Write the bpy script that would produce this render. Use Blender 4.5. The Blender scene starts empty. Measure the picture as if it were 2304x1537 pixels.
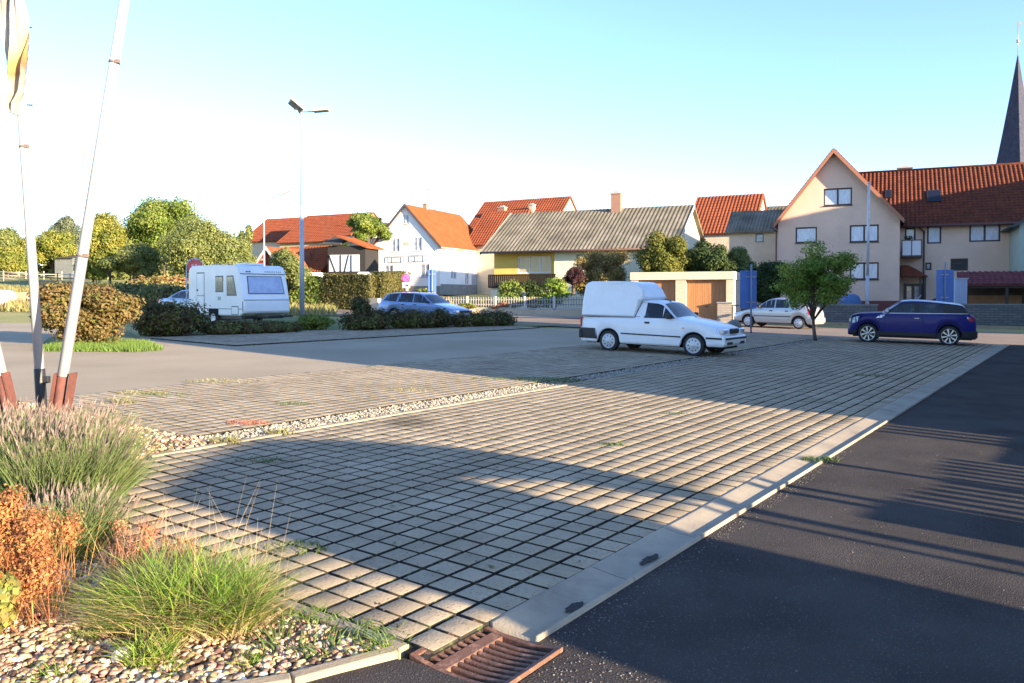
import bpy, bmesh, math, random
import numpy as np
from mathutils import Vector, Matrix
from mathutils.geometry import tessellate_polygon
rnd = random.Random(7)
PI = math.pi; R = math.radians
sc = bpy.context.scene
col = sc.collection
# ------------------------------------------------------------------ camera model (photo pixels 2304x1537)
F = 1800.; CX = 1152.; CY = 696.5; PIT = R(1.0); HC = 1.7
SA, SB = -0.0135, 0.010
cP, sP = math.cos(PIT), math.sin(PIT)
def gz(x, y):
    t = max(0., math.hypot(x, y) * (1 if y > 0 else 0) - 55)
    t = min(t, 160)
    return SA * max(-60, min(60, x)) + SB * max(-40, min(200, y)) + .028 * t
def ray(px, py):
    a = (px - CX) / F; b = -(py - CY) / F
    return (a, cP + b * sP, -sP + b * cP)
def G(px, py):                                   # pixel -> point on the sloping ground
    d = ray(px, py)
    t = HC / (SA * d[0] + SB * d[1] - d[2])
    return (t * d[0], t * d[1])
def at(px, D):                                   # ground x for a pixel column at depth D
    return ((px - CX) / F * D, D)
def hz(py, D):                                   # height seen at pixel row py at depth D
    d = ray(CX, py); return HC + D / d[1] * d[2]
D1 = (.585, .811); D2 = (-.811, .585)
def KL(k, l): return (.811 * k + .585 * l, -.585 * k + .811 * l)
def US(u, s): return (.641 * u - .767 * s, .767 * u + .641 * s)   # u across the sunlight, s along it
def p3(xy, dz=0.): return Vector((xy[0], xy[1], gz(*xy) + dz))
GN = Vector((-SA, -SB, 1)).normalized()          # ground normal
# ------------------------------------------------------------------ materials
MATS = {}
def nd(nt, t, loc=(0, 0), **kw):
    n = nt.nodes.new(t); n.location = loc
    for k, v in kw.items(): setattr(n, k, v)
    return n
def rgb(c): return (c[0], c[1], c[2], 1)
def mat(name, c, rough=.7, c2=None, scale=6., bump=0., bscale=None, metal=0., island=0., spec=.5, coat=0., detail=6, stretch=None, transl=0., c3=None, contrast=(.35, .65), em=None):
    if name in MATS: return MATS[name]
    m = bpy.data.materials.new(name); m.use_nodes = True; MATS[name] = m
    nt = m.node_tree; L = nt.links; bs = nt.nodes['Principled BSDF']; out = nt.nodes['Material Output']
    bs.inputs['Base Color'].default_value = rgb(c); bs.inputs['Roughness'].default_value = rough
    bs.inputs['Metallic'].default_value = metal; bs.inputs['Specular IOR Level'].default_value = spec
    if coat: bs.inputs['Coat Weight'].default_value = coat; bs.inputs['Coat Roughness'].default_value = .05
    tc = nd(nt, 'ShaderNodeTexCoord'); vec = tc.outputs['Object']
    if stretch:
        mp = nd(nt, 'ShaderNodeMapping'); mp.inputs['Scale'].default_value = stretch
        L.new(vec, mp.inputs['Vector']); vec = mp.outputs['Vector']
    cur = None
    if c2 is not None:
        nz = nd(nt, 'ShaderNodeTexNoise'); nz.inputs['Scale'].default_value = scale; nz.inputs['Detail'].default_value = detail
        nz.inputs['Roughness'].default_value = .65
        L.new(vec, nz.inputs['Vector'])
        cr = nd(nt, 'ShaderNodeValToRGB'); cr.color_ramp.elements[0].position = contrast[0]; cr.color_ramp.elements[1].position = contrast[1]
        cr.color_ramp.elements[0].color = rgb(c); cr.color_ramp.elements[1].color = rgb(c2)
        if c3 is not None:
            e = cr.color_ramp.elements.new((contrast[0] + contrast[1]) / 2); e.color = rgb(c3)
        L.new(nz.outputs['Fac'], cr.inputs['Fac']); cur = cr.outputs['Color']
    if island:
        ge = nd(nt, 'ShaderNodeNewGeometry')
        mr = nd(nt, 'ShaderNodeMapRange'); mr.inputs['To Min'].default_value = 1 - island; mr.inputs['To Max'].default_value = 1 + island
        L.new(ge.outputs['Random Per Island'], mr.inputs['Value'])
        hs = nd(nt, 'ShaderNodeHueSaturation'); L.new(mr.outputs['Result'], hs.inputs['Value'])
        m2 = nd(nt, 'ShaderNodeMath', operation='MULTIPLY_ADD'); m2.inputs[1].default_value = 7.31; m2.inputs[2].default_value = 0
        fr = nd(nt, 'ShaderNodeMath', operation='FRACT'); L.new(ge.outputs['Random Per Island'], m2.inputs[0]); L.new(m2.outputs[0], fr.inputs[0])
        mh = nd(nt, 'ShaderNodeMapRange'); mh.inputs['To Min'].default_value = .5 - island * .05; mh.inputs['To Max'].default_value = .5 + island * .05
        L.new(fr.outputs[0], mh.inputs['Value']); L.new(mh.outputs['Result'], hs.inputs['Hue'])
        if cur is not None: L.new(cur, hs.inputs['Color'])
        else: hs.inputs['Color'].default_value = rgb(c)
        cur = hs.outputs['Color']
    if cur is not None: L.new(cur, bs.inputs['Base Color'])
    if bump:
        nb = nd(nt, 'ShaderNodeTexNoise'); nb.inputs['Scale'].default_value = bscale or scale * 4; nb.inputs['Detail'].default_value = 5
        L.new(vec, nb.inputs['Vector'])
        bp = nd(nt, 'ShaderNodeBump'); bp.inputs['Strength'].default_value = 1; bp.inputs['Distance'].default_value = bump
        L.new(nb.outputs['Fac'], bp.inputs['Height']); L.new(bp.outputs['Normal'], bs.inputs['Normal'])
    if transl:
        tr = nd(nt, 'ShaderNodeBsdfTranslucent'); mx = nd(nt, 'ShaderNodeMixShader'); mx.inputs['Fac'].default_value = transl
        if cur is not None: L.new(cur, tr.inputs['Color'])
        else: tr.inputs['Color'].default_value = rgb(c)
        L.new(bs.outputs[0], mx.inputs[1]); L.new(tr.outputs[0], mx.inputs[2]); L.new(mx.outputs[0], out.inputs['Surface'])
    return m
def brick_mat(name, c1, c2, mortar, bw=.25, bh=.08, ms=.012, axis='X'):
    m = bpy.data.materials.new(name); m.use_nodes = True; nt = m.node_tree; L = nt.links; bs = nt.nodes['Principled BSDF']
    tc = nd(nt, 'ShaderNodeTexCoord'); sx = nd(nt, 'ShaderNodeSeparateXYZ'); cx = nd(nt, 'ShaderNodeCombineXYZ')
    ad = nd(nt, 'ShaderNodeMath', operation='ADD')
    L.new(tc.outputs['Object'], sx.inputs[0]); L.new(sx.outputs[0], ad.inputs[0]); L.new(sx.outputs[1], ad.inputs[1])
    L.new(ad.outputs[0], cx.inputs[0]); L.new(sx.outputs[2], cx.inputs[1])
    b = nd(nt, 'ShaderNodeTexBrick'); b.inputs['Scale'].default_value = 1; b.inputs['Brick Width'].default_value = bw; b.inputs['Row Height'].default_value = bh
    b.inputs['Mortar Size'].default_value = ms; b.inputs['Color1'].default_value = rgb(c1); b.inputs['Color2'].default_value = rgb(c2); b.inputs['Mortar'].default_value = rgb(mortar)
    L.new(cx.outputs[0], b.inputs['Vector']); L.new(b.outputs['Color'], bs.inputs['Base Color'])
    bp = nd(nt, 'ShaderNodeBump'); bp.invert = True; bp.inputs['Distance'].default_value = .01; L.new(b.outputs['Fac'], bp.inputs['Height']); L.new(bp.outputs['Normal'], bs.inputs['Normal'])
    bs.inputs['Roughness'].default_value = .85
    return m
# ------------------------------------------------------------------ object helpers
def tag(o, label=None, cat=None, group=None, kind=None):
    if label: o['label'] = label
    if cat: o['category'] = cat
    if group: o['group'] = group
    if kind: o['kind'] = kind
    return o
def thing(name, label, cat, loc=(0, 0, 0), rot=0, group=None, tilt=False):
    o = bpy.data.objects.new(name, None); col.objects.link(o); o.empty_display_size = .2
    M = Matrix.Rotation(rot, 4, 'Z')
    if tilt: M = Vector((0, 0, 1)).rotation_difference(GN).to_matrix().to_4x4() @ M
    o.matrix_world = Matrix.Translation(Vector(loc)) @ M
    return tag(o, label, cat, group)
def dup(root, loc=None, rot=None, label=None, group=None, scale=None):
    r = root.copy(); col.objects.link(r)
    if loc is not None: r.location = loc
    if rot is not None: r.rotation_euler = (0, 0, rot)
    if label: r['label'] = label
    if group: r['group'] = group
    if scale: r.scale = scale
    for ch in list(root.children):
        c = ch.copy(); col.objects.link(c); c.parent = r
        for g in ch.children:
            d = g.copy(); col.objects.link(d); d.parent = c
    return r
def npmesh(name, V, Fc, m, parent=None, smooth=False, loc=None):
    """V (n,3) array, Fc (f,k) int array of equal sized faces"""
    V = np.asarray(V, dtype=np.float32).reshape(-1, 3); Fc = np.asarray(Fc, dtype=np.int32)
    me = bpy.data.meshes.new(name); me.vertices.add(len(V)); me.vertices.foreach_set('co', V.ravel())
    k = Fc.shape[1]; me.loops.add(Fc.size); me.loops.foreach_set('vertex_index', Fc.ravel())
    me.polygons.add(len(Fc)); me.polygons.foreach_set('loop_start', np.arange(len(Fc), dtype=np.int32) * k)
    if smooth: me.polygons.foreach_set('use_smooth', np.ones(len(Fc), dtype=bool))
    me.update(calc_edges=True)
    me.materials.append(m)
    o = bpy.data.objects.new(name, me); col.objects.link(o)
    if parent: o.parent = parent
    if loc: o.location = loc
    return o
class MB:
    def __init__(s): s.bm = bmesh.new()
    def face(s, pts, mi=0):
        vs = [s.bm.verts.new(p) for p in pts]
        f = s.bm.faces.new(vs); f.material_index = mi; return f
    def box(s, x0, y0, z0, x1, y1, z1, M=None):
        P = [(x0, y0, z0), (x1, y0, z0), (x1, y1, z0), (x0, y1, z0), (x0, y0, z1), (x1, y0, z1), (x1, y1, z1), (x0, y1, z1)]
        if M is not None: P = [M @ Vector(p) for p in P]
        v = [s.bm.verts.new(p) for p in P]
        for q in ((3, 2, 1, 0), (4, 5, 6, 7), (0, 1, 5, 4), (1, 2, 6, 5), (2, 3, 7, 6), (3, 0, 4, 7)): s.bm.faces.new([v[i] for i in q])
        return s
    def tube(s, a, b, r0, r1=None, n=10, caps=True):
        a = Vector(a); b = Vector(b); r1 = r0 if r1 is None else r1
        d = (b - a).normalized(); x = d.orthogonal().normalized(); y = d.cross(x)
        A = [s.bm.verts.new(a + r0 * (math.cos(t) * x + math.sin(t) * y)) for t in [2 * PI * i / n for i in range(n)]]
        B = [s.bm.verts.new(b + r1 * (math.cos(t) * x + math.sin(t) * y)) for t in [2 * PI * i / n for i in range(n)]]
        for i in range(n):
            f = s.bm.faces.new((A[i], A[(i + 1) % n], B[(i + 1) % n], B[i])); f.smooth = True
        if caps: s.bm.faces.new(A[::-1]); s.bm.faces.new(B)
        return s
    def path(s, pts, r, n=8):
        for a, b in zip(pts[:-1], pts[1:]): s.tube(a, b, r, r, n)
        return s
    def prism(s, poly, f, d0, d1):
        """poly 2D, f(a,b,c)->3D ; extruded c from d0 to d1"""
        A = [s.bm.verts.new(f(a, b, d0)) for a, b in poly]; B = [s.bm.verts.new(f(a, b, d1)) for a, b in poly]
        s.bm.faces.new(A); s.bm.faces.new(B[::-1])
        n = len(poly)
        for i in range(n): s.bm.faces.new((A[i], B[i], B[(i + 1) % n], A[(i + 1) % n]))
        return s
    def lathe(s, prof, n=24, axis='Y', c=(0, 0, 0), smooth=True):
        rings = []
        for (r, h) in prof:
            ring = []
            for i in range(n):
                t = 2 * PI * i / n
                p = (r * math.cos(t), h, r * math.sin(t)) if axis == 'Y' else (r * math.cos(t), r * math.sin(t), h)
                ring.append(s.bm.verts.new((p[0] + c[0], p[1] + c[1], p[2] + c[2])))
            rings.append(ring)
        for A, B in zip(rings[:-1], rings[1:]):
            for i in range(n):
                f = s.bm.faces.new((A[i], A[(i + 1) % n], B[(i + 1) % n], B[i])); f.smooth = smooth
        return s
    def build(s, name, m, parent=None, bevel=0, smooth=False, recalc=True, seg=2):
        if recalc: bmesh.ops.recalc_face_normals(s.bm, faces=s.bm.faces)
        me = bpy.data.meshes.new(name); s.bm.to_mesh(me); s.bm.free()
        for mm in (m if isinstance(m, (list, tuple)) else [m]): me.materials.append(mm)
        if smooth:
            for p in me.polygons: p.use_smooth = True
        o = bpy.data.objects.new(name, me); col.objects.link(o)
        if parent: o.parent = parent
        if bevel:
            b = o.modifiers.new('b', 'BEVEL'); b.width = bevel; b.segments = seg; b.limit_method = 'ANGLE'; b.angle_limit = R(30)
        return o
def sheet(name, pts, m, dz=0., sub=0, label=None, kind='structure'):
    """flat ground sheet following gz, pts in XY"""
    bm = bmesh.new(); tri = tessellate_polygon([[Vector((p[0], p[1], 0)) for p in pts]])
    vs = [bm.verts.new((p[0], p[1], gz(p[0], p[1]) + dz)) for p in pts]
    for t in tri: bm.faces.new([vs[i] for i in t])
    bmesh.ops.recalc_face_normals(bm, faces=bm.faces)
    for f in bm.faces:
        if f.normal.z < 0: f.normal_flip()
    me = bpy.data.meshes.new(name); bm.to_mesh(me); bm.free(); me.materials.append(m)
    o = bpy.data.objects.new(name, me); col.objects.link(o)
    if kind: o['kind'] = kind
    return o
# ------------------------------------------------------------------ vegetation helpers
def leafcloud(name, blobs, n, size, m, parent=None, seed=1, shell=.35, up=.3, loc=None, aspect=.6, zmin=None):
    rg = np.random.default_rng(seed)
    B = np.array(blobs, dtype=float); w = (B[:, 3] * B[:, 4] * B[:, 5]) ** .75; w /= w.sum()
    idx = rg.choice(len(B), n, p=w)
    d = rg.normal(size=(n, 3)); d /= np.linalg.norm(d, axis=1)[:, None]
    r = 1 - shell * rg.random(n) ** 1.3 * 1.6; r = np.clip(r, .1, 1) * (1 + .12 * rg.normal(size=n))
    P = B[idx, :3] + d * r[:, None] * B[idx, 3:6]
    if zmin is not None:
        P[:, 2] = np.maximum(P[:, 2], zmin + rg.random(n) * size)
    nn = d + rg.normal(size=(n, 3)) * .42; nn[:, 2] += up; nn /= np.linalg.norm(nn, axis=1)[:, None]
    t = rg.normal(size=(n, 3)); t -= (t * nn).sum(1)[:, None] * nn; t /= np.linalg.norm(t, axis=1)[:, None]
    b = np.cross(nn, t); s = size * (.6 + .8 * rg.random(n))[:, None]
    V = np.stack([P - t * s * .5, P + b * s * aspect * .5 + nn * s * .08, P + t * s * .5, P - b * s * aspect * .5 + nn * s * .08], 1).reshape(-1, 3)
    Fc = np.arange(4 * n).reshape(-1, 4)
    return npmesh(name, V, Fc, m, parent, loc=loc)
def clumps(rx, ry, rz, nb, seed, cz=0., br=(.26, .42), fill=.8, bottom=-.7):
    rg = random.Random(seed); out = []
    while len(out) < nb:
        v = Vector((rg.gauss(0, 1), rg.gauss(0, 1), rg.gauss(0, 1))).normalized()
        if v.z < bottom: continue
        q = rg.uniform(.45, fill) if rg.random() < .8 else rg.uniform(.0, .5)
        k = rg.uniform(*br)
        out.append((v.x * rx * q, v.y * ry * q, cz + v.z * rz * q, rx * k, ry * k, rz * k * rg.uniform(.7, 1)))
    return out
def tree(name, label, xy, trunk, crown, m, n, size, nb=26, seed=1, group=None, cat='tree', bark=None, z0=None, fill=.82, trad=.16, lean=0, bottom=-.7, br=(.26, .42), part='crown', shell=.35):
    z = gz(*xy) if z0 is None else z0
    t = thing(name, label, cat, (xy[0], xy[1], z), 0, group)
    rx, ry, rz = crown; cz = trunk + rz * .85
    bk = bark or mat('bark', (.11, .08, .06), .9, c2=(.2, .16, .12), scale=8, bump=.02, stretch=(1, 1, .2))
    mb = MB(); rg = random.Random(seed + 5)
    p = Vector((0, 0, -.1)); q = Vector((lean, 0, trunk * .6)); e = Vector((lean * .6, .05, cz))
    mb.tube(p, q, trad, trad * .75); mb.tube(q, e, trad * .75, trad * .3)
    bl = clumps(rx, ry, rz, nb, seed, cz, fill=fill, bottom=bottom, br=br)
    for b in bl[:min(nb, 14)]:
        mb.tube(q.lerp(e, rg.uniform(0, .8)), Vector(b[:3]), trad * .32, trad * .08, 6)
    mb.build('trunk', bk, t)
    leafcloud(part, bl, n, size, m, t, seed, shell=shell)
    return t
def bush(name, label, xy, r, m, n, size, nb=16, seed=1, cat='shrub', group=None, z0=None, br=(.3, .5), shell=.4, squash=1.):
    z = gz(*xy) if z0 is None else z0
    t = thing(name, label, cat, (xy[0], xy[1], z), 0, group)
    bl = clumps(r[0], r[1], r[2] * .5, nb, seed, r[2] * .5, br=br, bottom=-.9, fill=.75)
    leafcloud('foliage', bl, n, size, m, t, seed, shell=shell, zmin=0)
    mb = MB(); rg = random.Random(seed)
    for b in bl[:7]: mb.tube((rg.uniform(-.1, .1) * r[0], rg.uniform(-.1, .1) * r[1], -.05), b[:3], .03, .01, 5)
    mb.build('stem', mat('bark', (.11, .08, .06)), t)
    return t
def blades(name, roots, h, lean, wid, m, parent=None, seed=1, curl=.4, wind=(0, 0), hv=.4, seg=3):
    """roots (n,3); grass-like tapered strips"""
    rg = np.random.default_rng(seed); Rt = np.asarray(roots, float); n = len(Rt)
    H = h * (1 - hv + 2 * hv * rg.random(n)); a = rg.random(n) * 2 * PI
    ln = lean * (.3 + rg.random(n)); dx = np.cos(a) * ln + wind[0]; dy = np.sin(a) * ln + wind[1]
    fa = rg.random(n) * PI; wx = np.cos(fa) * wid * .5; wy = np.sin(fa) * wid * .5
    rows = []
    for i in range(seg + 1):
        t = i / seg; o = t + curl * t * t
        c = np.stack([Rt[:, 0] + dx * H * o, Rt[:, 1] + dy * H * o, Rt[:, 2] + H * (t - curl * .5 * t * t * np.minimum(1, 2 * np.hypot(dx, dy)))], 1)
        ww = (1 - t * .92)
        rows.append(c + np.stack([wx * ww, wy * ww, np.zeros(n)], 1)); rows.append(c - np.stack([wx * ww, wy * ww, np.zeros(n)], 1))
    V = np.stack(rows, 1).reshape(-1, 3); k = 2 * (seg + 1)
    base = np.arange(n)[:, None] * k; Fc = []
    for i in range(seg): Fc.append(base + np.array([2 * i, 2 * i + 1, 2 * i + 3, 2 * i + 2]))
    return npmesh(name, V, np.concatenate(Fc), m, parent)
ICO = None
def pebbles(name, pts, rad, m, parent=None, seed=1, sub=2, flat=.65, kind='stuff'):
    rg = np.random.default_rng(seed)
    bm = bmesh.new(); bmesh.ops.create_icosphere(bm, subdivisions=sub, radius=1)
    bm.verts.ensure_lookup_table(); S = np.array([v.co[:] for v in bm.verts]); Fi = np.array([[v.index for v in f.verts] for f in bm.faces]); bm.free()
    P = np.asarray(pts, float); n = len(P)
    r = rad * (.55 + .9 * rg.random(n) ** 1.5)
    sx = r * (.8 + .5 * rg.random(n)); sy = r * (.7 + .4 * rg.random(n)); sz = r * flat * (.7 + .5 * rg.random(n))
    a = rg.random(n) * 2 * PI; ca, sa = np.cos(a), np.sin(a)
    tl = (rg.random(n) - .5) * 1.2
    N = S[None] * (1 + .12 * rg.normal(size=(n, len(S), 1)) * (1 if sub < 2 else .35))
    X = N[:, :, 0] * sx[:, None]; Y = N[:, :, 1] * sy[:, None]; Z = N[:, :, 2] * sz[:, None]
    Z2 = Z * np.cos(tl)[:, None] + X * np.sin(tl)[:, None]; X2 = X * np.cos(tl)[:, None] - Z * np.sin(tl)[:, None]
    V = np.stack([X2 * ca[:, None] - Y * sa[:, None] + P[:, 0:1], X2 * sa[:, None] + Y * ca[:, None] + P[:, 1:2], Z2 + P[:, 2:3]], 2)
    Fc = (Fi[None] + (np.arange(n) * len(S))[:, None, None]).reshape(-1, 3)
    o = npmesh(name, V.reshape(-1, 3), Fc, m, parent, smooth=True)
    if kind: o['kind'] = kind
    return o
# ================================================================== GROUND
M_conc = mat('concrete', (.42, .40, .36), .85, c2=(.27, .26, .24), scale=3, bump=.003, bscale=60)
def noisy(name, base, c2, sc1, speck, spk_scale, spk_thr, rough=.9, bump=.004, bs=150, big=None, spec=.3):
    m = bpy.data.materials.new(name); m.use_nodes = True; nt = m.node_tree; L = nt.links; b = nt.nodes['Principled BSDF']
    tc = nd(nt, 'ShaderNodeTexCoord'); o = tc.outputs['Object']
    n1 = nd(nt, 'ShaderNodeTexNoise'); n1.inputs['Scale'].default_value = sc1; n1.inputs['Detail'].default_value = 8; L.new(o, n1.inputs['Vector'])
    cr = nd(nt, 'ShaderNodeValToRGB'); cr.color_ramp.elements[0].position = .35; cr.color_ramp.elements[1].position = .65
    cr.color_ramp.elements[0].color = rgb(base); cr.color_ramp.elements[1].color = rgb(c2); L.new(n1.outputs['Fac'], cr.inputs['Fac'])
    n2 = nd(nt, 'ShaderNodeTexNoise'); n2.inputs['Scale'].default_value = spk_scale; n2.inputs['Detail'].default_value = 2; L.new(o, n2.inputs['Vector'])
    mr = nd(nt, 'ShaderNodeMapRange'); mr.inputs['From Min'].default_value = spk_thr; mr.inputs['From Max'].default_value = spk_thr + .07; L.new(n2.outputs['Fac'], mr.inputs['Value'])
    mx = nd(nt, 'ShaderNodeMix', data_type='RGBA'); L.new(mr.outputs['Result'], mx.inputs['Factor']); L.new(cr.outputs['Color'], mx.inputs['A']); mx.inputs['B'].default_value = rgb(speck)
    L.new(mx.outputs['Result'], b.inputs['Base Color']); b.inputs['Roughness'].default_value = rough; b.inputs['Specular IOR Level'].default_value = spec
    n3 = nd(nt, 'ShaderNodeTexNoise'); n3.inputs['Scale'].default_value = bs; n3.inputs['Detail'].default_value = 4; L.new(o, n3.inputs['Vector'])
    bp = nd(nt, 'ShaderNodeBump'); bp.inputs['Distance'].default_value = bump; L.new(n3.outputs['Fac'], bp.inputs['Height']); L.new(bp.outputs['Normal'], b.inputs['Normal'])
    return m
M_asph = noisy('new_asphalt', (.040, .035, .033), (.066, .057, .052), 1.2, (.13, .12, .11), 110, .62, 1., .008, 110, spec=.12)
M_drive = noisy('old_asphalt', (.30, .24, .155), (.38, .305, .205), .35, (.16, .14, .11), 40, .66, .9, .005, 60)
M_road = noisy('road_asphalt', (.19, .145, .11), (.26, .20, .155), .3, (.1, .1, .1), 40, .66, .9, .005, 60)
M_soil = noisy('bed_soil', (.10, .08, .06), (.17, .14, .11), 6, (.3, .27, .23), 90, .62, .95, .01, 60)
M_joint = noisy('joint_soil_shade', (.024, .021, .017), (.05, .043, .03), 5, (.09, .11, .04), 14, .60, .95, .006, 90)
M_grassg = noisy('meadow', (.20, .23, .055), (.36, .30, .11), .12, (.33, .27, .14), 1.5, .6, .95, .05, 8)
M_verge = noisy('verge_grass', (.11, .15, .04), (.2, .2, .08), .5, (.3, .25, .14), 5, .62, .95, .03, 20)
# base ground
def radial_ground():
    rs = [0, 3, 6, 12, 20, 30, 42, 55, 70, 90, 120, 160, 215, 300, 450, 700, 1200, 2500]
    V = [(0, 0, gz(0, 0) - .05)]; N = 72
    for r in rs[1:]:
        for i in range(N):
            a = 2 * PI * i / N; x, y = r * math.cos(a), r * math.sin(a); V.append((x, y, gz(x, y) - .05))
    bm = bmesh.new(); vs = [bm.verts.new(v) for v in V]
    for i in range(N): bm.faces.new((vs[0], vs[1 + i], vs[1 + (i + 1) % N]))
    for k in range(len(rs) - 2):
        for i in range(N):
            a = 1 + k * N; b = a + N; bm.faces.new((vs[a + i], vs[b + i], vs[b + (i + 1) % N], vs[a + (i + 1) % N]))
    
    me = bpy.data.meshes.new('ground'); bm.to_mesh(me); bm.free(); me.materials.append(M_grassg)
    for p in me.polygons: p.use_smooth = True
    o = bpy.data.objects.new('ground', me); col.objects.link(o); o['kind'] = 'structure'
radial_ground()
def gp(l): return [G(*p) for p in l]
# old tarmac driveway
sheet('driveway', [KL(-12.2, 4.5), KL(-12.2, 31), KL(-7.4, 31.5), KL(-2, 32), KL(-2, 36), (-1, 34.4)] + gp([(1140, 737), (750, 748), (310, 757), (290, 742), (200, 728), (0, 726)]) + [(-60, 34), (-60, 16), KL(-30, 3.5), KL(-14, 3.5)], M_drive, -.012)
far_edge = [(-23, 58), (-19, 58)] + gp([(860, 698), (1000, 704), (1300, 716), (1440, 723), (1650, 727), (1850, 735), (2304, 749)]) + [(34, 38), (60, 26)]
near_edge = [(60, 16), (30, 22.0)] + gp([(2304, 776), (1900, 767), (1660, 753), (1300, 736), (1140, 729), (900, 716), (700, 708)]) + [(-18, 46)]
sheet('road', far_edge + near_edge, M_road, -.004)
sheet('asphalt_lane', [KL(-2.13, 3.15), KL(-2.13, 31.6), KL(3, 33), KL(14, 33), KL(14, -12), KL(-14, -12), KL(-2.75, 2.15), KL(-2.52, 2.655), KL(-1.975, 2.665), KL(-1.975, 3.165)], M_asph, 0.)
# planting bed at the lower left
sheet('planting_bed', [KL(-2.56, 2.69), KL(-2.75, 2.2), KL(-3.4, 1.2), KL(-4.5, .2), KL(-9, -1.5), KL(-16, -1.5), KL(-16, 4.95), KL(-7.4, 4.95), KL(-7.4, 2.69)], M_soil, -.004)
sheet('paving_base', [KL(-7.3, 2.69), KL(-2.42, 2.69), KL(-2.42, 31.2), KL(-7.3, 31.2)], M_joint, .006)
sheet('gravel_base', [KL(-7.95, 5.0), KL(-7.3, 4.2), KL(-7.3, 31), KL(-7.95, 31)], noisy('gravel_far', (.34, .32, .29), (.5, .47, .42), 3, (.2, .18, .15), 30, .56, .9, .02, 45), -.006)
sheet('far_paving_base', [KL(-23.18, 13.32), KL(-19.17, 13.32), KL(-19.17, 28.28), KL(-23.18, 28.28)], M_joint, .008)
sheet('rear_paving_base', [KL(-12.2, 5.05), KL(-7.95, 5.05), KL(-7.95, 31), KL(-12.2, 31)], M_joint, .014)
# paving stones: real stones, one mesh per area
def stone_mat(name, c, c2, c3):
    m = bpy.data.materials.new(name); m.use_nodes = True; nt = m.node_tree; L = nt.links; b = nt.nodes['Principled BSDF']
    tc = nd(nt, 'ShaderNodeTexCoord'); o = tc.outputs['Object']; ge = nd(nt, 'ShaderNodeNewGeometry')
    n1 = nd(nt, 'ShaderNodeTexNoise'); n1.inputs['Scale'].default_value = 1.1; n1.inputs['Detail'].default_value = 9; n1.inputs['Roughness'].default_value = .7; L.new(o, n1.inputs['Vector'])
    cr = nd(nt, 'ShaderNodeValToRGB'); cr.color_ramp.elements[0].position = .36; cr.color_ramp.elements[1].position = .62
    cr.color_ramp.elements[0].color = rgb(c); cr.color_ramp.elements[1].color = rgb(c2); L.new(n1.outputs['Fac'], cr.inputs['Fac'])
    hs = nd(nt, 'ShaderNodeHueSaturation'); mr = nd(nt, 'ShaderNodeMapRange'); mr.inputs['To Min'].default_value = .90; mr.inputs['To Max'].default_value = 1.09
    L.new(ge.outputs['Random Per Island'], mr.inputs['Value']); L.new(mr.outputs['Result'], hs.inputs['Value']); L.new(cr.outputs['Color'], hs.inputs['Color'])
    n2 = nd(nt, 'ShaderNodeTexNoise'); n2.inputs['Scale'].default_value = 55; n2.inputs['Detail'].default_value = 4; L.new(o, n2.inputs['Vector'])
    m2 = nd(nt, 'ShaderNodeMapRange'); m2.inputs['From Min'].default_value = .55; m2.inputs['From Max'].default_value = .72; m2.inputs['To Max'].default_value = .75; L.new(n2.outputs['Fac'], m2.inputs['Value'])
    mx = nd(nt, 'ShaderNodeMix', data_type='RGBA'); L.new(m2.outputs['Result'], mx.inputs['Factor']); L.new(hs.outputs['Color'], mx.inputs['A']); mx.inputs['B'].default_value = rgb(c3)
    # darker oval patch on the stones
    sc_ = G(925, 955); mp = nd(nt, 'ShaderNodeMapping'); mp.inputs['Location'].default_value = (-sc_[0], -sc_[1], 0); L.new(o, mp.inputs['Vector']); mq = nd(nt, 'ShaderNodeMapping'); mq.inputs['Rotation'].default_value = (0, 0, R(12)); mq.inputs['Scale'].default_value = (2.6, 2.2, 0); L.new(mp.outputs[0], mq.inputs['Vector'])
    ln = nd(nt, 'ShaderNodeVectorMath', operation='LENGTH'); L.new(mq.outputs[0], ln.inputs[0]); sb = nd(nt, 'ShaderNodeMath', operation='MULTIPLY_ADD'); sb.inputs[1].default_value = 1.1; L.new(n2.outputs['Fac'], sb.inputs[0]); L.new(ln.outputs['Value'], sb.inputs[2])
    mo = nd(nt, 'ShaderNodeMapRange'); mo.inputs['From Min'].default_value = .9; mo.inputs['From Max'].default_value = 1.75; mo.inputs['To Min'].default_value = .42; mo.inputs['To Max'].default_value = 1.; L.new(sb.outputs[0], mo.inputs['Value'])
    h2 = nd(nt, 'ShaderNodeHueSaturation'); L.new(mo.outputs['Result'], h2.inputs['Value']); L.new(mx.outputs['Result'], h2.inputs['Color'])
    L.new(h2.outputs['Color'], b.inputs['Base Color']); b.inputs['Roughness'].default_value = 1; b.inputs['Specular IOR Level'].default_value = .2
    n3 = nd(nt, 'ShaderNodeTexNoise'); n3.inputs['Scale'].default_value = 70; n3.inputs['Detail'].default_value = 5; L.new(o, n3.inputs['Vector'])
    bp = nd(nt, 'ShaderNodeBump'); bp.inputs['Distance'].default_value = .0035; L.new(n3.outputs['Fac'], bp.inputs['Height']); L.new(bp.outputs['Normal'], b.inputs['Normal'])
    return m
M_stone = stone_mat('paver_stone', (.30, .238, .155), (.43, .345, .235), (.15, .115, .085))
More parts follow.
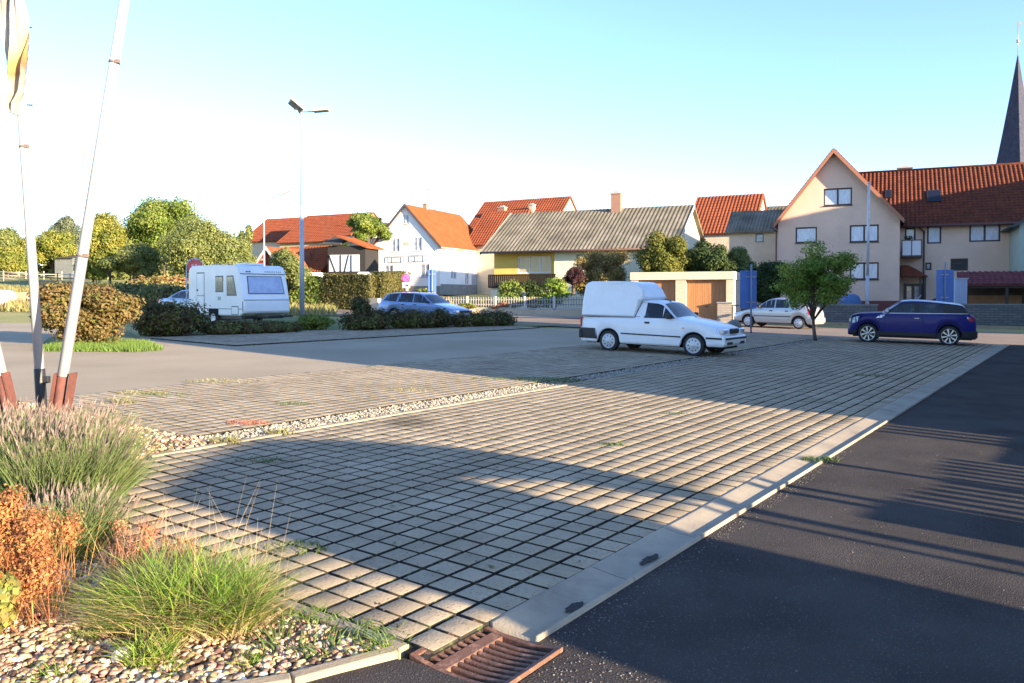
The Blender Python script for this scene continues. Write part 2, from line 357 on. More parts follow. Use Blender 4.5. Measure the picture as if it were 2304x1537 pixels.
def pavers(name, k0, k1, l0, l1, pk, pl, jk, jl, m, seed, off=0.):
    rg = np.random.default_rng(seed); V = []; 
    ks = np.arange(k0 + pk / 2, k1, pk); ls = np.arange(l0 + pl / 2, l1, pl)
    K, Lg = np.meshgrid(ks, ls, indexing='ij')
    K = K.copy(); Lg = Lg.copy()
    K = K.ravel(); Lg = Lg.ravel(); n = len(K)
    K = K + rg.normal(size=n) * .0015; Lg = Lg + rg.normal(size=n) * .0015
    hk = (pk - jk) / 2; hl = (pl - jl) / 2; bv = .003
    ring = np.array([(-1, -1), (1, -1), (1, 1), (-1, 1)], float)
    dz = rg.normal(size=n) * .0012; tk = rg.normal(size=n) * .004; tl = rg.normal(size=n) * .004
    parts = []
    for (ins, z) in ((0, -.03), (0, .0225), (bv, .024)):
        dk = ring[None, :, 0] * (hk - ins); dl = ring[None, :, 1] * (hl - ins)
        kk = K[:, None] + dk + off * 0; ll = Lg[:, None] + dl
        X = .811 * kk + .585 * ll; Y = -.585 * kk + .811 * ll
        Z = SA * X + SB * Y + z + dz[:, None] + tk[:, None] * dk + tl[:, None] * dl
        parts.append(np.stack([X, Y, Z], 2))
    V = np.concatenate(parts, 1).reshape(-1, 3)
    f = [[8, 9, 10, 11]]
    for a in (0, 4):
        for i in range(4): f.append([a + i, a + (i + 1) % 4, a + 4 + (i + 1) % 4, a + 4 + i])
    f = np.array(f); Fc = (f[None] + (np.arange(n) * 12)[:, None, None]).reshape(-1, 4)
    o = npmesh(name, V, Fc, m); o['kind'] = 'structure'; o.data.materials.append(M_joint)
    mi = np.ones((n, 9), dtype=np.int32); mi[:, 0] = 0; mi[:, 5:] = 0; o.data.polygons.foreach_set('material_index', mi.ravel())  # stone sides darkened with the joint colour to subdue sunlit edges
    return o
pavers('paving', -7.28, -2.43, 2.745, 31.1, .1945, .195, .028, .022, M_stone, 3)
pavers('rear_paving', -12.2, -7.96, 5.1, 30.9, .1930, .2, .022, .018, M_stone, 4)
pavers('far_paving', -23.2, -19.0, 13.3, 28.4, .1930, .2, .02, .016, M_stone, 5)
# kerbs and gutter
def strip(name, pts, w, h, m, dz0=-.05, kind='structure', seg=1.0, gap=.006):
    """kerb stones laid along a list of XY points"""
    mb = MB()
    for a, b in zip(pts[:-1], pts[1:]):
        a = Vector(a); b = Vector(b); L_ = (b - a).length; n = max(1, round(L_ / seg)); d = (b - a) / L_; q = Vector((-d.y, d.x))
        for i in range(n):
            s0 = a + d * (L_ * i / n + gap / 2); s1 = a + d * (L_ * (i + 1) / n - gap / 2); j = rnd.uniform(-.003, .003)
            P = []
            for z in (dz0, h + j):
                for c in (s0 - q * w / 2, s1 - q * w / 2, s1 + q * w / 2, s0 + q * w / 2): P.append(Vector((c.x, c.y, gz(c.x, c.y) + z)))
            v = [mb.bm.verts.new(p) for p in P]
            for f in ((3, 2, 1, 0), (4, 5, 6, 7), (0, 1, 5, 4), (1, 2, 6, 5), (2, 3, 7, 6), (3, 0, 4, 7)): mb.bm.faces.new([v[t] for t in f])
    o = mb.build(name, m, bevel=.008); o['kind'] = kind
    return o
M_kerb = mat('kerb_concrete', (.36, .28, .18), .9, c2=(.27, .22, .15), scale=4, bump=.003, bscale=70)
strip('kerb', [KL(-7.34, 4.2), KL(-7.34, 31)], .08, .035, M_kerb)
strip('kerb', [KL(-12.2, 5.06), KL(-7.95, 5.06)], .06, .03, M_kerb)
strip('kerb', [KL(-7.3, 2.70), KL(-2.56, 2.70)], .07, .03, M_kerb)
strip('kerb', [KL(-2.58, 2.66), KL(-2.75, 2.2), KL(-3.4, 1.2), KL(-4.5, .2), KL(-9, -1.5)], .07, .03, M_kerb, seg=.5)
def gutter():
    prof = [(-2.425, -.03), (-2.425, .025), (-2.40, .024), (-2.33, .014), (-2.25, .005), (-2.185, .001), (-2.165, .004), (-2.15, .023), (-2.13, .024), (-2.126, -.05)]
    V = []; Fc = []; ls = []; l = 3.17
    while l < 31.2:
        ls += [(l, 1), (min(l + .995, 31.2), 0)]; l += 1.0
    for (l, s) in ls:
        for (k, z) in prof:
            x, y = KL(k, l); V.append((x, y, SA * x + SB * y + z))
    n = len(prof)
    cap = len(V); V += [KL(k, 3.168) + (V[j_][2] if False else SA * KL(k, 3.168)[0] + SB * KL(k, 3.168)[1] - .07,) for j_, (k, z) in enumerate(prof)]
    Fc += [[cap + j, cap + j + 1, j + 1, j] for j in range(n - 1)]
    for i in range(0, len(ls), 2):
        for j in range(n - 1): Fc.append([i * n + j, i * n + j + 1, (i + 1) * n + j + 1, (i + 1) * n + j])
    o = npmesh('gutter', V, Fc, mat('gutter_concrete', (.38, .315, .225), .9, c2=(.20, .17, .13), c3=(.31, .26, .19), scale=1.8, bump=.003, bscale=60, contrast=(.38, .7)), smooth=False); o['kind'] = 'structure'
gutter()
sheet('gutter_joint', [KL(-2.43, 3.15), KL(-2.14, 3.15), KL(-2.14, 31.2), KL(-2.43, 31.2)], M_joint, -.014)
# drain grate
def grate():
    c = KL(-2.245, 2.915); t = thing('drain_grate', 'rusty cast iron drain grate with curved slots at the end of the gutter', 'drain grate', p3(c), 0)
    M = Matrix.Rotation(R(-35.8), 4, 'Z')   # local x = +k, y = +l
    t.matrix_world = Matrix.Translation(p3(c)) @ (Vector((0, 0, 1)).rotation_difference(GN).to_matrix().to_4x4() @ M)
    rust = mat('rusty_iron', (.17, .075, .045), .75, c2=(.29, .15, .10), c3=(.13, .07, .05), scale=14, bump=.003, bscale=80, metal=.3)
    def z(x): return .020 - .030 * (1 - (x / .262) ** 2)
    X0, X1, Y0, Y1 = -.262, .262, -.245, .245
    def slab(xa, xb, ya, yb, th=.03, n=10, drop=0.):
        mb = MB(); 
        for i in range(n):
            a = xa + (xb - xa) * i / n; b = xa + (xb - xa) * (i + 1) / n
            P = [(a, ya, z(a) - th), (b, ya, z(b) - th), (b, yb, z(b) - th), (a, yb, z(a) - th), (a, ya, z(a) - drop), (b, ya, z(b) - drop), (b, yb, z(b) - drop), (a, yb, z(a) - drop)]
            v = [mb.bm.verts.new(p) for p in P]
            for q in ((3, 2, 1, 0), (4, 5, 6, 7), (0, 1, 5, 4), (2, 3, 7, 6)): mb.bm.faces.new([v[k] for k in q])
            if i == 0: mb.bm.faces.new([v[k] for k in (3, 0, 4, 7)])
            if i == n - 1: mb.bm.faces.new([v[k] for k in (1, 2, 6, 5)])
        bmesh.ops.remove_doubles(mb.bm, verts=mb.bm.verts, dist=1e-5)
        return mb
    fr = slab(X0, X1, Y0, Y0 + .03, .06); fr.build('frame', rust, t, bevel=.004)
    fr = slab(X0, X1, Y1 - .03, Y1, .06); fr.build('frame', rust, t, bevel=.004)
    slab(X0, X0 + .03, Y0 + .03, Y1 - .03, .06, 1).build('frame', rust, t, bevel=.004)
    slab(X1 - .03, X1, Y0 + .03, Y1 - .03, .06, 1).build('frame', rust, t, bevel=.004)
    slab(-.135, -.068, Y0 + .03, Y1 - .03, .05, 2, .001).build('rib', rust, t, bevel=.004)
    y = Y0 + .065
    while y < Y1 - .07:
        slab(X0 + .03, -.135, y, y + .024, .035, 3, .002).build('bar', rust, t, bevel=.006)
        slab(-.068, X1 - .03, y, y + .024, .035, 9, .002).build('bar', rust, t, bevel=.006)
        y += .047
    mb = MB(); mb.box(X0, Y0, -.5, X1, Y1, -.046); mb.build('shaft', mat('dark_pit', (.02, .018, .016), 1), t)
grate()
M_wall_soil = mat('pit_mat', (.03, .026, .02), 1)
# gravel
M_peb = mat('pebble', (.11, .075, .05), .8, island=.85, c2=(.56, .50, .40), c3=(.40, .24, .13), scale=22, detail=2, contrast=(.3, .7))
rg = np.random.default_rng(11)
def inpoly(poly, x, y):
    c = np.zeros(len(x), bool); n = len(poly); j = n - 1
    for i in range(n):
        xi, yi = poly[i]; xj, yj = poly[j]
        m_ = ((yi > y) != (yj > y)) & (x < (xj - xi) * (y - yi) / (yj - yi + 1e-12) + xi); c ^= m_; j = i
    return c
def scatter(poly, dens, rgx, zoff=0., jit=.02):
    P = np.array(poly); lo = P.min(0); hi = P.max(0); n = int(dens * (hi - lo).prod())
    x = rgx.uniform(lo[0], hi[0], n); y = rgx.uniform(lo[1], hi[1], n); k = inpoly(poly, x, y); x, y = x[k], y[k]
    z = SA * x + SB * y + zoff + jit * rgx.random(len(x))
    return np.stack([x, y, z], 1)
bedpoly = [KL(-2.64, 2.64), KL(-2.80, 2.2), KL(-3.42, 1.25), KL(-4.5, .3), (-2.3, 2.7), (-3.4, 3.2), (-3.9, 4.6), (-2.2, 5.2), KL(-5.2, 2.64)]
pb = pebbles('gravel', scatter(bedpoly, 3900, rg, .0), .0165, M_peb, seed=5, sub=2)
tag(pb, 'rounded multicoloured pebbles in the bed around the grass clump', 'gravel')
pb = pebbles('gravel', scatter([KL(-7.42, 4.1), KL(-7.42, 5.03), KL(-12, 5.03), KL(-12, 3.2), KL(-8.4, 3.2)], 700, rg, .0), .026, M_peb, seed=6, sub=1)
tag(pb, 'pale pebbles in the bed below the flagpoles', 'gravel')
pts = np.concatenate([scatter([KL(-7.93, 5.1), KL(-7.39, 4.3), KL(-7.39, 14), KL(-7.93, 14)], 1500, rg, -.006), scatter([KL(-7.93, 14), KL(-7.39, 14), KL(-7.39, 30.8), KL(-7.93, 30.8)], 500, rg, .0)])
M_peb2 = mat('pale_pebble', (.30, .265, .21), .9, island=.6)
pb = pebbles('gravel', pts, .015, M_peb2, seed=7, sub=1); tag(pb, 'strip of pale gravel between the two paved areas', 'gravel')
# loose grit over the near asphalt and pavers
pts = np.concatenate([scatter([KL(-2.9, 2.1), KL(-2.0, 2.6), KL(-1.9, 3.3), KL(-1.0, 3.0), KL(-1.2, 1.4), KL(-2.9, 1.2)], 900, rg, 0, .002), scatter([KL(-2.12, 3.2), KL(-2.12, 9), KL(-2.03, 9), KL(-1.97, 3.2)], 900, rg, 0, .002), scatter([KL(-2.1, 3), KL(-2.1, 12), KL(1.5, 9), KL(1.5, 2)], 10, rg, 0, .002), scatter([KL(-5, 2.8), KL(-2.5, 2.8), KL(-2.5, 6), KL(-7, 6)], 14, rg, .024, .002)])
pb = pebbles('grit', pts, .0045, mat('grit', (.13, .12, .11), .9, island=.3), seed=8, sub=1); tag(pb, 'loose grit scattered on the asphalt around the drain', 'grit')
# weeds and stains
def weed(xy, r, m, n, h, seed, label, name='weed_patch', dz=.0):
    rg = np.random.default_rng(seed); a = rg.random(n) * 2 * PI; q = r * np.sqrt(rg.random(n))
    c = (xy[0], xy[1], gz(*xy)); t = thing(name, label, 'weed', c)
    x = q * np.cos(a) * 1.4; y = q * np.sin(a) * .8
    blades('leaves', np.stack([x, y, SA * x + SB * y + .012 * np.ones(n)], 1), h, .8, .012, m, t, seed, curl=.5)
M_weed = mat('weed_green', (.09, .14, .03), .7, island=.4, transl=.2); M_wred = mat('weed_red', (.34, .12, .07), .7, island=.3)
M_wyel = mat('weed_yellow', (.20, .19, .07), .7, island=.3)
wl = [((670, 1240), .16, M_weed, 160, .05, 'flat green weed growing on the lit edge of the pavers'), ((590, 1040), .2, M_weed, 160, .04, 'grey green weed in the paver joints within the shadow'),
      ((558, 956), .2, M_wred, 260, .05, 'reddish weed patch at the gravel edge of the rear paving'), ((630, 980), .12, M_wyel, 120, .08, 'yellow tuft against the kerb by the shadow corner'), ((510, 1000), .14, M_wyel, 150, .09, 'dry tuft of grass at the near end of the kerb'),
      ((320, 888), .3, M_wyel, 200, .06, 'yellowish weeds on the rear paving near the flagpoles'), ((380, 892), .3, M_weed, 150, .05, 'flat weeds in the joints of the rear paving'), ((280, 910), .12, M_wyel, 80, .12, 'small yellow upright weed on the rear paving'),
      ((660, 912), .2, M_weed, 120, .05, 'small green weed in the middle of the rear paving'), ((1235, 858), .5, M_weed, 500, .07, 'dark green weed patch in shade beside the gravel strip'), ((1110, 855), .3, M_weed, 200, .05, 'thin weed in the shaded joints left of the gravel strip end'),
      ((1380, 1006), .12, M_weed, 90, .05, 'tiny weed in the sunlit front pavers'), ((1520, 935), .14, M_weed, 90, .04, 'tiny weed near the far sunlit pavers'), ((1845, 1038), .14, M_weed, 130, .05, 'tuft of weed in the gutter'), ((930, 880), .35, M_wyel, 160, .05, 'dry patch of weed on the sunlit rear paving'),
      ((505, 860), .5, M_wyel, 220, .05, 'faded weeds near the driveway edge of the rear paving'), ((1958, 848), .25, M_weed, 120, .06, 'weed in the far shaded pavers'), ((735, 1440), .3, M_weed, 260, .07, 'creeping green weed along the kerb of the gravel bed')]
for i, (p, r, m, n, h, lb) in enumerate(wl): weed(G(*p), r, m, n, h, 40 + i, lb)
# tarry patches
def patch(name, c, rx, ry, ang, m, dz, seed, label):
    rg_ = random.Random(seed); pts = []
    for i in range(22):
        a = 2 * PI * i / 22; q = rg_.uniform(.7, 1.1); x = rx * q * math.cos(a); y = ry * q * math.sin(a)
        pts.append((c[0] + x * math.cos(ang) - y * math.sin(ang), c[1] + x * math.sin(ang) + y * math.cos(ang)))
    sheet(name, pts, m, dz)
for _k, (_l, _w) in enumerate(((3.62, .09), (4.55, .13))): patch('silt_patch', KL(-2.2 - .02 * (_k % 2), _l), .035, _w, R(-35.8), M_asph, .010, _k, '')
#patch('tar_patch', G(1290, 1372), .11, .03, R(50), M_asph, -.002 + .0, 1, '')
# verge / grass islands
sheet('verge', gp([(310, 757), (750, 748), (1140, 737)]) + [(2.5, 36.6), (0.5, 37.5)] + gp([(900, 722), (700, 716), (420, 706)]), M_verge, .006)
sheet('verge', gp([(78, 788), (310, 790), (365, 786), (330, 772), (290, 745), (110, 760)]), M_verge, .006)
sheet('verge', [(-60, 58), (-30, 61.5), (-14, 61), (-7, 57), (4, 56.5), (6, 70), (-60, 110)], M_verge, .01)
gpts = []
for poly, n in ((gp([(80, 790), (310, 792), (370, 788), (330, 772), (150, 770)]), 9000),):
    P = scatter(poly, 900, rg, 0, .001); gpts.append(P)
g = blades('grass', np.concatenate(gpts), .12, .4, .02, mat('grass_green', (.13, .21, .035), .7, island=.3, transl=.3), None, 3); tag(g, 'short bright grass at the foot of the orange brown bush', 'grass', kind='stuff')
# ================================================================== VEHICLES
def lerp_prof(P, x):
    if x <= P[0][0]: return P[0][1]
    for (a, b), (c, d) in zip(P[:-1], P[1:]):
        if x <= c: return b + (d - b) * (x - a) / (c - a) if c > a else d
    return P[-1][1]
def smooth_prof(P, it=1, keep=()):
    for _ in range(it):
        Q = [P[0]]
        for a, b in zip(P[:-1], P[1:]):
            Q += [(a[0] * .75 + b[0] * .25, a[1] * .75 + b[1] * .25), (a[0] * .25 + b[0] * .75, a[1] * .25 + b[1] * .75)]
        P = Q + [P[-1]]
    return P
M_glass = mat('car_glass', (.012, .016, .022), .04, spec=.55, c2=(.05, .06, .07), scale=2.5, contrast=(.5, .62))
M_tyre = mat('tyre', (.025, .025, .027), .85); M_black = mat('black_plastic', (.02, .02, .022), .5); M_dark = mat('dark_void', (.006, .006, .006), 1)
M_alloy = mat('silver_wheel', (.62, .63, .65), .3, metal=.8); M_cap = mat('wheel_cover', (.55, .56, .57), .4, metal=.3)
M_lamp = mat('lamp_glass', (.75, .78, .8), .08, metal=.5); M_red = mat('red_lens', (.45, .02, .015), .15, coat=.5); M_orange = mat('orange_lens', (.7, .22, .03), .2)
M_plate = mat('number_plate', (.75, .75, .72), .4)
class Car:
    def __init__(s, name, label, cat, near_f, near_r, L, W, top, belt, sill, wf, wr, r, paint, group=None, crown=.045, tumble=.30, bulge=.03, taper=.10, arch=.055, z0=None, side=1, scale=1.):
        """near_f/near_r: XY ground contacts of the near-side wheels. Local +x = front to rear, local side*y = away from the camera."""
        s.L, s.W, s.top, s.belt, s.sill, s.wf, s.wr, s.r = L, W, smooth_prof(top, 2), smooth_prof(belt, 1), sill, wf, wr, r
        s.crown, s.tumble, s.bulge, s.taper, s.arch = crown, tumble, bulge, taper, arch
        a = Vector(near_f); b = Vector(near_r); d = (b - a).normalized(); n = Vector((-d.y, d.x))
        if n.y < 0: n = -n
        c = a - d * wf * scale + n * (W / 2 - .06) * scale          # front centre
        s.root = thing(name, label, cat, p3(c), math.atan2(d.y, d.x), group, tilt=True)
        if scale != 1: s.root.scale = (scale, scale, scale * 1.045)
        s.paint = paint; s.nearsign = -1 if Vector((-d.y, d.x)).dot(n) > 0 else 1
    def w(s, x):
        t = abs(2 * x / s.L - 1); return s.W / 2 * (1 - s.taper * t ** 5 - .02 * t * t)
    def zb(s, x):
        z = s.sill
        if x < .5: z = s.sill + .04
        for c in (s.wf, s.wr):
            Rr = s.r + s.arch
            if abs(x - c) < Rr: z = max(z, s.r + math.sqrt(Rr * Rr - (x - c) ** 2) - .01)
        return z
    def sec(s, x):
        zt = lerp_prof(s.top, x); w = s.w(x); zl = min(lerp_prof(s.belt, x), zt - .03); zb = min(s.zb(x), zl - .05); P = []
        for f, o in ((0, .05), (.06, .012), (.3, 0), (.62, 0), (.9, .008), (1, .03)): P.append((w - o - (0 if f else 0), zb + f * (zl - zb)))
        ze = zt - min(s.crown, (zt - zl) * .6); wg = w - .03
        for f in (.12, .35, .6, .82, .95): P.append((wg - s.tumble * (ze - zl) * f ** 1.1 - .01 * (f > .9), zl + f * (ze - zl)))
        yr = P[-1][0]
        for f in (.93, .8, .55, .28, 0): P.append((yr * f, ze + (zt - ze) * (1 - f ** 2.2) + (ze - zl) * .0))
        return P
    def side_y(s, x, z):
        P = s.sec(x)[:11]
        if z <= P[0][1]: return P[0][0]
        for (ya, za), (yb, zb_) in zip(P[:-1], P[1:]):
            if z <= zb_ and zb_ > za: return ya + (yb - ya) * (z - za) / (zb_ - za)
        return P[-1][0]
    def top_z(s, x, y):
        P = s.sec(x)[10:]; y = abs(y)
        for (ya, za), (yb, zb_) in zip(P[:-1], P[1:]):
            if y >= yb: return za + (zb_ - za) * (ya - y) / max(1e-6, ya - yb)
        return P[-1][1]
    def body(s):
        xs = set(np.arange(0, s.L + .001, .05).round(3).tolist()) | {p[0] for p in s.top} | {.012, s.L - .012}
        for c in (s.wf, s.wr):
            for i in range(25):
                xs.add(round(c - (s.r + s.arch) * math.cos(PI * i / 24), 3))
        xs = sorted(x for x in xs if 0 <= x <= s.L); xs = [x for i, x in enumerate(xs) if i == 0 or x - xs[i - 1] > .006]
        V = []
        for x in xs:
            P = s.sec(x); row = [(x, -y, z) for y, z in P] + [(x, y, z) for y, z in P[-2::-1]]; V += row
        n = 2 * len(P) - 1; Fc = []
        for i in range(len(xs) - 1):
            for j in range(n - 1): Fc.append((i * n + j, i * n + j + 1, (i + 1) * n + j + 1, (i + 1) * n + j))
        bm = bmesh.new(); vs = [bm.verts.new(v) for v in V]
        for f in Fc: bm.faces.new([vs[k] for k in f])
        bm.faces.new(vs[:n]); bm.faces.new(vs[-n:][::-1])
        bmesh.ops.recalc_face_normals(bm, faces=bm.faces)
        me = bpy.data.meshes.new('body'); bm.to_mesh(me); bm.free(); me.materials.append(s.paint)
        for p in me.polygons: p.use_smooth = True
        try: me.set_sharp_from_angle(angle=R(32))
        except Exception: pass
        o = bpy.data.objects.new('body', me); col.objects.link(o); o.parent = s.root
        mb = MB(); w = s.W / 2
        mb.box(.12, -w + .24, s.sill - .03, s.L - .12, w - .24, s.sill + .3)
        for c in (s.wf, s.wr): mb.box(c - s.r - .1, -w + .2, .22, c + s.r + .1, w - .2, s.r * 2 + .05)
        mb.build('underbody', M_dark, s.root)
        return o
    def panel(s, name, poly, m, off=.005, parent=None, sides=(-1, 1), th=.0, step=.035, rows=5):
        x0 = min(p[0] for p in poly); x1 = max(p[0] for p in poly); xs = sorted(set(np.arange(x0, x1, step).tolist() + [p[0] for p in poly] + [x1]))
        xs[0] += 1e-4; xs[-1] -= 1e-4; out = None
        for sd in sides:
            mb = MB(); grid = []
            for x in xs:
                zs = []
                for a, b in zip(poly, poly[1:] + poly[:1]):
                    if (a[0] - x) * (b[0] - x) < 0: zs.append(a[1] + (b[1] - a[1]) * (x - a[0]) / (b[0] - a[0]))
                if len(zs) < 2: zs = zs * 2 if zs else [poly[0][1]] * 2
                lim = s.sec(x)[10][1] - .004; lo, hi = min(min(zs), lim - .001), min(max(zs), lim)
                grid.append([mb.bm.verts.new((x, sd * (s.side_y(x, lo + (hi - lo) * k / rows) + off), lo + (hi - lo) * k / rows)) for k in range(rows + 1)])
            for A, B in zip(grid[:-1], grid[1:]):
                for k in range(rows):
                    try: mb.bm.faces.new((A[k], A[k + 1], B[k + 1], B[k]))
                    except Exception: pass
            rim = [g[0] for g in grid] + [g[-1] for g in grid[::-1]]
            for a, b in zip(rim, rim[1:] + rim[:1]):
                try:
                    c = mb.bm.verts.new((a.co.x, a.co.y - sd * (off + .012), a.co.z)); d = mb.bm.verts.new((b.co.x, b.co.y - sd * (off + .012), b.co.z)); mb.bm.faces.new((a, b, d, c))
                except Exception: pass
            out = mb.build(name, m, parent or s.root)
        return out
    def toppanel(s, name, x0, x1, wf0, wf1, m, off=.006, parent=None, n=10):
        mb = MB(); grid = []
        for i in range(n + 1):
            x = x0 + (x1 - x0) * i / n; yr = s.sec(x)[10][0]; fr = wf0 + (wf1 - wf0) * i / n
            dz = (s.top_z(min(x + .03, s.L), 0) - s.top_z(max(x - .03, 0), 0)) / .06; nv = Vector((-dz, 0, 1)).normalized() * off
            grid.append([mb.bm.verts.new(Vector((x, yr * fr * (k / 4 - 1), s.top_z(x, yr * fr * (k / 4 - 1)))) + nv) for k in range(9)])
        for A, B in zip(grid[:-1], grid[1:]):
            for k in range(8): mb.bm.faces.new((A[k], A[k + 1], B[k + 1], B[k]))
        return mb.build(name, m, parent or s.root, smooth=True)
    def wheels(s, kind, n=8, rimr=None, wid=.19, capm=None, archm=None):
        r = s.r; rr = rimr or r * .66
        for x in (s.wf, s.wr):
            for sd in (-1, 1):
                yo = s.W / 2 - .035
                e = MB(); prof = [(rr, yo - .0), (rr + .012, yo), (r - .03, yo), (r - .008, yo - .02), (r, yo - .05), (r, yo - wid + .05), (r - .02, yo - wid), (rr, yo - wid)]
                e.lathe([(a, b * sd) for a, b in prof], 32, 'Y', (x, 0, r))
                t = e.build('wheel', M_tyre, s.root)
                e = MB(); e.lathe([(rr, (yo + .002) * sd), (rr - .012, (yo + .004) * sd), (rr - .02, (yo - .03) * sd), (rr - .02, (yo - .12) * sd)], 32, 'Y', (x, 0, r))
                cm = capm or (M_alloy if kind == 'alloy' else M_cap)
                if kind == 'alloy':
                    for i in range(n):
                        a = 2 * PI * i / n + .2; d = Vector((math.cos(a), 0, math.sin(a))); q = Vector((-d.z, 0, d.x)); c = Vector((x, (yo - .02) * sd, r)); yv = Vector((0, .022 * sd, 0))
                        for (o1, o2) in ((.012, .030),):
                            P = []
                            for (dd, wv) in ((.04, o1 * .9), (rr - .012, o2)):
                                for sg in (-1, 1): P.append(c + d * dd + q * wv * sg)
                            v = [e.bm.verts.new(p + k * yv) for k in (0, 1) for p in (P[0], P[1], P[3], P[2])]
                            for f in ((0, 1, 2, 3), (4, 5, 6, 7), (0, 1, 5, 4), (1, 2, 6, 5), (2, 3, 7, 6), (3, 0, 4, 7)): e.bm.faces.new([v[k] for k in f])
                    e.lathe([(.065, (yo - .02) * sd), (.06, (yo + .006) * sd), (.0, (yo + .01) * sd)], 16, 'Y', (x, 0, r))
                else:
                    e.lathe([(rr - .015, (yo - .005) * sd), (rr * .8, (yo + .008) * sd), (rr * .45, (yo + .0) * sd), (rr * .3, (yo + .018) * sd), (0, (yo + .02) * sd)], 32, 'Y', (x, 0, r))
                if kind != 'alloy':
                    old = set(e.bm.faces)
                    for i in range(n):
                        a = 2 * PI * i / n; e.lathe([(rr * .085, (yo + .006) * sd), (rr * .085, (yo + .0105) * sd), (0, (yo + .0108) * sd)], 8, 'Y', (x + rr * .68 * math.cos(a), 0, r + rr * .68 * math.sin(a)))
                    for f in e.bm.faces:
                        if f not in old: f.material_index = 1
                e.build('rim', [cm, M_dark], t)
                if kind == 'alloy':
                    e = MB(); e.lathe([(rr - .02, (yo - .1) * sd), (0, (yo - .1) * sd)], 24, 'Y', (x, 0, r)); e.build('brake_disc', M_black, t)
                if archm:
                    Ra = r + s.arch; e = MB(); N = 20; prev = None
                    for i in range(N + 1):
                        a = PI * i / N; pr = []
                        for q in (Ra - .012, Ra + .085):
                            px_ = x + q * math.cos(a); pz = r + q * math.sin(a); pz = max(pz, s.sill)
                            pr.append(e.bm.verts.new((px_, sd * (s.side_y(px_, pz) + .012), pz)))
                        if prev: e.bm.faces.new((prev[0], prev[1], pr[1], pr[0]))
                        prev = pr
                    e.build('wheel_arch', archm, s.root)
    def block(s, name, x0, x1, y0, y1, z0, z1, m, parent=None, bevel=.01, both=False):
        for sd in ((1, -1) if both else (1,)):
            mb = MB(); mb.box(x0, min(y0 * sd, y1 * sd), z0, x1, max(y0 * sd, y1 * sd), z1); o = mb.build(name, m, parent or s.root, bevel=bevel)
        return o
    def mirror(s, x, z, m, size=.09):
        for sd in (-1, 1):
            mb = MB(); y = s.side_y(x, z); mb.box(x - .06, y - .02 if sd > 0 else -y - .16, z - .01, x + .05, y + .16 if sd > 0 else -y + .02, z + size * 1.4)
            mb.build('wing_mirror', m, s.root, bevel=.03)
def carpaint(name, c, metal=.0, rough=.25): return mat(name, c, rough, metal=metal, coat=.8)
W_paint = mat('white_van_paint', (.86, .87, .88), .3, c2=(.80, .81, .82), scale=2.5, coat=.4)
# --- white van (pickup with box)
top = [(0, .52), (.02, .64), (.1, .76), (.35, .84), (.75, .92), (1.18, .985), (1.30, 1.03), (1.62, 1.33), (1.78, 1.40), (2.1, 1.43), (2.35, 1.425), (2.42, 1.38), (2.44, .99), (2.5, .96), (4.05, .95), (4.12, .9)]
belt = [(0, .50), (.1, .66), (.4, .80), (1.2, .93), (2.4, .93), (4.12, .90)]
van = Car('delivery_van', 'small white pickup van with a tall box body parked on the rear paving', 'van', G(1560, 803), G(1362, 790), 4.12, 1.66, top, belt, .24, .76, 3.21, .29, W_paint, tumble=.36)
van.top = top[:2] + smooth_prof(top[1:12], 1)[1:] + top[12:]
van.body()
dr = van.panel('door', [(1.2, .30), (1.2, .93), (2.22, .93), (2.22, .30)], W_paint, .004)
van.panel('side_window', [(1.28, .95), (1.62, 1.315), (2.13, 1.345), (2.16, .95)], M_glass, .006)
van.toppanel('windscreen', 1.25, 1.66, .90, .84, M_glass)
van.panel('trim_strip', [(1.1, .475), (1.1, .51), (2.82, .53), (2.82, .495)], M_black, .012)
for sd in (-1, 1):
    mb = MB(); y = van.side_y(2.06, .84); mb.box(1.98, sd * (y + .005) - .012, .80, 2.12, sd * (y + .005) + .012, .85); mb.build('door_handle', M_black, van.root, bevel=.008)
    mb = MB(); y = van.side_y(1.05, .72); mb.box(1.0, sd * (y + .003) - .006, .71, 1.06, sd * (y + .003) + .006, .735); mb.build('indicator', M_orange, van.root)
    mb = MB(); y = van.side_y(2.4, .97); mb.box(2.27, sd * (y - .01) - .012, .955, 2.42, sd * (y - .01) + .012, .975); mb.build('trim_strip', M_black, van.root)
    mb = MB(); y = van.side_y(2.3, 1.2)
    mb.tube((2.42, sd * (van.side_y(2.4, .97) + .012), .97), (2.27, sd * (van.side_y(2.3, 1.35) + .014), 1.38), .008); pass
    mb.build('door_seal', M_black, van.root)
van.panel('roof_strip', [(1.58, 1.325), (1.66, 1.375), (2.28, 1.40), (2.28, 1.37)], M_black, .012); van.panel('a_pillar_seal', [(1.17, .955), (1.56, 1.335), (1.62, 1.335), (1.25, .955)], M_black, .009)
van.panel('rear_bumper_corner', [(3.56, .33), (3.60, .62), (4.12, .62), (4.12, .33)], M_black, .012)
van.block('rear_bumper', 4.07, 4.17, -.78, .78, .33, .58, M_black, bevel=.03)
van.block('front_bumper', -.06, .06, -.76, .76, .30, .56, W_paint, bevel=.05)
van.panel('front_bumper_side', [(0.0, .28), (0.0, .56), (.42, .56), (.40, .28)], W_paint, .02)
van.block('bumper_strip', -.085, -.05, -.72, .72, .46, .51, M_black)
van.panel('bumper_strip', [(0.0, .465), (0.0, .51), (.42, .515), (.42, .47)], M_black, .034)
van.block('headlight', -.015, .1, .45, .75, .60, .73, M_lamp, both=True, bevel=.03)
van.panel('headlight', [(.03, .61), (.03, .71), (.16, .76), (.2, .64)], M_lamp, .01)
van.block('grille', -.05, .03, -.26, .26, .60, .73, M_black, bevel=.03)
van.block('bumper_vent', -.075, -.03, .25, .6, .33, .40, M_black, both=True)
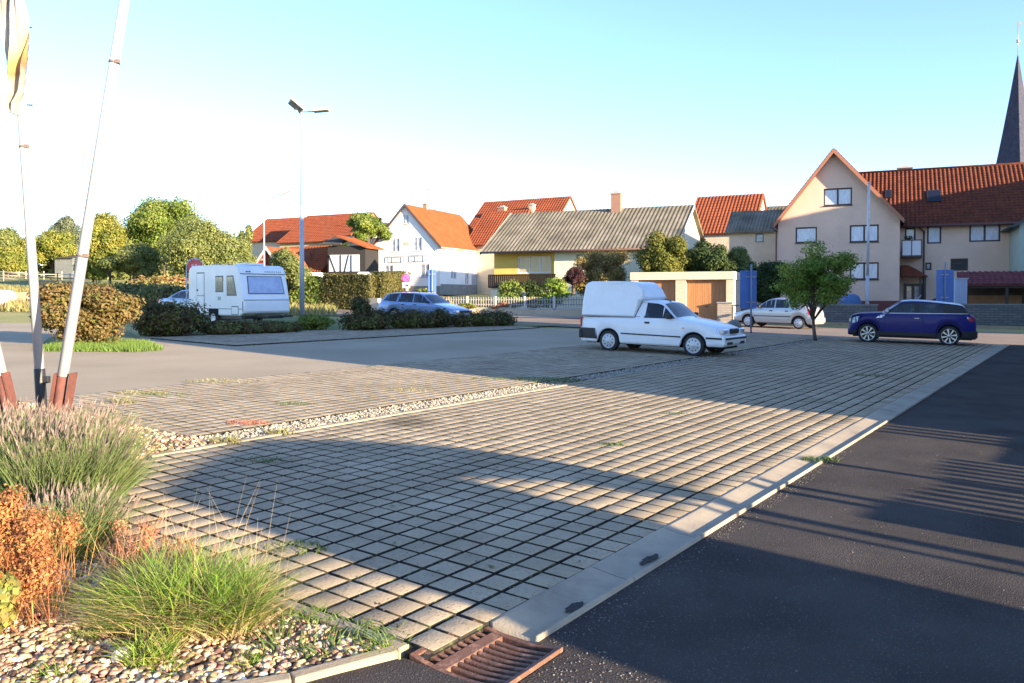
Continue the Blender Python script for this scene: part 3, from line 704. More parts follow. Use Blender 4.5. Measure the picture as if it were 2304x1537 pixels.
van.block('number_plate', -.08, -.05, -.26, .26, .36, .46, M_plate, bevel=.004)
van.mirror(1.42, .95, M_black, .1); van.wheels('cap', 9, rimr=.2)
mb = MB(); mb.tube((1.75, 0, 1.40), (1.95, 0, 1.445), .012); mb.box(1.7, -.05, 1.40, 1.78, .05, 1.425); mb.build('roof_aerial', M_black, van.root)
def box_body():
    prof = [(2.42, .955), (2.30, 1.40), (2.20, 1.45), (2.21, 1.50), (2.27, 1.66), (2.34, 1.77), (2.44, 1.85), (2.56, 1.89), (2.72, 1.908), (2.95, 1.912), (3.3, 1.91), (3.8, 1.90), (3.93, 1.86), (3.99, 1.78), (4.05, 1.4), (4.09, .955)]
    mb = MB(); mb.prism(prof, lambda a, b, c: (a, c * (1 - .07 * max(0, b - .95)) * (1 - .30 * min(1, max(0, (b - 1.4) / .3)) * min(1, max(0, (2.95 - a) / .75)) ** 1.6), b), -.80, .80)
    o = mb.build('cargo_box', W_paint, van.root, bevel=.13, seg=5, smooth=True)
    try: o.data.set_sharp_from_angle(angle=R(40))
    except Exception: pass
    mb = MB(); mb.box(2.4, -.815, .945, 4.09, .815, .957); mb.build('box_seam', mat('seam_grey', (.3, .3, .3), .6), van.root)
    for sd in (-1, 1):
        mb = MB(); mb.box(4.08, sd * .70 - .06, .64, 4.13, sd * .70 + .06, .92); mb.build('tail_light', M_red, van.root, bevel=.01)
box_body()
# --- blue hatch
B_paint = mat('blue_paint', (.005, .006, .15), .35, spec=.3, coat=.18)
Ssil = mat('silver_roof_paint', (.5, .53, .58), .3, metal=.5, coat=.6)
top = [(0, .50), (.015, .84), (.06, .96), (.2, 1.03), (.55, 1.06), (.95, 1.085), (1.06, 1.10), (1.1, 1.13), (1.6, 1.46), (1.8, 1.515), (2.2, 1.53), (2.8, 1.49), (3.4, 1.43), (3.58, 1.40), (3.66, 1.36), (3.84, 1.08), (3.98, 1.02), (4.05, .85), (4.06, .5)]
belt = [(0, .5), (.12, .84), (.5, .95), (1.2, 1.03), (2.5, 1.06), (3.6, 1.09), (3.95, .98), (4.06, .7)]
mini = Car('blue_hatchback', 'dark blue hatchback with silver roof and alloy wheels parked at the end of the paving', 'car', G(1952, 771.5), G(2134, 779), 4.06, 1.78, top, belt, .24, .64, 3.24, .335, B_paint, tumble=.24, taper=.12, scale=.925, crown=.03)
mini.body()
mini.panel('window_band', [(1.22, 1.065), (1.66, 1.40), (1.9, 1.44), (3.0, 1.42), (3.58, 1.37), (3.80, 1.12), (3.78, 1.10)], M_black, .005)
mini.panel('side_window', [(1.36, 1.075), (1.74, 1.375), (2.14, 1.41), (2.18, 1.075)], M_glass, .009)
mini.panel('side_window', [(2.28, 1.08), (2.26, 1.41), (2.9, 1.39), (3.05, 1.08)], M_glass, .009)
mini.toppanel('windscreen', 1.14, 1.64, .93, .88, M_glass); mini.toppanel('roof', 1.70, 3.68, 1.02, 1.02, Ssil, .014, n=24)
mini.toppanel('rear_window', 3.70, 3.86, .85, .85, M_glass)
mini.panel('door', [(1.26, .42), (1.20, .9), (1.24, 1.04), (2.42, 1.05), (2.46, .6), (2.40, .42)], B_paint, .004)
mini.panel('belt_trim', [(1.12, 1.045), (1.12, 1.062), (3.8, 1.10), (3.8, 1.083)], M_alloy, .010)
mini.panel('side_scuttle', [(.9, .88), (1.02, .99), (1.20, 1.0), (1.12, .9)], M_alloy, .009)
mini.panel('sill_cladding', [(.9, .22), (.9, .42), (2.95, .42), (2.95, .22)], M_black, .014)
mini.panel('a_pillar_trim', [(1.06, 1.07), (1.62, 1.43), (1.70, 1.43), (1.18, 1.07)], Ssil, .009)
mini.panel('rear_cladding', [(3.58, .26), (3.62, .50), (4.04, .52), (4.04, .26)], M_black, .014); mini.panel('front_cladding', [(.02, .26), (.02, .40), (.26, .44), (.26, .26)], M_black, .014)
mini.block('rear_bumper', 3.98, 4.10, -.76, .76, .28, .52, M_black, bevel=.03); mini.block('front_bumper', -.05, .08, -.74, .74, .26, .5, B_paint, bevel=.05)
mini.panel('tail_light', [(3.82, .84), (3.78, 1.0), (3.92, .97), (3.99, .84)], M_red, .016)
mini.panel('tail_light_surround', [(3.76, .92), (3.73, 1.01), (3.79, 1.01), (3.82, .92)], M_lamp, .020)
mini.panel('headlight', [(.08, .68), (.10, .84), (.22, .93), (.34, .92), (.32, .78), (.24, .70)], M_lamp, .018)
mini.block('headlight', -.005, .12, .46, .72, .68, .86, M_lamp, both=True, bevel=.05)
mini.block('tail_light', 3.94, 4.03, .56, .74, .8, .98, M_red, both=True, bevel=.03); mini.block('grille', -.03, .04, -.5, .5, .5, .68, M_black, bevel=.04)
mini.mirror(1.28, 1.09, Ssil, .09); mini.wheels('alloy', 8, rimr=.245, archm=M_black)
mb = MB(); mb.tube((2.2, 0, 1.53), (2.32, 0, 1.70), .009, .006); mb.build('roof_aerial', M_alloy, mini.root)
for sd in (-1, 1):
    mb = MB(); y = mini.side_y(2.3, .9); mb.box(2.14, sd * (y + .008) - .012, .89, 2.3, sd * (y + .008) + .012, .915); mb.build('door_handle', M_alloy, mini.root, bevel=.006)
# --- silver hatchback (5 door)
S_paint = mat('silver_paint', (.48, .49, .50), .3, metal=.55, coat=.7)
top = [(0, .48), (.02, .60), (.15, .72), (.5, .80), (.95, .88), (1.02, .91), (1.5, 1.24), (1.75, 1.37), (2.1, 1.42), (2.6, 1.41), (3.05, 1.35), (3.2, 1.29), (3.55, .98), (3.68, .92), (3.73, .6), (3.74, .48)]
belt = [(0, .48), (.15, .65), (.6, .78), (1.1, .87), (2.4, .92), (3.4, .93), (3.74, .7)]
def five_door(name, label, nf, nr, group=None):
    c = Car(name, label, 'car', nf, nr, 3.74, 1.62, top, belt, .23, .72, 3.16, .28, S_paint, tumble=.33); c.body()
    c.panel('side_window', [(1.22, .92), (1.58, 1.22), (1.82, 1.30), (2.0, 1.31), (2.0, .93)], M_glass, .006)
    c.panel('side_window', [(2.06, .93), (2.06, 1.315), (2.55, 1.31), (2.72, 1.0), (2.7, .95)], M_glass, .006)
    c.panel('side_window', [(2.76, .98), (2.64, 1.29), (2.95, 1.22), (3.2, 1.0)], M_glass, .006)
    c.panel('door', [(1.08, .32), (1.08, .90), (2.02, .91), (2.02, .32)], S_paint, .004); c.panel('door', [(2.05, .32), (2.05, .91), (2.74, .92), (2.86, .66), (2.66, .32)], S_paint, .004)
    c.panel('trim_strip', [(1.02, .52), (1.02, .56), (2.8, .575), (2.8, .535)], M_black, .01); c.toppanel('windscreen', 1.06, 1.56, .92, .86, M_glass); c.toppanel('rear_window', 3.22, 3.5, .88, .9, M_glass)
    for x in (1.86, 2.6):
        for sd in (-1, 1):
            mb = MB(); y = c.side_y(x, .8); mb.box(x - .07, sd * (y + .006) - .01, .77, x + .07, sd * (y + .006) + .01, .82); mb.build('door_handle', M_black, c.root)
    c.block('front_bumper', -.05, .06, -.72, .72, .26, .5, S_paint, bevel=.04); c.block('rear_bumper', 3.68, 3.79, -.74, .74, .28, .52, S_paint, bevel=.04)
    c.block('headlight', -.0, .1, .42, .7, .54, .66, M_lamp, both=True, bevel=.03); c.panel('tail_light', [(3.56, .66), (3.52, .92), (3.68, .9), (3.7, .66)], M_red, .01)
    c.mirror(1.3, .92, M_black, .08); c.wheels('cap', 7, rimr=.2); return c
hatch = five_door('silver_hatchback', 'silver five door hatchback at the roadside behind the small round tree', G(1683, 735.5), G(1790, 740.5))
# --- silver estate car
top = [(0, .46), (.02, .58), (.15, .68), (.6, .80), (1.1, .89), (1.2, .92), (1.75, 1.27), (1.95, 1.37), (2.3, 1.42), (3.2, 1.43), (3.85, 1.38), (4.0, 1.33), (4.28, .98), (4.38, .9), (4.4, .5)]
belt = [(0, .46), (.2, .62), (.8, .80), (1.25, .88), (2.4, .93), (4.2, .95), (4.4, .8)]
G_paint = mat('blue_silver_paint', (.22, .30, .48), .28, metal=.55, coat=.8)
fw = (-3.35, 36.9); rw = (-5.6, 38.1)
est = Car('estate_car', 'silver blue estate car with roof rails half hidden by the low hedge', 'car', fw, rw, 4.4, 1.70, top, belt, .23, .85, 3.42, .30, G_paint, tumble=.33); est.body()
est.panel('side_window', [(1.4, .925), (1.85, 1.28), (2.3, 1.34), (2.3, .94)], M_glass, .006); est.panel('side_window', [(2.36, .94), (2.36, 1.345), (3.1, 1.35), (3.2, .96)], M_glass, .006); est.panel('side_window', [(3.27, .965), (3.18, 1.35), (3.8, 1.30), (4.1, 1.0)], M_glass, .006)
est.panel('door', [(1.2, .32), (1.2, .9), (2.33, .92), (2.33, .32)], G_paint, .004); est.panel('door', [(2.37, .32), (2.37, .92), (3.24, .94), (3.1, .5), (2.98, .32)], G_paint, .004)
est.toppanel('windscreen', 1.24, 1.82, .92, .87, M_glass); est.block('headlight', -.01, .12, .42, .74, .50, .62, M_lamp, both=True, bevel=.03); est.block('grille', -.04, .02, -.4, .4, .5, .6, M_black)
est.mirror(1.5, .93, M_black, .08); est.wheels('cap', 7, rimr=.21); est.block('front_bumper', -.06, .06, -.75, .75, .25, .47, G_paint, bevel=.04); est.block('rear_bumper', 4.34, 4.45, -.75, .75, .28, .5, G_paint, bevel=.04)
est.toppanel('bonnet', .15, 1.1, .98, .98, G_paint, .004)
for x in (2.2, 2.9):
    for sd in (-1, 1):
        mb = MB(); y = est.side_y(x, .84); mb.box(x - .08, sd * (y + .006) - .01, .81, x + .08, sd * (y + .006) + .01, .85); mb.build('door_handle', M_black, est.root)
for sd in (-1, 1):
    mb = MB(); mb.tube((2.1, sd * .56, 1.45), (3.7, sd * .58, 1.44), .015)
    for x in (2.12, 2.9, 3.68): mb.tube((x, sd * .57, 1.38), (x, sd * .57, 1.45), .012)
    mb.build('roof_rail', M_black, est.root)
# --- sedan behind the caravan
D_paint = mat('pale_blue_paint', (.28, .33, .42), .28, metal=.5, coat=.8)
top = [(0, .46), (.02, .58), (.15, .68), (.6, .82), (1.2, .92), (1.3, .95), (1.9, 1.3), (2.1, 1.38), (2.6, 1.42), (3.1, 1.37), (3.75, 1.02), (3.9, .99), (4.45, .96), (4.52, .9), (4.55, .5)]
belt = [(0, .46), (.2, .62), (.8, .82), (1.25, .90), (2.4, .94), (4.2, .95), (4.55, .8)]
a = Vector(G(440, 703)); 
sed = Car('saloon_car', 'pale blue saloon car parked beyond the caravan with only its tail in view', 'car', (-14.1, 37.2), (-16.4, 38.5), 4.55, 1.72, top, belt, .23, .85, 3.5, .30, D_paint, tumble=.33); sed.body()
sed.panel('side_window', [(1.5, .955), (1.95, 1.28), (2.4, 1.33), (2.4, .97)], M_glass, .006); sed.panel('side_window', [(2.46, .97), (2.46, 1.335), (3.0, 1.29), (3.5, 1.04), (3.45, .99)], M_glass, .006)
sed.toppanel('rear_window', 3.14, 3.72, .85, .9, M_glass); sed.wheels('cap', 7, rimr=.21); sed.panel('tail_light', [(4.3, .74), (4.28, .88), (4.5, .87), (4.52, .74)], M_red, .01); sed.block('tail_light', 4.5, 4.58, .5, .76, .74, .88, M_red, both=True); sed.block('rear_bumper', 4.5, 4.62, -.78, .78, .3, .54, D_paint, bevel=.04)
# --- dark car in the yard
K_paint = mat('dark_paint', (.012, .016, .04), .3, coat=.6)
top = [(0, .48), (.02, .60), (.15, .72), (.5, .80), (.95, .88), (1.02, .91), (1.5, 1.24), (1.75, 1.37), (2.1, 1.44), (2.6, 1.43), (3.05, 1.38), (3.2, 1.32), (3.55, .98), (3.68, .92), (3.73, .6), (3.74, .48)]
belt = [(0, .48), (.15, .65), (.6, .78), (1.1, .87), (2.4, .92), (3.4, .93), (3.74, .7)]
x0, D0 = at(2062, 50.5)
yard = Car('dark_car', 'dark car parked in the yard behind the stone wall', 'car', (x0, D0), (x0 + 2.0, D0 - 1.35), 3.74, 1.62, top, belt, .23, .72, 3.16, .28, K_paint, tumble=.33); yard.body()
yard.panel('side_window', [(1.22, .92), (1.58, 1.22), (1.82, 1.30), (2.0, 1.31), (2.0, .93)], M_glass, .006); yard.panel('side_window', [(2.06, .93), (2.06, 1.315), (2.55, 1.31), (3.2, 1.0), (3.1, .95)], M_glass, .006); yard.wheels('cap', 7, rimr=.2)
# --- caravan
def caravan():
    fx, fy = at(548, 31.6); ang = math.atan2(.87, -.5)   # local +x = away from camera (front window end faces us), local y across
    d = Vector((-.45, .893)); q = Vector((.66, .75))
    t = thing('caravan', 'white touring caravan with large front window standing behind the low hedge', 'caravan', (fx, fy, gz(fx, fy) + .0), math.atan2(q.y, q.x))
    # local x = across to the right (0..2.1), local y = depth away (0..4.6)
    Wd, Ln = 2.12, 4.5
    shell = mat('caravan_shell', (.82, .83, .84), .4, c2=(.74, .76, .76), scale=1.6, coat=.2); seam = mat('caravan_seam', (.10, .12, .12), .6)
    prof = [(.30, .42), (.02, .55), (-.0, .62), (.0, 1.0), (.08, 1.25), (.28, 2.0), (.36, 2.25), (.46, 2.40), (.7, 2.47), (2.5, 2.52), (4.2, 2.50), (4.42, 2.40), (4.5, 2.2), (4.5, .5), (4.42, .42)]
    mb = MB(); mb.prism(prof, lambda a, b, c: (c, a, b), 0, Wd); o = mb.build('body', shell, t, bevel=.07, seg=3, smooth=True)
    try: o.data.set_sharp_from_angle(angle=R(35))
    except Exception: pass
    def fy_(z): return lerp_prof([(.62, 0), (1.0, 0), (1.25, .08), (2.0, .28), (2.25, .36)], z) - .012
    def fpanel(name, x0, x1, z0, z1, m, off=.0, inset=0.):
        mb = MB(); n = 5; g = []
        for i in range(n + 1):
            z = z0 + (z1 - z0) * i / n; e = inset * i / n
            g.append([mb.bm.verts.new((x0 + e, fy_(z) - off, z)), mb.bm.verts.new((x1 - e, fy_(z) - off, z))])
            g[-1] += [mb.bm.verts.new((x1 - e, fy_(z) + .03, z)), mb.bm.verts.new((x0 + e, fy_(z) + .03, z))]
        for A, B in zip(g[:-1], g[1:]):
            for k in range(4): mb.bm.faces.new((A[k], A[(k + 1) % 4], B[(k + 1) % 4], B[k]))
        mb.bm.faces.new(g[0]); mb.bm.faces.new(g[-1]); return mb.build(name, m, t)
    fpanel('window_frame', .26, 1.92, 1.30, 2.03, seam, .004, .05)
    w = fpanel('front_window', .30, 1.88, 1.34, 2.0, mat('caravan_window', (.30, .36, .52), .1, c2=(.42, .47, .62), scale=3, coat=.5), .012, .05)
    fpanel('band', .04, 2.08, 1.045, 1.075, seam, .006); fpanel('band', .04, 2.08, 2.10, 2.13, seam, .01)
    fpanel('locker', .10, 2.02, .62, 1.0, shell, .02)
    mb = MB()
    for k in range(9): mb.box(1.15 + k * .09, fy_(2.2) + .0, 2.19, 1.19 + k * .09, fy_(2.2) + .05, 2.225)
    for k in range(2): mb.box(.3 + k * .12, fy_(2.2) - .01, 2.18, .38 + k * .12, fy_(2.2) + .05, 2.23)
    mb.build('lettering', seam, t)
    for sx in (.2, 1.92): mb = MB(); mb.lathe([(.045, -.03), (.045, .03)], 12, 'Y', (sx, 0, .93)); mb.lathe([(.0, -.03), (.045, -.03)], 12, 'Y', (sx, 0, .93)); mb.build('marker_light', M_black, t)
    def spanel(name, y0, y1, z0, z1, m, off=.008, parent=t, sl=0.):
        mb = MB(); P = [(-off, y0, z0), (-off, y1, z0), (-off, y1, z1), (-off, y0 + sl, z1)]; Q = [(.03, p[1], p[2]) for p in P]
        v = [mb.bm.verts.new(p) for p in P + Q]
        for f in ((0, 1, 2, 3), (7, 6, 5, 4), (0, 1, 5, 4), (1, 2, 6, 5), (2, 3, 7, 6), (3, 0, 4, 7)): mb.bm.faces.new([v[k] for k in f])
        return mb.build(name, m, parent, bevel=.006)
    spanel('door_seal', 3.1, 3.76, .46, 2.22, seam, .004); dd = spanel('door', 3.14, 3.72, .50, 2.17, shell, .014); spanel('door_split', 3.12, 3.74, 1.22, 1.245, seam, .018, dd)
    spanel('door_handle', 3.64, 3.72, 1.42, 1.52, M_black, .035, dd)
    cur = mat('curtain_glass', (.10, .12, .12), .1, c2=(.32, .33, .30), scale=9, coat=.5, stretch=(1, 3, .6), contrast=(.42, .6))
    for (a, b, z0, z1, sl) in ((.55, 1.25, 1.27, 2.0, .25), (1.60, 2.15, 1.42, 2.0, 0)):
        spanel('window_frame', a - .04, b + .04, z0 - .04, z1 + .05, seam, .006, sl=sl); spanel('side_window', a, b, z0, z1, cur, .016, sl=sl)
    spanel('stripe', .15, 3.05, .68, .72, mat('grey_stripe', (.3, .32, .36), .5), .004); spanel('stripe', 3.8, 4.4, .68, .72, mat('grey_stripe', (.3, .32, .36), .5), .004)
    spanel('hatch_seal', .38, .92, .46, .82, seam, .004); spanel('service_hatch', .42, .88, .49, .78, shell, .014)
    spanel('sticker', 1.75, 2.02, 1.05, 1.2, mat('grey_print', (.35, .4, .38), .5), .004); spanel('corner_trim', -.0 + .04, .09, .6, 1.0, seam, .006)
    mb = MB(); mb.box(-.012, 1.95, .40, .03, 2.75, .70); mb.build('wheel_arch', M_dark, t, bevel=.01)
    for sx in (.0, Wd - .18):
        mb = MB(); mb.lathe([(.19, sx), (.28, sx + .01), (.31, sx + .04), (.31, sx + .14), (.28, sx + .18), (0, sx + .18)], 24, 'Y', (0, 0, 0)); o = mb.build('wheel', M_tyre, t); o.rotation_euler = (0, 0, -PI / 2); o.location = (0, 2.35, .31)
        o.rotation_euler = (0, 0, PI / 2); o.location = (sx * 2 + .18, 2.35, .31) if sx else (.18, 2.35, .31)
        mb = MB(); mb.lathe([(.0, -.0), (.12, .0), (.19, .02)], 24, 'Y'); r_ = mb.build('rim', M_cap, o)
        r_.location = (0, sx + .185, 0) if sx == 0 else (0, sx + .18, 0)
    mb = MB(); mb.box(.5, -1.0, .38, 1.6, 0, .46); mb.tube((1.06, -1.0, .42), (1.06, -1.25, .42), .04); mb.build('drawbar', M_black, t)
    mb = MB(); mb.box(.1, .3, .30, 2.0, 4.3, .44); mb.build('chassis', M_black, t)
    mb = MB(); mb.box(.6, .9, 2.49, 1.5, 1.7, 2.58); mb.build('roof_vent', shell, t, bevel=.05)
caravan()
# ================================================================== BUILDINGS
def tilemat(name, c, c2, c3=None, sc=2.0, rough=.8): return mat(name, c, rough, c2=c2, c3=c3, scale=sc, detail=9, bump=.004, bscale=40, spec=.12)
class House:
    """local x along the facade facing the camera, local y away from it; origin = left front corner"""
    def __init__(s, name, label, px, D, deg, cat='house', z0=None):
        s.C = at(px, D); s.z0 = gz(*s.C) - .15 if z0 is None else z0
        a = R(deg); s.e1 = (math.cos(a), math.sin(a)); s.e2 = (-math.sin(a), math.cos(a))
        s.root = thing(name, label, cat, (s.C[0], s.C[1], s.z0), a)
    def f(s, px, py, y=0.):                   # pixel -> (x,z) on the plane local y = const
        d = ray(px, py); ox = s.C[0] + s.e2[0] * y; oy = s.C[1] + s.e2[1] * y
        # t*d - o = a*e1  -> cross with e1
        t = (ox * s.e1[1] - oy * s.e1[0]) / (d[0] * s.e1[1] - d[1] * s.e1[0])
        X, Y = t * d[0] - ox, t * d[1] - oy
        return (X * s.e1[0] + Y * s.e1[1], HC + t * d[2] - s.z0)
    def r(s, px, py, x=0.):                   # pixel -> (y,z) on the plane local x = const
        d = ray(px, py); ox = s.C[0] + s.e1[0] * x; oy = s.C[1] + s.e1[1] * x
        t = (ox * s.e2[1] - oy * s.e2[0]) / (d[0] * s.e2[1] - d[1] * s.e2[0])
        X, Y = t * d[0] - ox, t * d[1] - oy
        return (X * s.e2[0] + Y * s.e2[1], HC + t * d[2] - s.z0)
def wall_holes(mb, outline, holes, fn, depth=.14):
    """outline [(a,b)], holes [(a0,b0,a1,b1)], fn(a,b,c)->3D with c = depth inwards"""
    loops = [[Vector((a, b, 0)) for a, b in outline]] + [[Vector(p + (0,)) for p in ((h[0], h[1]), (h[0], h[3]), (h[2], h[3]), (h[2], h[1]))] for h in holes]
    flat = [p for l in loops for p in l]; vs = [mb.bm.verts.new(fn(p.x, p.y, 0)) for p in flat]
    for t in tessellate_polygon(loops):
        try: mb.bm.faces.new([vs[i] for i in t])
        except Exception: pass
    for h in holes:
        q = [(h[0], h[1]), (h[2], h[1]), (h[2], h[3]), (h[0], h[3])]
        for i in range(4):
            a, b = q[i], q[(i + 1) % 4]; mb.face([fn(*a, 0), fn(*b, 0), fn(*b, depth), fn(*a, depth)])
        mb.face([fn(*a, depth) for a in q])
def window(parent, fn, a0, b0, a1, b1, frame, pane, mull=(), bar=(), fw=.07, dep=.10, name='window', sill=None, proud=.0):
    """frame mesh with pane and sill as sub parts; fn(a,b,c)"""
    mb = MB()
    def bx(p0, q0, p1, q1, c0, c1):
        P = [fn(p0, q0, c0), fn(p1, q0, c0), fn(p1, q1, c0), fn(p0, q1, c0), fn(p0, q0, c1), fn(p1, q0, c1), fn(p1, q1, c1), fn(p0, q1, c1)]
        v = [mb.bm.verts.new(p) for p in P]
        for f in ((0, 1, 2, 3), (7, 6, 5, 4), (0, 1, 5, 4), (1, 2, 6, 5), (2, 3, 7, 6), (3, 0, 4, 7)): mb.bm.faces.new([v[k] for k in f])
    c0, c1 = dep - .06 - proud, dep - .003
    bx(a0, b0, a1, b0 + fw, c0, c1); bx(a0, b1 - fw, a1, b1, c0, c1); bx(a0, b0 + fw, a0 + fw, b1 - fw, c0, c1); bx(a1 - fw, b0 + fw, a1, b1 - fw, c0, c1)
    for m_ in mull: x = a0 + (a1 - a0) * m_; bx(x - fw * .6, b0 + fw, x + fw * .6, b1 - fw, c0, c1)
    for m_ in bar: z = b0 + (b1 - b0) * m_; bx(a0 + fw, z - .02, a1 - fw, z + .02, c0 + .004, c1)
    w = mb.build(name, frame, parent)
    mb = MB(); bx(a0 + fw, b0 + fw, a1 - fw, b1 - fw, c0 + .03, c1 - .01); mb.build('pane', pane, w)
    if sill is not None: mb = MB(); bx(a0 - .05, b0 - .05, a1 + .05, b0, -.06, .1); mb.build('sill', sill, w)
    return w
def roof_slab(name, parent, o, u, v, m, rib=.0, amp=.0, rows=0, rstep=.0, th=.12, res=6, skew=0., cap=True):
    """o = eave start, u = vector along the eave, v = vector up the slope. Ribs run up the slope."""
    o, u, v = Vector(o), Vector(u), Vector(v); Lu, Lv = u.length, v.length; nrm = u.cross(v).normalized()
    if nrm.z < 0: nrm = -nrm
    nx = max(2, int(Lu / rib * res)) if rib else 2
    if rows:
        vs_ = []
        for i in range(rows): vs_ += [(i / rows, rstep), ((i + 1) / rows, 0.)]
    else: vs_ = [(0, 0), (.5, 0), (1, 0)]
    V = []; nxv = nx + 1
    for (t, h) in vs_:
        for i in range(nxv):
            q = i / nx; off = h
            if rib: off += amp * (.5 + .5 * math.cos(2 * PI * q * Lu / rib))
            V.append(o + u * q + v * t + nrm * off)
    Fc = []
    for j in range(len(vs_) - 1):
        for i in range(nx): Fc.append((j * nxv + i, j * nxv + i + 1, (j + 1) * nxv + i + 1, (j + 1) * nxv + i))
    b = len(V); V += [o - nrm * th, o + u - nrm * th, o + u + v - nrm * th, o + v - nrm * th]
    bm = bmesh.new(); vs = [bm.verts.new(p) for p in V]
    for f in Fc: bm.faces.new([vs[k] for k in f])
    last = (len(vs_) - 1) * nxv
    bm.faces.new([vs[b], vs[b + 3], vs[b + 2], vs[b + 1]])
    bm.faces.new([vs[i] for i in range(nxv)] + [vs[b + 1], vs[b]]); bm.faces.new([vs[last + i] for i in range(nxv - 1, -1, -1)] + [vs[b + 3], vs[b + 2]])
    bm.faces.new([vs[j * nxv] for j in range(len(vs_))] + [vs[b + 3], vs[b]]); bm.faces.new([vs[j * nxv + nx] for j in range(len(vs_) - 1, -1, -1)] + [vs[b + 1], vs[b + 2]])
    bmesh.ops.recalc_face_normals(bm, faces=bm.faces)
    me = bpy.data.meshes.new(name); bm.to_mesh(me); bm.free(); me.materials.append(m)
    ob = bpy.data.objects.new(name, me); col.objects.link(ob); ob.parent = parent
    return ob
FN = lambda y0=0.: (lambda a, b, c: (a, y0 + c, b))       # facade facing -y
FR = lambda x0: (lambda a, b, c: (x0 - c, a, b))          # wall facing +x
def gable_house(h, W, Dp, he, hr, ridge, wallm, roofm, holesF=(), holesR=(), oh=.35, ohg=.3, rib=0, amp=0, rows=0, rstep=0, apex=.5, th=.12, name='wall', verge=None, gutter=None, x0=0., y0=0.):
    mb = MB()
    if ridge == 'y':     # gable faces the camera
        ax = x0 + W * apex
        wall_holes(mb, [(x0, 0), (x0 + W, 0), (x0 + W, he), (ax, hr), (x0, he)], holesF, FN(y0)); wall_holes(mb, [(y0, 0), (y0 + Dp, 0), (y0 + Dp, he), (y0, he)], holesR, FR(x0 + W))
        mb.face([(x0, y0, 0), (x0, y0 + Dp, 0), (x0, y0 + Dp, he), (x0, y0, he)]); mb.face([(x0, y0 + Dp, 0), (x0 + W, y0 + Dp, 0), (x0 + W, y0 + Dp, he), (ax, y0 + Dp, hr), (x0, y0 + Dp, he)])
        w = mb.build(name, wallm, h.root, recalc=False)
        for sg, xe, wd in ((-1, x0, ax - x0), (1, x0 + W, x0 + W - ax)):
            sl = (hr - he) / wd; ex = xe + sg * oh; ez = he - sl * oh + .02
            roof_slab('roof', h.root, (ex, y0 - ohg, ez), (0, Dp + 2 * ohg, 0), (ax - ex, 0, hr + .02 - ez), roofm, rib, amp, rows, rstep, th)
            if verge: P = MB(); P.prism([(ex, ez - th - .16), (ax, hr - th - .14), (ax, hr + .06), (ex, ez + .05)], lambda a, b, c: (a, c, b), y0 - ohg - .03, y0 - ohg - .002); P.build('verge_board', verge, h.root)
            if gutter: P = MB(); P.tube((ex + sg * .05, y0 - ohg, ez - .06), (ex + sg * .05, y0 + Dp + ohg, ez - .06), .07); P.build('rain_gutter', gutter, h.root)
    else:                # ridge along x
        ay = y0 + Dp * apex
        wall_holes(mb, [(x0, 0), (x0 + W, 0), (x0 + W, he), (x0, he)], holesF, FN(y0)); wall_holes(mb, [(y0, 0), (y0 + Dp, 0), (y0 + Dp, he), (ay, hr), (y0, he)], holesR, FR(x0 + W))
        mb.face([(x0, y0, 0), (x0, y0 + Dp, 0), (x0, y0 + Dp, he), (x0, ay, hr), (x0, y0, he)]); mb.face([(x0, y0 + Dp, 0), (x0 + W, y0 + Dp, 0), (x0 + W, y0 + Dp, he), (x0, y0 + Dp, he)])
        w = mb.build(name, wallm, h.root, recalc=False)
        for sg, ye, wd in ((-1, y0, ay - y0), (1, y0 + Dp, y0 + Dp - ay)):
            sl = (hr - he) / wd; ey = ye + sg * oh; ez = he - sl * oh + .02
            roof_slab('roof', h.root, (x0 - ohg, ey, ez), (W + 2 * ohg, 0, 0), (0, ay - ey, hr + .02 - ez), roofm, rib, amp, rows, rstep, th)
            if verge:
                for xx in (x0 - ohg - .03, x0 + W + ohg + .002):
                    P = MB(); P.prism([(ey, ez - th - .14), (ay, hr - th - .12), (ay, hr + .06), (ey, ez + .05)], lambda a, b, c: (c, a, b), xx, xx + .028); P.build('verge_board', verge, h.root)
            if gutter: P = MB(); P.tube((x0 - ohg, ey + sg * .05, ez - .06), (x0 + W + ohg, ey + sg * .05, ez - .06), .07); P.build('rain_gutter', gutter, h.root)
    return w
def chimney(h, x, y, z0, w, d, hh, m, cap, name='chimney'):
    mb = MB(); mb.box(x - w / 2, y - d / 2, z0, x + w / 2, y + d / 2, z0 + hh); c = mb.build(name, m, h.root)
    mb = MB(); mb.box(x - w / 2 - .06, y - d / 2 - .06, z0 + hh, x + w / 2 + .06, y + d / 2 + .06, z0 + hh + .1); mb.box(x - w / 4, y - d / 4, z0 + hh + .1, x + w / 4, y + d / 4, z0 + hh + .25); mb.build('chimney_cap', cap, c)
def skylight(h, o, u, v, a0, b0, a1, b1, m, mf):
    o, u, v = Vector(o), Vector(u).normalized(), Vector(v).normalized(); n = u.cross(v).normalized(); n = n if n.z > 0 else -n
    def q(a, b, c): return o + u * a + v * b + n * c
    mb = MB(); P = [q(a, b, c) for c in (.02, .14) for a, b in ((a0, b0), (a1, b0), (a1, b1), (a0, b1))]; vv = [mb.bm.verts.new(p) for p in P]
    for f in ((3, 2, 1, 0), (4, 5, 6, 7), (0, 1, 5, 4), (1, 2, 6, 5), (2, 3, 7, 6), (3, 0, 4, 7)): mb.bm.faces.new([vv[k] for k in f])
    w = mb.build('skylight', mf, h.root); e = .08
    mb = MB(); mb.face([q(a0 + e, b0 + e, .146), q(a1 - e, b0 + e, .146), q(a1 - e, b1 - e, .146), q(a0 + e, b1 - e, .146)]); mb.build('pane', m, w)
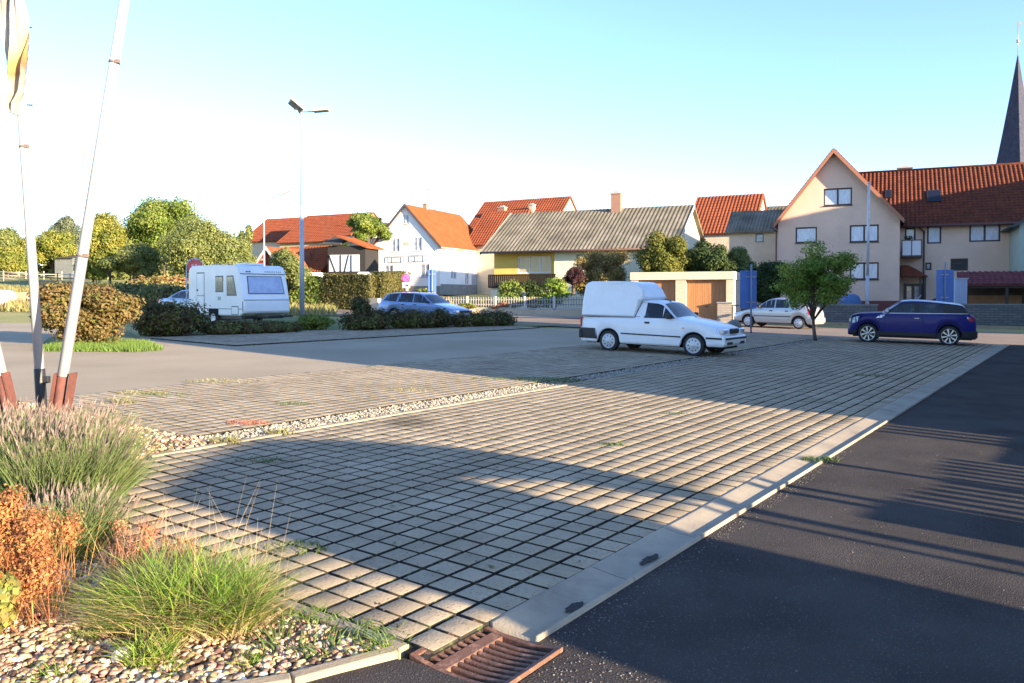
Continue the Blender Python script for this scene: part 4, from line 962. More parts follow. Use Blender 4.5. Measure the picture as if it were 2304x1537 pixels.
M_pane = mat('window_pane', (.10, .12, .16), .08, c2=(.42, .46, .55), scale=1.6, detail=3, coat=.6, contrast=(.3, .62))
M_dkpane = mat('dark_pane', (.012, .014, .025), .35, spec=.3)
M_curt = mat('curtained_pane', (.45, .48, .55), .15, c2=(.62, .66, .74), scale=5, stretch=(3, 3, .5), coat=.6)
M_brownf = mat('dark_brown_frame', (.045, .03, .025), .5); M_whitef = mat('white_frame', (.7, .7, .7), .5); M_pinkw = mat('tan_render', (.74, .52, .385), .9, c2=(.64, .45, .335), scale=.5, bump=.004, bscale=50)
M_whitew = mat('white_render', (.80, .80, .79), .9, c2=(.74, .74, .72), scale=.7, bump=.003, bscale=50)
M_redroof = tilemat('red_tiles', (.27, .075, .035), (.17, .05, .028), (.23, .065, .03)); M_orroof = tilemat('orange_tiles', (.27, .085, .032), (.21, .065, .026), sc=.9)
M_greyroof = mat('fibre_cement', (.235, .20, .155), .95, c2=(.12, .10, .08), c3=(.17, .15, .105), spec=.15, scale=.7, detail=9, stretch=(1, 1, .3), bump=.004, bscale=20)
M_darkredroof = tilemat('brown_red_tiles', (.175, .052, .025), (.10, .033, .02)); M_plinth = mat('red_plinth', (.16, .045, .04), .8); M_cop = mat('brown_metal', (.10, .05, .04), .5)
M_brick = brick_mat('red_brick', (.38, .16, .09), (.30, .12, .07), (.35, .31, .27)); M_cbrick = brick_mat('cream_brick', (.62, .50, .36), (.52, .41, .29), (.44, .38, .30), .24, .085)
M_capc = mat('cap_concrete', (.4, .38, .35), .9)
# ---- tan gabled house
h = House('tan_house', 'tan rendered house with steep gable and long red tiled wing', 1750, 58, -25)
W = h.f(2024, 600)[0]; he = h.f(1744, 497)[1]; hr = h.f(1880, 338)[1]
def hole(px0, py0, px1, py1, y=0.):
    a = h.f(px0, py0, y); b = h.f(px1, py1, y); return (a[0], min(a[1], b[1]), b[0], max(a[1], b[1]))
HF = [hole(1853, 425, 1917, 461), hole(1790, 512, 1838, 546), hole(1912, 507, 1977, 544), hole(1912, 591, 1977, 629)]
gable_house(h, W, 11, he, hr, 'y', M_pinkw, M_darkredroof, HF, [], oh=.25, ohg=.55, rib=.28, amp=.05, rows=26, rstep=.03, verge=mat('verge_wood', (.35, .14, .08), .6), gutter=M_cop, apex=.47)
for q, ml, pn in zip(HF, ((.5,), (), (.5,), (.5,)), (M_curt, M_curt, M_curt, M_curt)): window(h.root, FN(), *q, M_brownf, pn, ml, fw=.10, dep=.14, sill=M_brownf)
mb = MB(); mb.box(-.03, -.03, 0, W + .03, .2, h.f(2000, 677)[1]); mb.build('plinth', M_plinth, h.root)
mb = MB(); mb.tube((-.12, -.1, .2), (-.12, -.1, he - .8), .05); mb.path([(-.12, -.1, he - .8), (-.5, -.5, he - .45)], .05); mb.build('downpipe', M_cop, h.root)
YW = 2.4; WW = 17; rz = h.f(2150, 378, YW + 5.)[1]; ez = h.f(2160, 493, YW)[1]
HW = [hole(2086, 508, 2118, 548, YW), hole(2181, 503, 2251, 543, YW), hole(2082, 591, 2096, 608, YW), hole(2139, 582, 2178, 609, YW), hole(2036, 513, 2060, 560, YW)]
mb = MB(); wall_holes(mb, [(W, 0), (W + WW, 0), (W + WW, ez), (W, ez)], HW, FN(YW)); mb.face([(W + WW, YW, 0), (W + WW, YW + 10, 0), (W + WW, YW + 10, ez), (W + WW, YW + 5, rz), (W + WW, YW, ez)]); mb.face([(W, YW + 10, 0), (W + WW, YW + 10, 0), (W + WW, YW + 10, ez), (W, YW + 10, ez)]); mb.build('wing_wall', M_pinkw, h.root, recalc=False)
sl = (rz - ez) / 5.; ro = (W * .47 + 1.0, YW - .5, ez - sl * .5)
roof_slab('wing_roof', h.root, (W * .5, YW - .5, ez - sl * .5), (WW + W * .5 + .35, 0, 0), (0, 5.5, sl * 5.5), M_darkredroof, .28, .06, 22, .03)
roof_slab('wing_roof', h.root, (W * .3, YW + 10.5, ez - sl * .5), (WW + W * .7, 0, 0), (0, -5.5, sl * 5.5), M_darkredroof, .28, .06, 22, .03)
# part of the wing roof running into the gable roof
def gapx(z): return W + .25 - (z - he) / (hr - he) * (W * .53 + .25)
top_x = gapx(rz); 
mb = MB(); mb.tube((top_x, YW + 5, rz + .02), (W + WW + .3, YW + 5, rz + .02), .12); mb.build('ridge_tiles', M_darkredroof, h.root)
mb = MB(); mb.tube((W, YW - .58, ez - sl * .5 - .02), (W + WW, YW - .58, ez - sl * .5 - .02), .08); mb.build('rain_gutter', M_cop, h.root)
for q, ml, pn in zip(HW, ((), (.5,), (), (), ()), (M_curt, M_curt, M_pane, M_black, M_curt)): window(h.root, FN(YW), *q, M_brownf, pn, ml, fw=.11, dep=.14)
mb = MB(); mb.box(HW[3][0] + .1, YW + .02, HW[3][3] - .34, HW[3][0] + .7, YW + .05, HW[3][3] - .30); mb.build('pipe_stub', M_cop, h.root)
S0 = (W, YW - .5, ez - sl * .5); uu = (1, 0, 0); vv_ = (0, 1, sl)
def onroof(px, py):      # intersect pixel ray with the wing roof plane
    d = ray(px, py); n = (0, -sl, 1)
    # world plane: local z = ez + sl*(y-YW)
    best = None; lo, hi = 40., 90.
    for _ in range(50):
        t = (lo + hi) / 2; X, Y, Z = t * d[0] - h.C[0], t * d[1] - h.C[1], HC + t * d[2] - h.z0
        ly = X * h.e2[0] + Y * h.e2[1]
        if Z > ez + sl * (ly - YW): lo = t
        else: hi = t
    return X * h.e1[0] + Y * h.e1[1] - W, (ly - (YW - .5)) * math.sqrt(1 + sl * sl)
a = onroof(2086, 457); b = onroof(2117, 430); skylight(h, S0, uu, vv_, a[0], a[1], b[0], b[1], M_dkpane, M_black)
a = onroof(1992, 448); b = onroof(2006, 430); skylight(h, S0, uu, vv_, a[0], a[1], b[0], b[1], M_dkpane, M_black)
a = h.f(2036, 378, YW + 5); chimney(h, a[0], YW + 5.4, rz - .6, 1.0, .5, .85, M_cop, M_capc)
# balcony and porch in the recess
a = h.f(2029, 542, YW - 1.2); b = h.f(2074, 574, YW - 1.2)
mb = MB(); mb.box(a[0], YW - 1.2, b[1], b[0], YW - 1.14, a[1]); mb.box(b[0] - .05, YW - 1.14, b[1], b[0], YW, a[1]); bal = mb.build('balcony_panel', M_whitef, h.root)
mb = MB(); mb.box(a[0], YW - 1.2, b[1] - .15, b[0], YW, b[1]); mb.build('balcony_floor', M_brownf, h.root)
mb = MB()
for k in range(3): mb.tube((a[0] + .02 + k * (b[0] - a[0] - .04) / 2, YW - 1.23, b[1]), (a[0] + .02 + k * (b[0] - a[0] - .04) / 2, YW - 1.23, a[1] + .05), .025)
mb.tube((a[0], YW - 1.23, a[1] + .03), (b[0], YW - 1.23, a[1] + .03), .03); mb.build('balcony_rail', M_cop, h.root)
a = h.f(2026, 597, YW - 1.0); b = h.f(2085, 622, YW - 1.4)
mb = MB(); mb.prism([(a[0], b[1]), (b[0] + .1, b[1]), (b[0] - .6, a[1] - .3), (a[0] + .5, a[1]), (a[0], a[1])], lambda x, z, c: (x, c + (z - b[1]) * .8, z), YW - 1.5, YW); mb.build('porch_roof', M_darkredroof, h.root)
c_ = h.f(2068, 650, YW - 1.2)
mb = MB(); mb.box(c_[0], YW - 1.3, 0, c_[0] + .12, YW - 1.18, b[1]); mb.box(b[0] - .15, YW - 1.3, 0, b[0] - .03, YW - 1.18, b[1]); mb.build('porch_post', M_brownf, h.root)
mb = MB(); mb.box(W + .3, YW - .06, 0, W + 1.6, YW + .0, 2.2); dd = mb.build('front_door', mat('door_dark', (.05, .04, .035), .4), h.root)
mb = MB(); mb.box(W + .5, YW - .075, .9, W + .8, YW - .06, 2.0); mb.box(W + 1.0, YW - .075, .9, W + 1.3, YW - .06, 2.0); mb.build('pane', M_pane, dd)
dp = h.f(2079, 510, YW); mb = MB(); mb.path([(dp[0], YW - .1, .1), (dp[0], YW - .1, ez - .8), (dp[0] - .5, YW - .4, ez - .35)], .055); mb.build('downpipe', M_cop, h.root)
# plant pot on the balcony
a = h.f(2045, 541, YW - 1.1); p = h.root.matrix_world @ Vector((a[0], YW - 1.05, a[1] - .1))
t = thing('potted_plant', 'small dark potted plant on the balcony of the tan house', 'plant', p); leafcloud('leaves', [(0, 0, .28, .3, .2, .16)], 120, .12, mat('dark_leaf', (.03, .05, .02), .7, island=.3), t, 3)
mb = MB(); mb.lathe([(.0, 0), (.08, 0), (.11, .18), (.0, .18)], 12, 'Z'); mb.build('pot', M_cop, t)
# ---- lean-to with red tiles
g = House('lean_to', 'dark timber lean to under a red tiled canopy at the right edge', 2160, 46.5, -25, 'lean-to')
zt = g.f(2170, 613)[1]; zb_ = g.f(2170, 640)[1]
roof_slab('roof', g.root, (-.1, -.3, zb_), (9, 0, 0), (0, 1.5, zt - zb_ + .05), tilemat('dark_plum_tiles', (.20, .06, .06), (.14, .045, .05)), .3, .06, 6, .03)
mb = MB(); mb.box(.1, 1.2, 0, 8.8, 1.35, zt); mb.build('back_wall', mat('dark_timber', (.10, .055, .03), .8, c2=(.05, .03, .02), scale=3), g.root)
mb = MB()
for k in range(5): mb.box(.15 + k * 2.1, -.1, 0, .30 + k * 2.1, .05, zb_ - .02)
mb.box(.1, -.12, zb_ - .22, 8.8, .06, zb_ - .05); mb.build('timber_frame', M_brownf, g.root)
mb = MB(); mb.box(.5, 1.1, .9, 3.2, 1.18, 1.75); mb.build('timber_panel', mat('warm_timber', (.35, .16, .06), .7, c2=(.25, .11, .04), scale=3), g.root)
mb = MB(); mb.box(3.9, 1.1, .8, 4.6, 1.18, 1.6); mb.build('window', M_pane, g.root)
# ---- pale green house edge
g = House('green_house', 'pale green house with dark eave cut by the right picture edge', 2292, 50, -25)
mb = MB(); mb.box(0, 0, 0, 8, 9, g.f(2295, 500)[1]); mb.build('wall', mat('pale_green_render', (.40, .46, .38), .9, c2=(.35, .41, .34), scale=1), g.root)
zt = g.f(2295, 505)[1]; roof_slab('roof', g.root, (-.4, -.4, zt - .1), (0, 9, 0), (4.2, 0, 2.6), mat('dark_slate', (.05, .055, .05), .7, c2=(.08, .08, .075), scale=3), .3, .03, 10, .02)
mb = MB(); mb.tube((-.45, -.4, zt - .12), (-.45, 8.6, zt - .12), .09); mb.build('rain_gutter', mat('dark_green_metal', (.03, .05, .04), .5), g.root)
# ---- grey shed between (fibre cement roof, cream walls)
g = House('outbuilding', 'cream outbuilding with grey corrugated roof beside the tan house', 1640, 62, -25)
W2 = g.f(1752, 560)[0]; z2 = g.f(1700, 517)[1]; z3 = g.f(1700, 475, 3.)[1]
hq = lambda H_, x0, y0, x1, y1: (lambda a, b: (a[0], min(a[1], b[1]), b[0], max(a[1], b[1])))(H_.f(x0, y0), H_.f(x1, y1))
hh = [hq(g, 1700, 526, 1718, 545)]
gable_house(g, W2 + 3, 6, z2, z3, 'x', mat('cream_render', (.60, .52, .40), .9, c2=(.5, .43, .33), scale=1), M_greyroof, hh, rib=.25, amp=.05); window(g.root, FN(), *hh[0], M_brownf, M_pane, fw=.06)
# ---- garage
g = House('double_garage', 'cream brick double garage with two brown up and over doors', 1420, 42.0, -22, 'garage')
W2 = g.f(1650, 650)[0]; zt = g.f(1421, 613)[1]; zl = g.f(1530, 629)[1]
d1 = (g.f(1436, 650)[0], 0, g.f(1520, 650)[0], g.f(1480, 630)[1]); d2 = (g.f(1543, 650)[0], 0, g.f(1634, 650)[0], g.f(1590, 628)[1])
mb = MB()
for a, b in ((0, d1[0]), (d1[2], d2[0]), (d2[2], W2)): mb.box(a, 0, 0, b, .30, d1[3])
mb.box(0, .30, 0, .2, 6, d1[3]); mb.box(W2 - .25, .30, 0, W2, 6, d1[3]); mb.box(.2, 5.8, 0, W2 - .25, 6, d1[3]); mb.build('wall', M_cbrick, g.root)
mb = MB(); mb.box(-.05, -.05, d1[3] + .002, W2 + .05, 6.05, zt); mb.build('flat_roof', mat('roof_fascia', (.60, .52, .38), .85, c2=(.5, .43, .32), scale=2), g.root, bevel=.01)
M_gd = mat('garage_door_wood', (.48, .23, .09), .6, c2=(.38, .17, .065), scale=2, stretch=(6, 1, .6))
for q in (d1, d2):
    n = 22; mb = MB(); st = (q[2] - q[0]) / n
    for i in range(n):
        mb.box(q[0] + i * st, .25, .02, q[0] + (i + .8) * st, .28, q[3] - .01); mb.box(q[0] + (i + .8) * st, .27, .02, q[0] + (i + 1) * st, .29, q[3] - .01)
    dd = mb.build('garage_door', M_gd, g.root); xm = (q[0] + q[2]) / 2
    mb = MB(); mb.box(xm - .08, .21, .95, xm + .08, .249, .98); mb.build('door_handle', M_black, dd)
# low pillar next to garage
xx, DD = at(1630, 40.3); t = thing('brick_pillar', 'short cream brick pillar in front of the garage corner', 'pillar', (xx, DD, gz(xx, DD)), R(-30))
mb = MB(); mb.box(-.3, -.2, -.2, .45, .25, 1.05); mb.build('shaft', M_cbrick, t); mb = MB(); mb.box(-.33, -.23, 1.05, .48, .28, 1.12); mb.build('cap', M_capc, t)
# ---- white gabled house
g = House('white_house', 'white rendered house with orange tiled roof and gable facing the car park', 838, 85, -24)
W2 = g.f(990, 600)[0]; he = g.f(838, 548)[1]; hr = g.f(913, 460)[1]
he = (g.f(842, 553)[1] + g.f(990, 553)[1]) / 2
DpL = g.r(1103, 600, W2)[0]
H1 = [hq(g, 905, 483, 920, 504), hq(g, 880, 537, 899, 566), hq(g, 929, 534, 949, 564), hq(g, 866, 597, 884, 620), hq(g, 946, 594, 966, 624)]
def hr_(x0, y0, x1, y1):
    a = g.r(x0, y0, W2); b = g.r(x1, y1, W2); return (a[0], min(a[1], b[1]), b[0], max(a[1], b[1]))
H2 = [hr_(1015, 598, 1027, 628), hr_(1047, 615, 1055, 640), hr_(1094, 601, 1101, 622), hr_(1061, 618, 1076, 655)]
gable_house(g, W2, DpL, he, hr, 'y', M_whitew, M_orroof, H1, H2, oh=.25, ohg=.22, rib=.3, amp=.05, rows=20, rstep=.03, apex=.5, verge=mat('dark_verge', (.08, .06, .06), .6), gutter=M_capc)
for q in H1: window(g.root, FN(), *q, M_whitef, M_pane, (.5,), fw=.07, sill=M_capc)
for q in H2[:3]: window(g.root, FR(W2), *q, M_whitef, M_pane, (.5,), fw=.06)
mb = MB(); q = H2[3]; mb.box(W2 - .08, q[0] + .02, q[1], W2 - .03, q[2] - .02, q[3] - .02); dd = mb.build('door', mat('grey_blue_door', (.33, .38, .45), .5), g.root); mb = MB(); mb.box(W2 - .03, q[0] + .1, (q[1] + q[3]) / 2, W2 + .02, q[0] + .2, (q[1] + q[3]) / 2 + .05); mb.build('handle', M_black, dd)
mb = MB(); mb.box(-.02, -.04, 0, W2 + .04, .1, .9); mb.box(W2, .1, 0, W2 + .04, DpL, 1.1); mb.build('plinth', mat('grey_plinth', (.25, .25, .24), .9, c2=(.18, .18, .17), scale=3), g.root)
zr = hr; chimney(g, W2 * .5, g.f(980, 470, 4)[1] * 0 + 4.2, zr - .3, .45, .5, .75, M_brick, M_capc)
mb = MB(); 
for (a0, a1, z0, z1) in ((g.f(866, 0)[0], g.f(908, 0)[0], g.f(880, 578)[1], g.f(880, 590)[1]), (g.f(920, 0)[0], g.f(958, 0)[0], g.f(940, 575)[1], g.f(940, 588)[1])):
    mb.path([(a0, -.12, z0), (a1, -.12, z0), (a1, -.12, z1), (a0 + .3, -.12, z1), (a0 + .3, -.12, z0)], .025, 6); mb.tube(((a0 + a1) / 2, -.12, z0), ((a0 + a1) / 2, -.12, z1), .02)
mb.build('trellis_wire', M_black, g.root)
mb = MB(); q = g.f(915, 549); mb.box(q[0] - .3, -.03, q[1] - .15, q[0] + .3, 0, q[1] + .2); mb.build('plaque', mat('plaque', (.45, .40, .33), .8), g.root)
mb = MB(); q = g.f(969, 440, 4); ax = W2 * .5 + .3; mb.tube((ax, 4.6, zr - .2), (ax, 4.6, zr + 2.2), .03)
for k in range(5): mb.tube((ax - .5 + .05 * k, 4.4 + k * .12, zr + 2.1 - .0 * k), (ax + .5 - .05 * k, 4.4 + k * .12, zr + 2.1), .012)
mb.tube((ax, 4.3, zr + 2.1), (ax, 5.0, zr + 2.1), .02); mb.build('tv_aerial', M_capc, g.root)
sl2 = (hr - he) / (W2 / 2); skylight(g, (W2 + .25, -.35, he - sl2 * .25), (0, 1, 0), (-1, 0, sl2), DpL - 1.6, .5, DpL - .7, 1.7, M_pane, M_whitef)
# ---- grey roofed bungalow with yellow balcony
g = House('grey_roof_house', 'long low house with corrugated grey roof and yellow balcony recess', 1104, 60, -25)
W2 = g.f(1518, 560)[0]; he = g.f(1104, 572)[1]; Dp = 9.5
h2 = g.f(1165, 480, Dp / 2)[1]; _k = .7 / (Dp / 2); he = (g.f(1100, 567, -.7)[1] + _k * h2) / (1 + _k)
hY = g.f(1108, 566)[0], g.f(1247, 566)[0]
mb = MB(); zf = g.f(1170, 617, -.25)[1] - .95
bx0, bx1 = hY
# ground floor and upper wall with recessed yellow loggia
wall_holes(mb, [(bx1, 0), (W2, 0), (W2, he), (bx1, he)], [hq(g, 1297, 573, 1315, 608)], FN())
wall_holes(mb, [(0, 0), (Dp, 0), (Dp, he), (Dp / 2, h2), (0, he)], [], FR(W2))
mb.face([(0, 0, 0), (bx1, 0, 0), (bx1, 0, zf), (0, 0, zf)]); mb.face([(0, 0, 0), (0, Dp, 0), (0, Dp, he), (0, Dp / 2, h2), (0, 0.6, he), (0, 0.6, zf), (0, 0, zf)]); mb.face([(0, Dp, 0), (W2, Dp, 0), (W2, Dp, he), (0, Dp, he)])
mb.build('wall', mat('pale_yellow_render', (.72, .68, .50), .9, c2=(.66, .62, .46), scale=1), g.root, recalc=False)
M_yel = mat('yellow_render', (.72, .50, .13), .9, c2=(.66, .45, .11), scale=1.2)
a = g.f(1165, 578, 0.6); b = g.f(1239, 617, 0.6)
mb = MB(); wall_holes(mb, [(0, zf), (bx1, zf), (bx1, he), (0, he)], [(a[0], b[1] + .1, b[0], a[1])], FN(0.6), .1); mb.face([(bx1, 0, zf), (bx1, 0.6, zf), (bx1, 0.6, he), (bx1, 0, he)]); mb.face([(0, 0, zf), (bx1, 0, zf), (bx1, 0.6, zf), (0, 0.6, zf)]); mb.build('loggia_wall', M_yel, g.root)
window(g.root, FN(0.6), a[0], b[1] + .1, b[0], a[1], M_whitef, mat('warm_pane', (.35, .30, .22), .1, c2=(.5, .38, .2), scale=1.2, coat=.6), (.36, .68), fw=.08)
q = hq(g, 1297, 573, 1315, 608); window(g.root, FN(), *q, M_brownf, M_pane, fw=.08)
mb = MB(); n = 34; bz0 = zf - .05; bz1 = zf + .95
for i in range(n): mb.box(-.1 + i * (bx1 + .3) / n, -.25, bz0, -.1 + (i + .8) * (bx1 + .3) / n, -.21, bz1)
mb.box(-.12, -.21, bz1 - .1, bx1 + .2, -.17, bz1); mb.box(-.12, -.21, bz0, bx1 + .2, -.17, bz0 + .1); mb.build('balcony_railing', mat('dark_railing', (.022, .017, .015), .7, spec=.2), g.root)
sl = (h2 - he) / (Dp / 2)
roof_slab('roof', g.root, (-.5, -.7, he - sl * .7), (W2 + .8, 0, 0), (0, Dp / 2 + .7, sl * (Dp / 2 + .7)), M_greyroof, .30, .034, 0, 0)
roof_slab('roof', g.root, (-.5, Dp + .7, he - sl * .7), (W2 + .8, 0, 0), (0, -(Dp / 2 + .7), sl * (Dp / 2 + .7)), M_greyroof, .30, .034, 0, 0)
for xx in (-.54, W2 + .305): P = MB(); P.prism([(-.7, he - sl * .7 - .25), (Dp / 2, h2 - .2), (Dp / 2, h2 + .08), (-.7, he - sl * .7 + .05)], lambda a, b, c: (c, a, b), xx, xx + .03); P.build('verge_board', M_capc, g.root)
P = MB(); P.tube((-.5, -.78, he - sl * .7 - .06), (W2 + .3, -.78, he - sl * .7 - .06), .08); P.build('rain_gutter', M_cop, g.root)
c_ = g.f(1387, 470, Dp / 2 - .4)[0]; chimney(g, c_, Dp / 2 - .3, h2 - .5, .75, .6, 1.55, M_brick, M_capc)
# raised dark dormer strip behind ridge
c0 = g.f(1290, 470, Dp / 2)[0]; c1 = g.f(1378, 470, Dp / 2)[0]
# ---- background red roofs
def plainroof(name, label, px0, px1, pyr0, pyr1, pye, D, deg, wallm, roofm, Dp=9., cat='barn', rib=.35, amp=.05, rows=14, ohg=.2, gutter=None, ridge='x'):
    g = House(name, label, px0, D, deg, cat); W_ = g.f(px1, pye)[0]; he_ = g.f((px0 + px1) / 2, pye)[1]; hr2 = g.f((px0 + px1) / 2, (pyr0 + pyr1) / 2, Dp / 2)[1]
    gable_house(g, W_, Dp, he_, hr2, ridge, wallm, roofm, rib=rib, amp=amp, rows=rows, rstep=.04, ohg=ohg); return g
M_barnw = mat('cream_barn', (.62, .50, .36), .9, c2=(.5, .40, .29), scale=1); M_redroof2 = tilemat('bright_red_tiles', (.30, .085, .038), (.21, .06, .03), sc=.6)
M_sandst = brick_mat('sandstone', (.50, .40, .26), (.42, .32, .2), (.35, .30, .22), .5, .28)
g = plainroof('red_roof_barn', 'long red roofed barn behind the white house', 1040, 1234, 458, 446, 530, 98, -30, M_barnw, M_redroof2, 11, rows=18)
chimney(g, g.f(1120, 475, 1.5)[0], 2.6, g.f(1120, 485, 2.6)[1], .9, .6, .9, M_brick, M_capc); chimney(g, g.f(1180, 470, 1.5)[0], 3.4, g.f(1180, 480, 3.4)[1], .6, .6, .9, M_barnw, M_capc)
plainroof('low_red_house', 'small red roofed house peeping between the white house and the grey roof', 1052, 1150, 478, 476, 545, 90, -30, M_barnw, M_redroof2, 8)
g = plainroof('red_roof_house', 'red roofed house behind the grey corrugated roof house', 1545, 1694, 444, 439, 520, 80, -27, M_barnw, M_redroof2, 10)
plainroof('low_shed', 'low grey roofed shed behind the red roofed house', 1690, 1760, 466, 465, 480, 86, -27, M_cop, M_greyroof, 5)
g = plainroof('west_barn', 'red tiled barn with cream gable at the far left of the roofs', 548, 640, 497, 490, 540, 108, -24, M_barnw, M_redroof, 10)
g = plainroof('long_barn', 'long red tiled barn with dark eaves and sandstone wall', 630, 776, 490, 481, 541, 98, -26, M_sandst, M_redroof, 11, rows=18)
g = plainroof('orange_roof_shed', 'shed with weathered orange roof and dark red end wall behind the street lamp', 600, 722, 556, 556, 608, 78, -26, mat('dark_red_boards', (.22, .035, .03), .8, c2=(.17, .03, .025), scale=3), M_orroof, 7)
# dark red gabled hut in front
g = House('red_hut', 'dark red gabled hut with white barge board behind the caravan', 580, 74, -26, 'hut'); W2 = g.f(628, 580)[0]
gable_house(g, W2, 5, g.f(600, 592)[1], g.f(600, 556)[1], 'y', mat('dark_red_boards', (.22, .035, .03), .8), M_redroof, rib=.3, amp=.04, verge=M_whitef)
a = g.f(586, 586); b = g.f(594, 566); window(g.root, FN(), a[0], a[1], b[0], b[1], M_whitef, M_pane, (.5,), proud=.08)
# half-timbered barn
g = House('timber_barn', 'black timber framed shed with pale infill panels beside the white house', 738, 74, -14, 'shed')
W2 = g.f(822, 590)[0]; z1 = g.f(780, 612)[1]; zp = g.f(780, 574)[1]; ze_ = g.f(780, 553)[1]
mb = MB(); mb.box(0, 0, 0, W2, 3, ze_); mb.build('wall', mat('black_timber', (.02, .018, .016), .8), g.root)
a = g.f(741, 611); b = g.f(809, 573)
mb = MB(); mb.box(a[0], -.03, a[1], b[0], 0, b[1]); pn = mb.build('infill_panel', mat('pale_infill', (.60, .62, .66), .9), g.root)
mb = MB()
for (x0, y0, x1, y1) in ((741, 574, 755, 611), (785, 574, 776, 611), (767, 574, 767, 611), (791, 574, 791, 611)):
    p = g.f(x0, y0); q = g.f(x1, y1); mb.tube((p[0], -.05, p[1]), (q[0], -.05, q[1]), .06, n=4)
mb.build('timber_strut', mat('black_timber', (.02, .018, .016), .8), g.root)
roof_slab('roof', g.root, (W2 + .35, -.4, g.f(835, 556)[1]), (0, 3.8, 0), (-3.0, 0, 1.1), M_orroof, .3, .04, 8, .03)
roof_slab('roof', g.root, (-.6, -.4, g.f(740, 550)[1]), (W2 * .55, 0, 0), (0, 3, .9), mat('dark_roof_felt', (.04, .035, .03), .9), .3, .03, 6, .02)
# church tower
cx, cy = at(2284, 118); t = thing('church_spire', 'slender slate church spire with ball and weathervane behind the red roof', 'church spire', (cx, cy, gz(cx, cy)), R(-23))
zt = hz(125, 118); zb_ = hz(372, 118)
M_slate = mat('slate_spire', (.022, .024, .052), .8, c2=(.045, .047, .07), spec=.3, scale=2, bump=.03, bscale=6)
mb = MB(); prof = [(2.95, zb_ - gz(cx, cy) - 3.0), (2.55, zb_ - gz(cx, cy)), (1.75, zb_ + (zt - zb_) * .3 - gz(cx, cy)), (.95, zb_ + (zt - zb_) * .62 - gz(cx, cy)), (.06, zt - gz(cx, cy))]
mb.lathe([(r * 1.06, z) for r, z in prof], 4, 'Z', smooth=False); mb.build('spire_roof', M_slate, t)
mb = MB(); zz = zb_ - gz(cx, cy) - 3.0; mb.box(-2.0, -2.0, 0, 2.0, 2.0, zz + .0); mb.build('tower', M_barnw, t)
mb = MB(); mb.tube((0, 0, zt - gz(cx, cy) - .2), (0, 0, hz(50, 118) - gz(cx, cy)), .05); z_ = hz(93, 118) - gz(cx, cy)
mb.lathe([(0, z_ - .28), (.2, z_ - .2), (.28, z_), (.2, z_ + .2), (0, z_ + .28)], 12, 'Z'); mb.box(-.05, -.03, hz(56, 118) - gz(cx, cy), .5, .03, hz(50, 118) - gz(cx, cy)); mb.build('weathervane', mat('pale_metal', (.6, .5, .35), .3, metal=.7), t)
# ================================================================== STREET FURNITURE
M_polew = mat('white_pole', (.50, .50, .52), .3, c2=(.42, .42, .44), scale=2, coat=.3); M_rust = mat('rust_bracket', (.15, .05, .035), .8, c2=(.09, .035, .028), scale=12, bump=.003)
M_galv = mat('galvanised', (.42, .43, .45), .45, c2=(.33, .34, .36), scale=5, metal=.6)
def at3(px, py, D):
    x, y = at(px, D); return Vector((x, y, hz(py, D)))
def flagpole(label, b, tpx, tpy, Dt, r0, r1, kind):
    x, y = b; z = gz(x, y); t = thing('flagpole', label, 'flagpole', (x, y, z), 0, 'leaning white flagpoles in the planting bed')
    T = at3(tpx, tpy, Dt) - Vector((x, y, z)); d = T.normalized(); full = d * 8.2
    def at_(k): return full * k
    base = .085
    mb = MB(); mb.tube(at_(base), full, r0, r1, 16); 
    mb.build('pole', M_polew, t)
    Tk = T.length / 8.2
    for k in ((Tk, Tk * .49) if kind == 'r' else (Tk, .9) if kind == 'dark' else (.5, .8)):
        mb = MB(); r = r0 + (r1 - r0) * k; mb.tube(at_(k - .0015), at_(k + .0015), r * 1.15, None, 16); c = at_(k) + Vector((.0, -r * 1.1, 0)); mb.box(c.x - .01 + r * .8, c.y, c.z - .02, c.x + .03 + r * .8, c.y + .04, c.z + .02); mb.build('clamp_ring', mat('clamp_grey', (.16, .12, .11), .6), t)
    if kind == 'dark':
        mb = MB(); mb.tube((0, 0, -.1), at_(base), r0 * 1.12, None, 16); c = at_(base * .85); mb.box(c.x + r0, c.y - .04, c.z - .06, c.x + r0 + .06, c.y + .02, c.z + .02); mb.build('ground_sleeve', M_black, t, bevel=.006)
    else:
        for s_ in ((-.085, .055) if kind == 'l' else (-.06, .11)):
            mb = MB(); q = Vector((s_, 0, 0)); P = []
            for k in (-.02, base * 1.05):
                c = at_(k) + q
                P += [c + Vector((-.012, -.06, 0)), c + Vector((.012, -.06, 0)), c + Vector((.012, .06, 0)), c + Vector((-.012, .06, 0))]
            v = [mb.bm.verts.new(p) for p in P]
            for f in ((3, 2, 1, 0), (4, 5, 6, 7), (0, 1, 5, 4), (1, 2, 6, 5), (2, 3, 7, 6), (3, 0, 4, 7)): mb.bm.faces.new([v[k] for k in f])
            mb.build('bracket_plate', M_rust, t)
        mb = MB(); mb.tube((0, 0, -.1), at_(base), r0 * .9, None, 12); mb.build('ground_sleeve', M_rust, t)
    return t, full, at_
pb1 = G(98, 965); pb2 = G(118, 990); pb3 = G(36, 985)
fp1, full1, at1 = flagpole('flagpole with a faded flag hanging from it, middle of the three', pb1, 58, 330, pb1[1] * .99, .052, .040, 'dark')
fp2, full2, at2 = flagpole('bare white flagpole leaning to the right', pb2, 262, 140, pb2[1] * 1.0, .058, .043, 'r')
fp3, full3, at3_ = flagpole('flagpole leaning to the left, cut by the left edge of the picture', pb3, -6, 815, pb3[1] * .99, .062, .05, 'l')
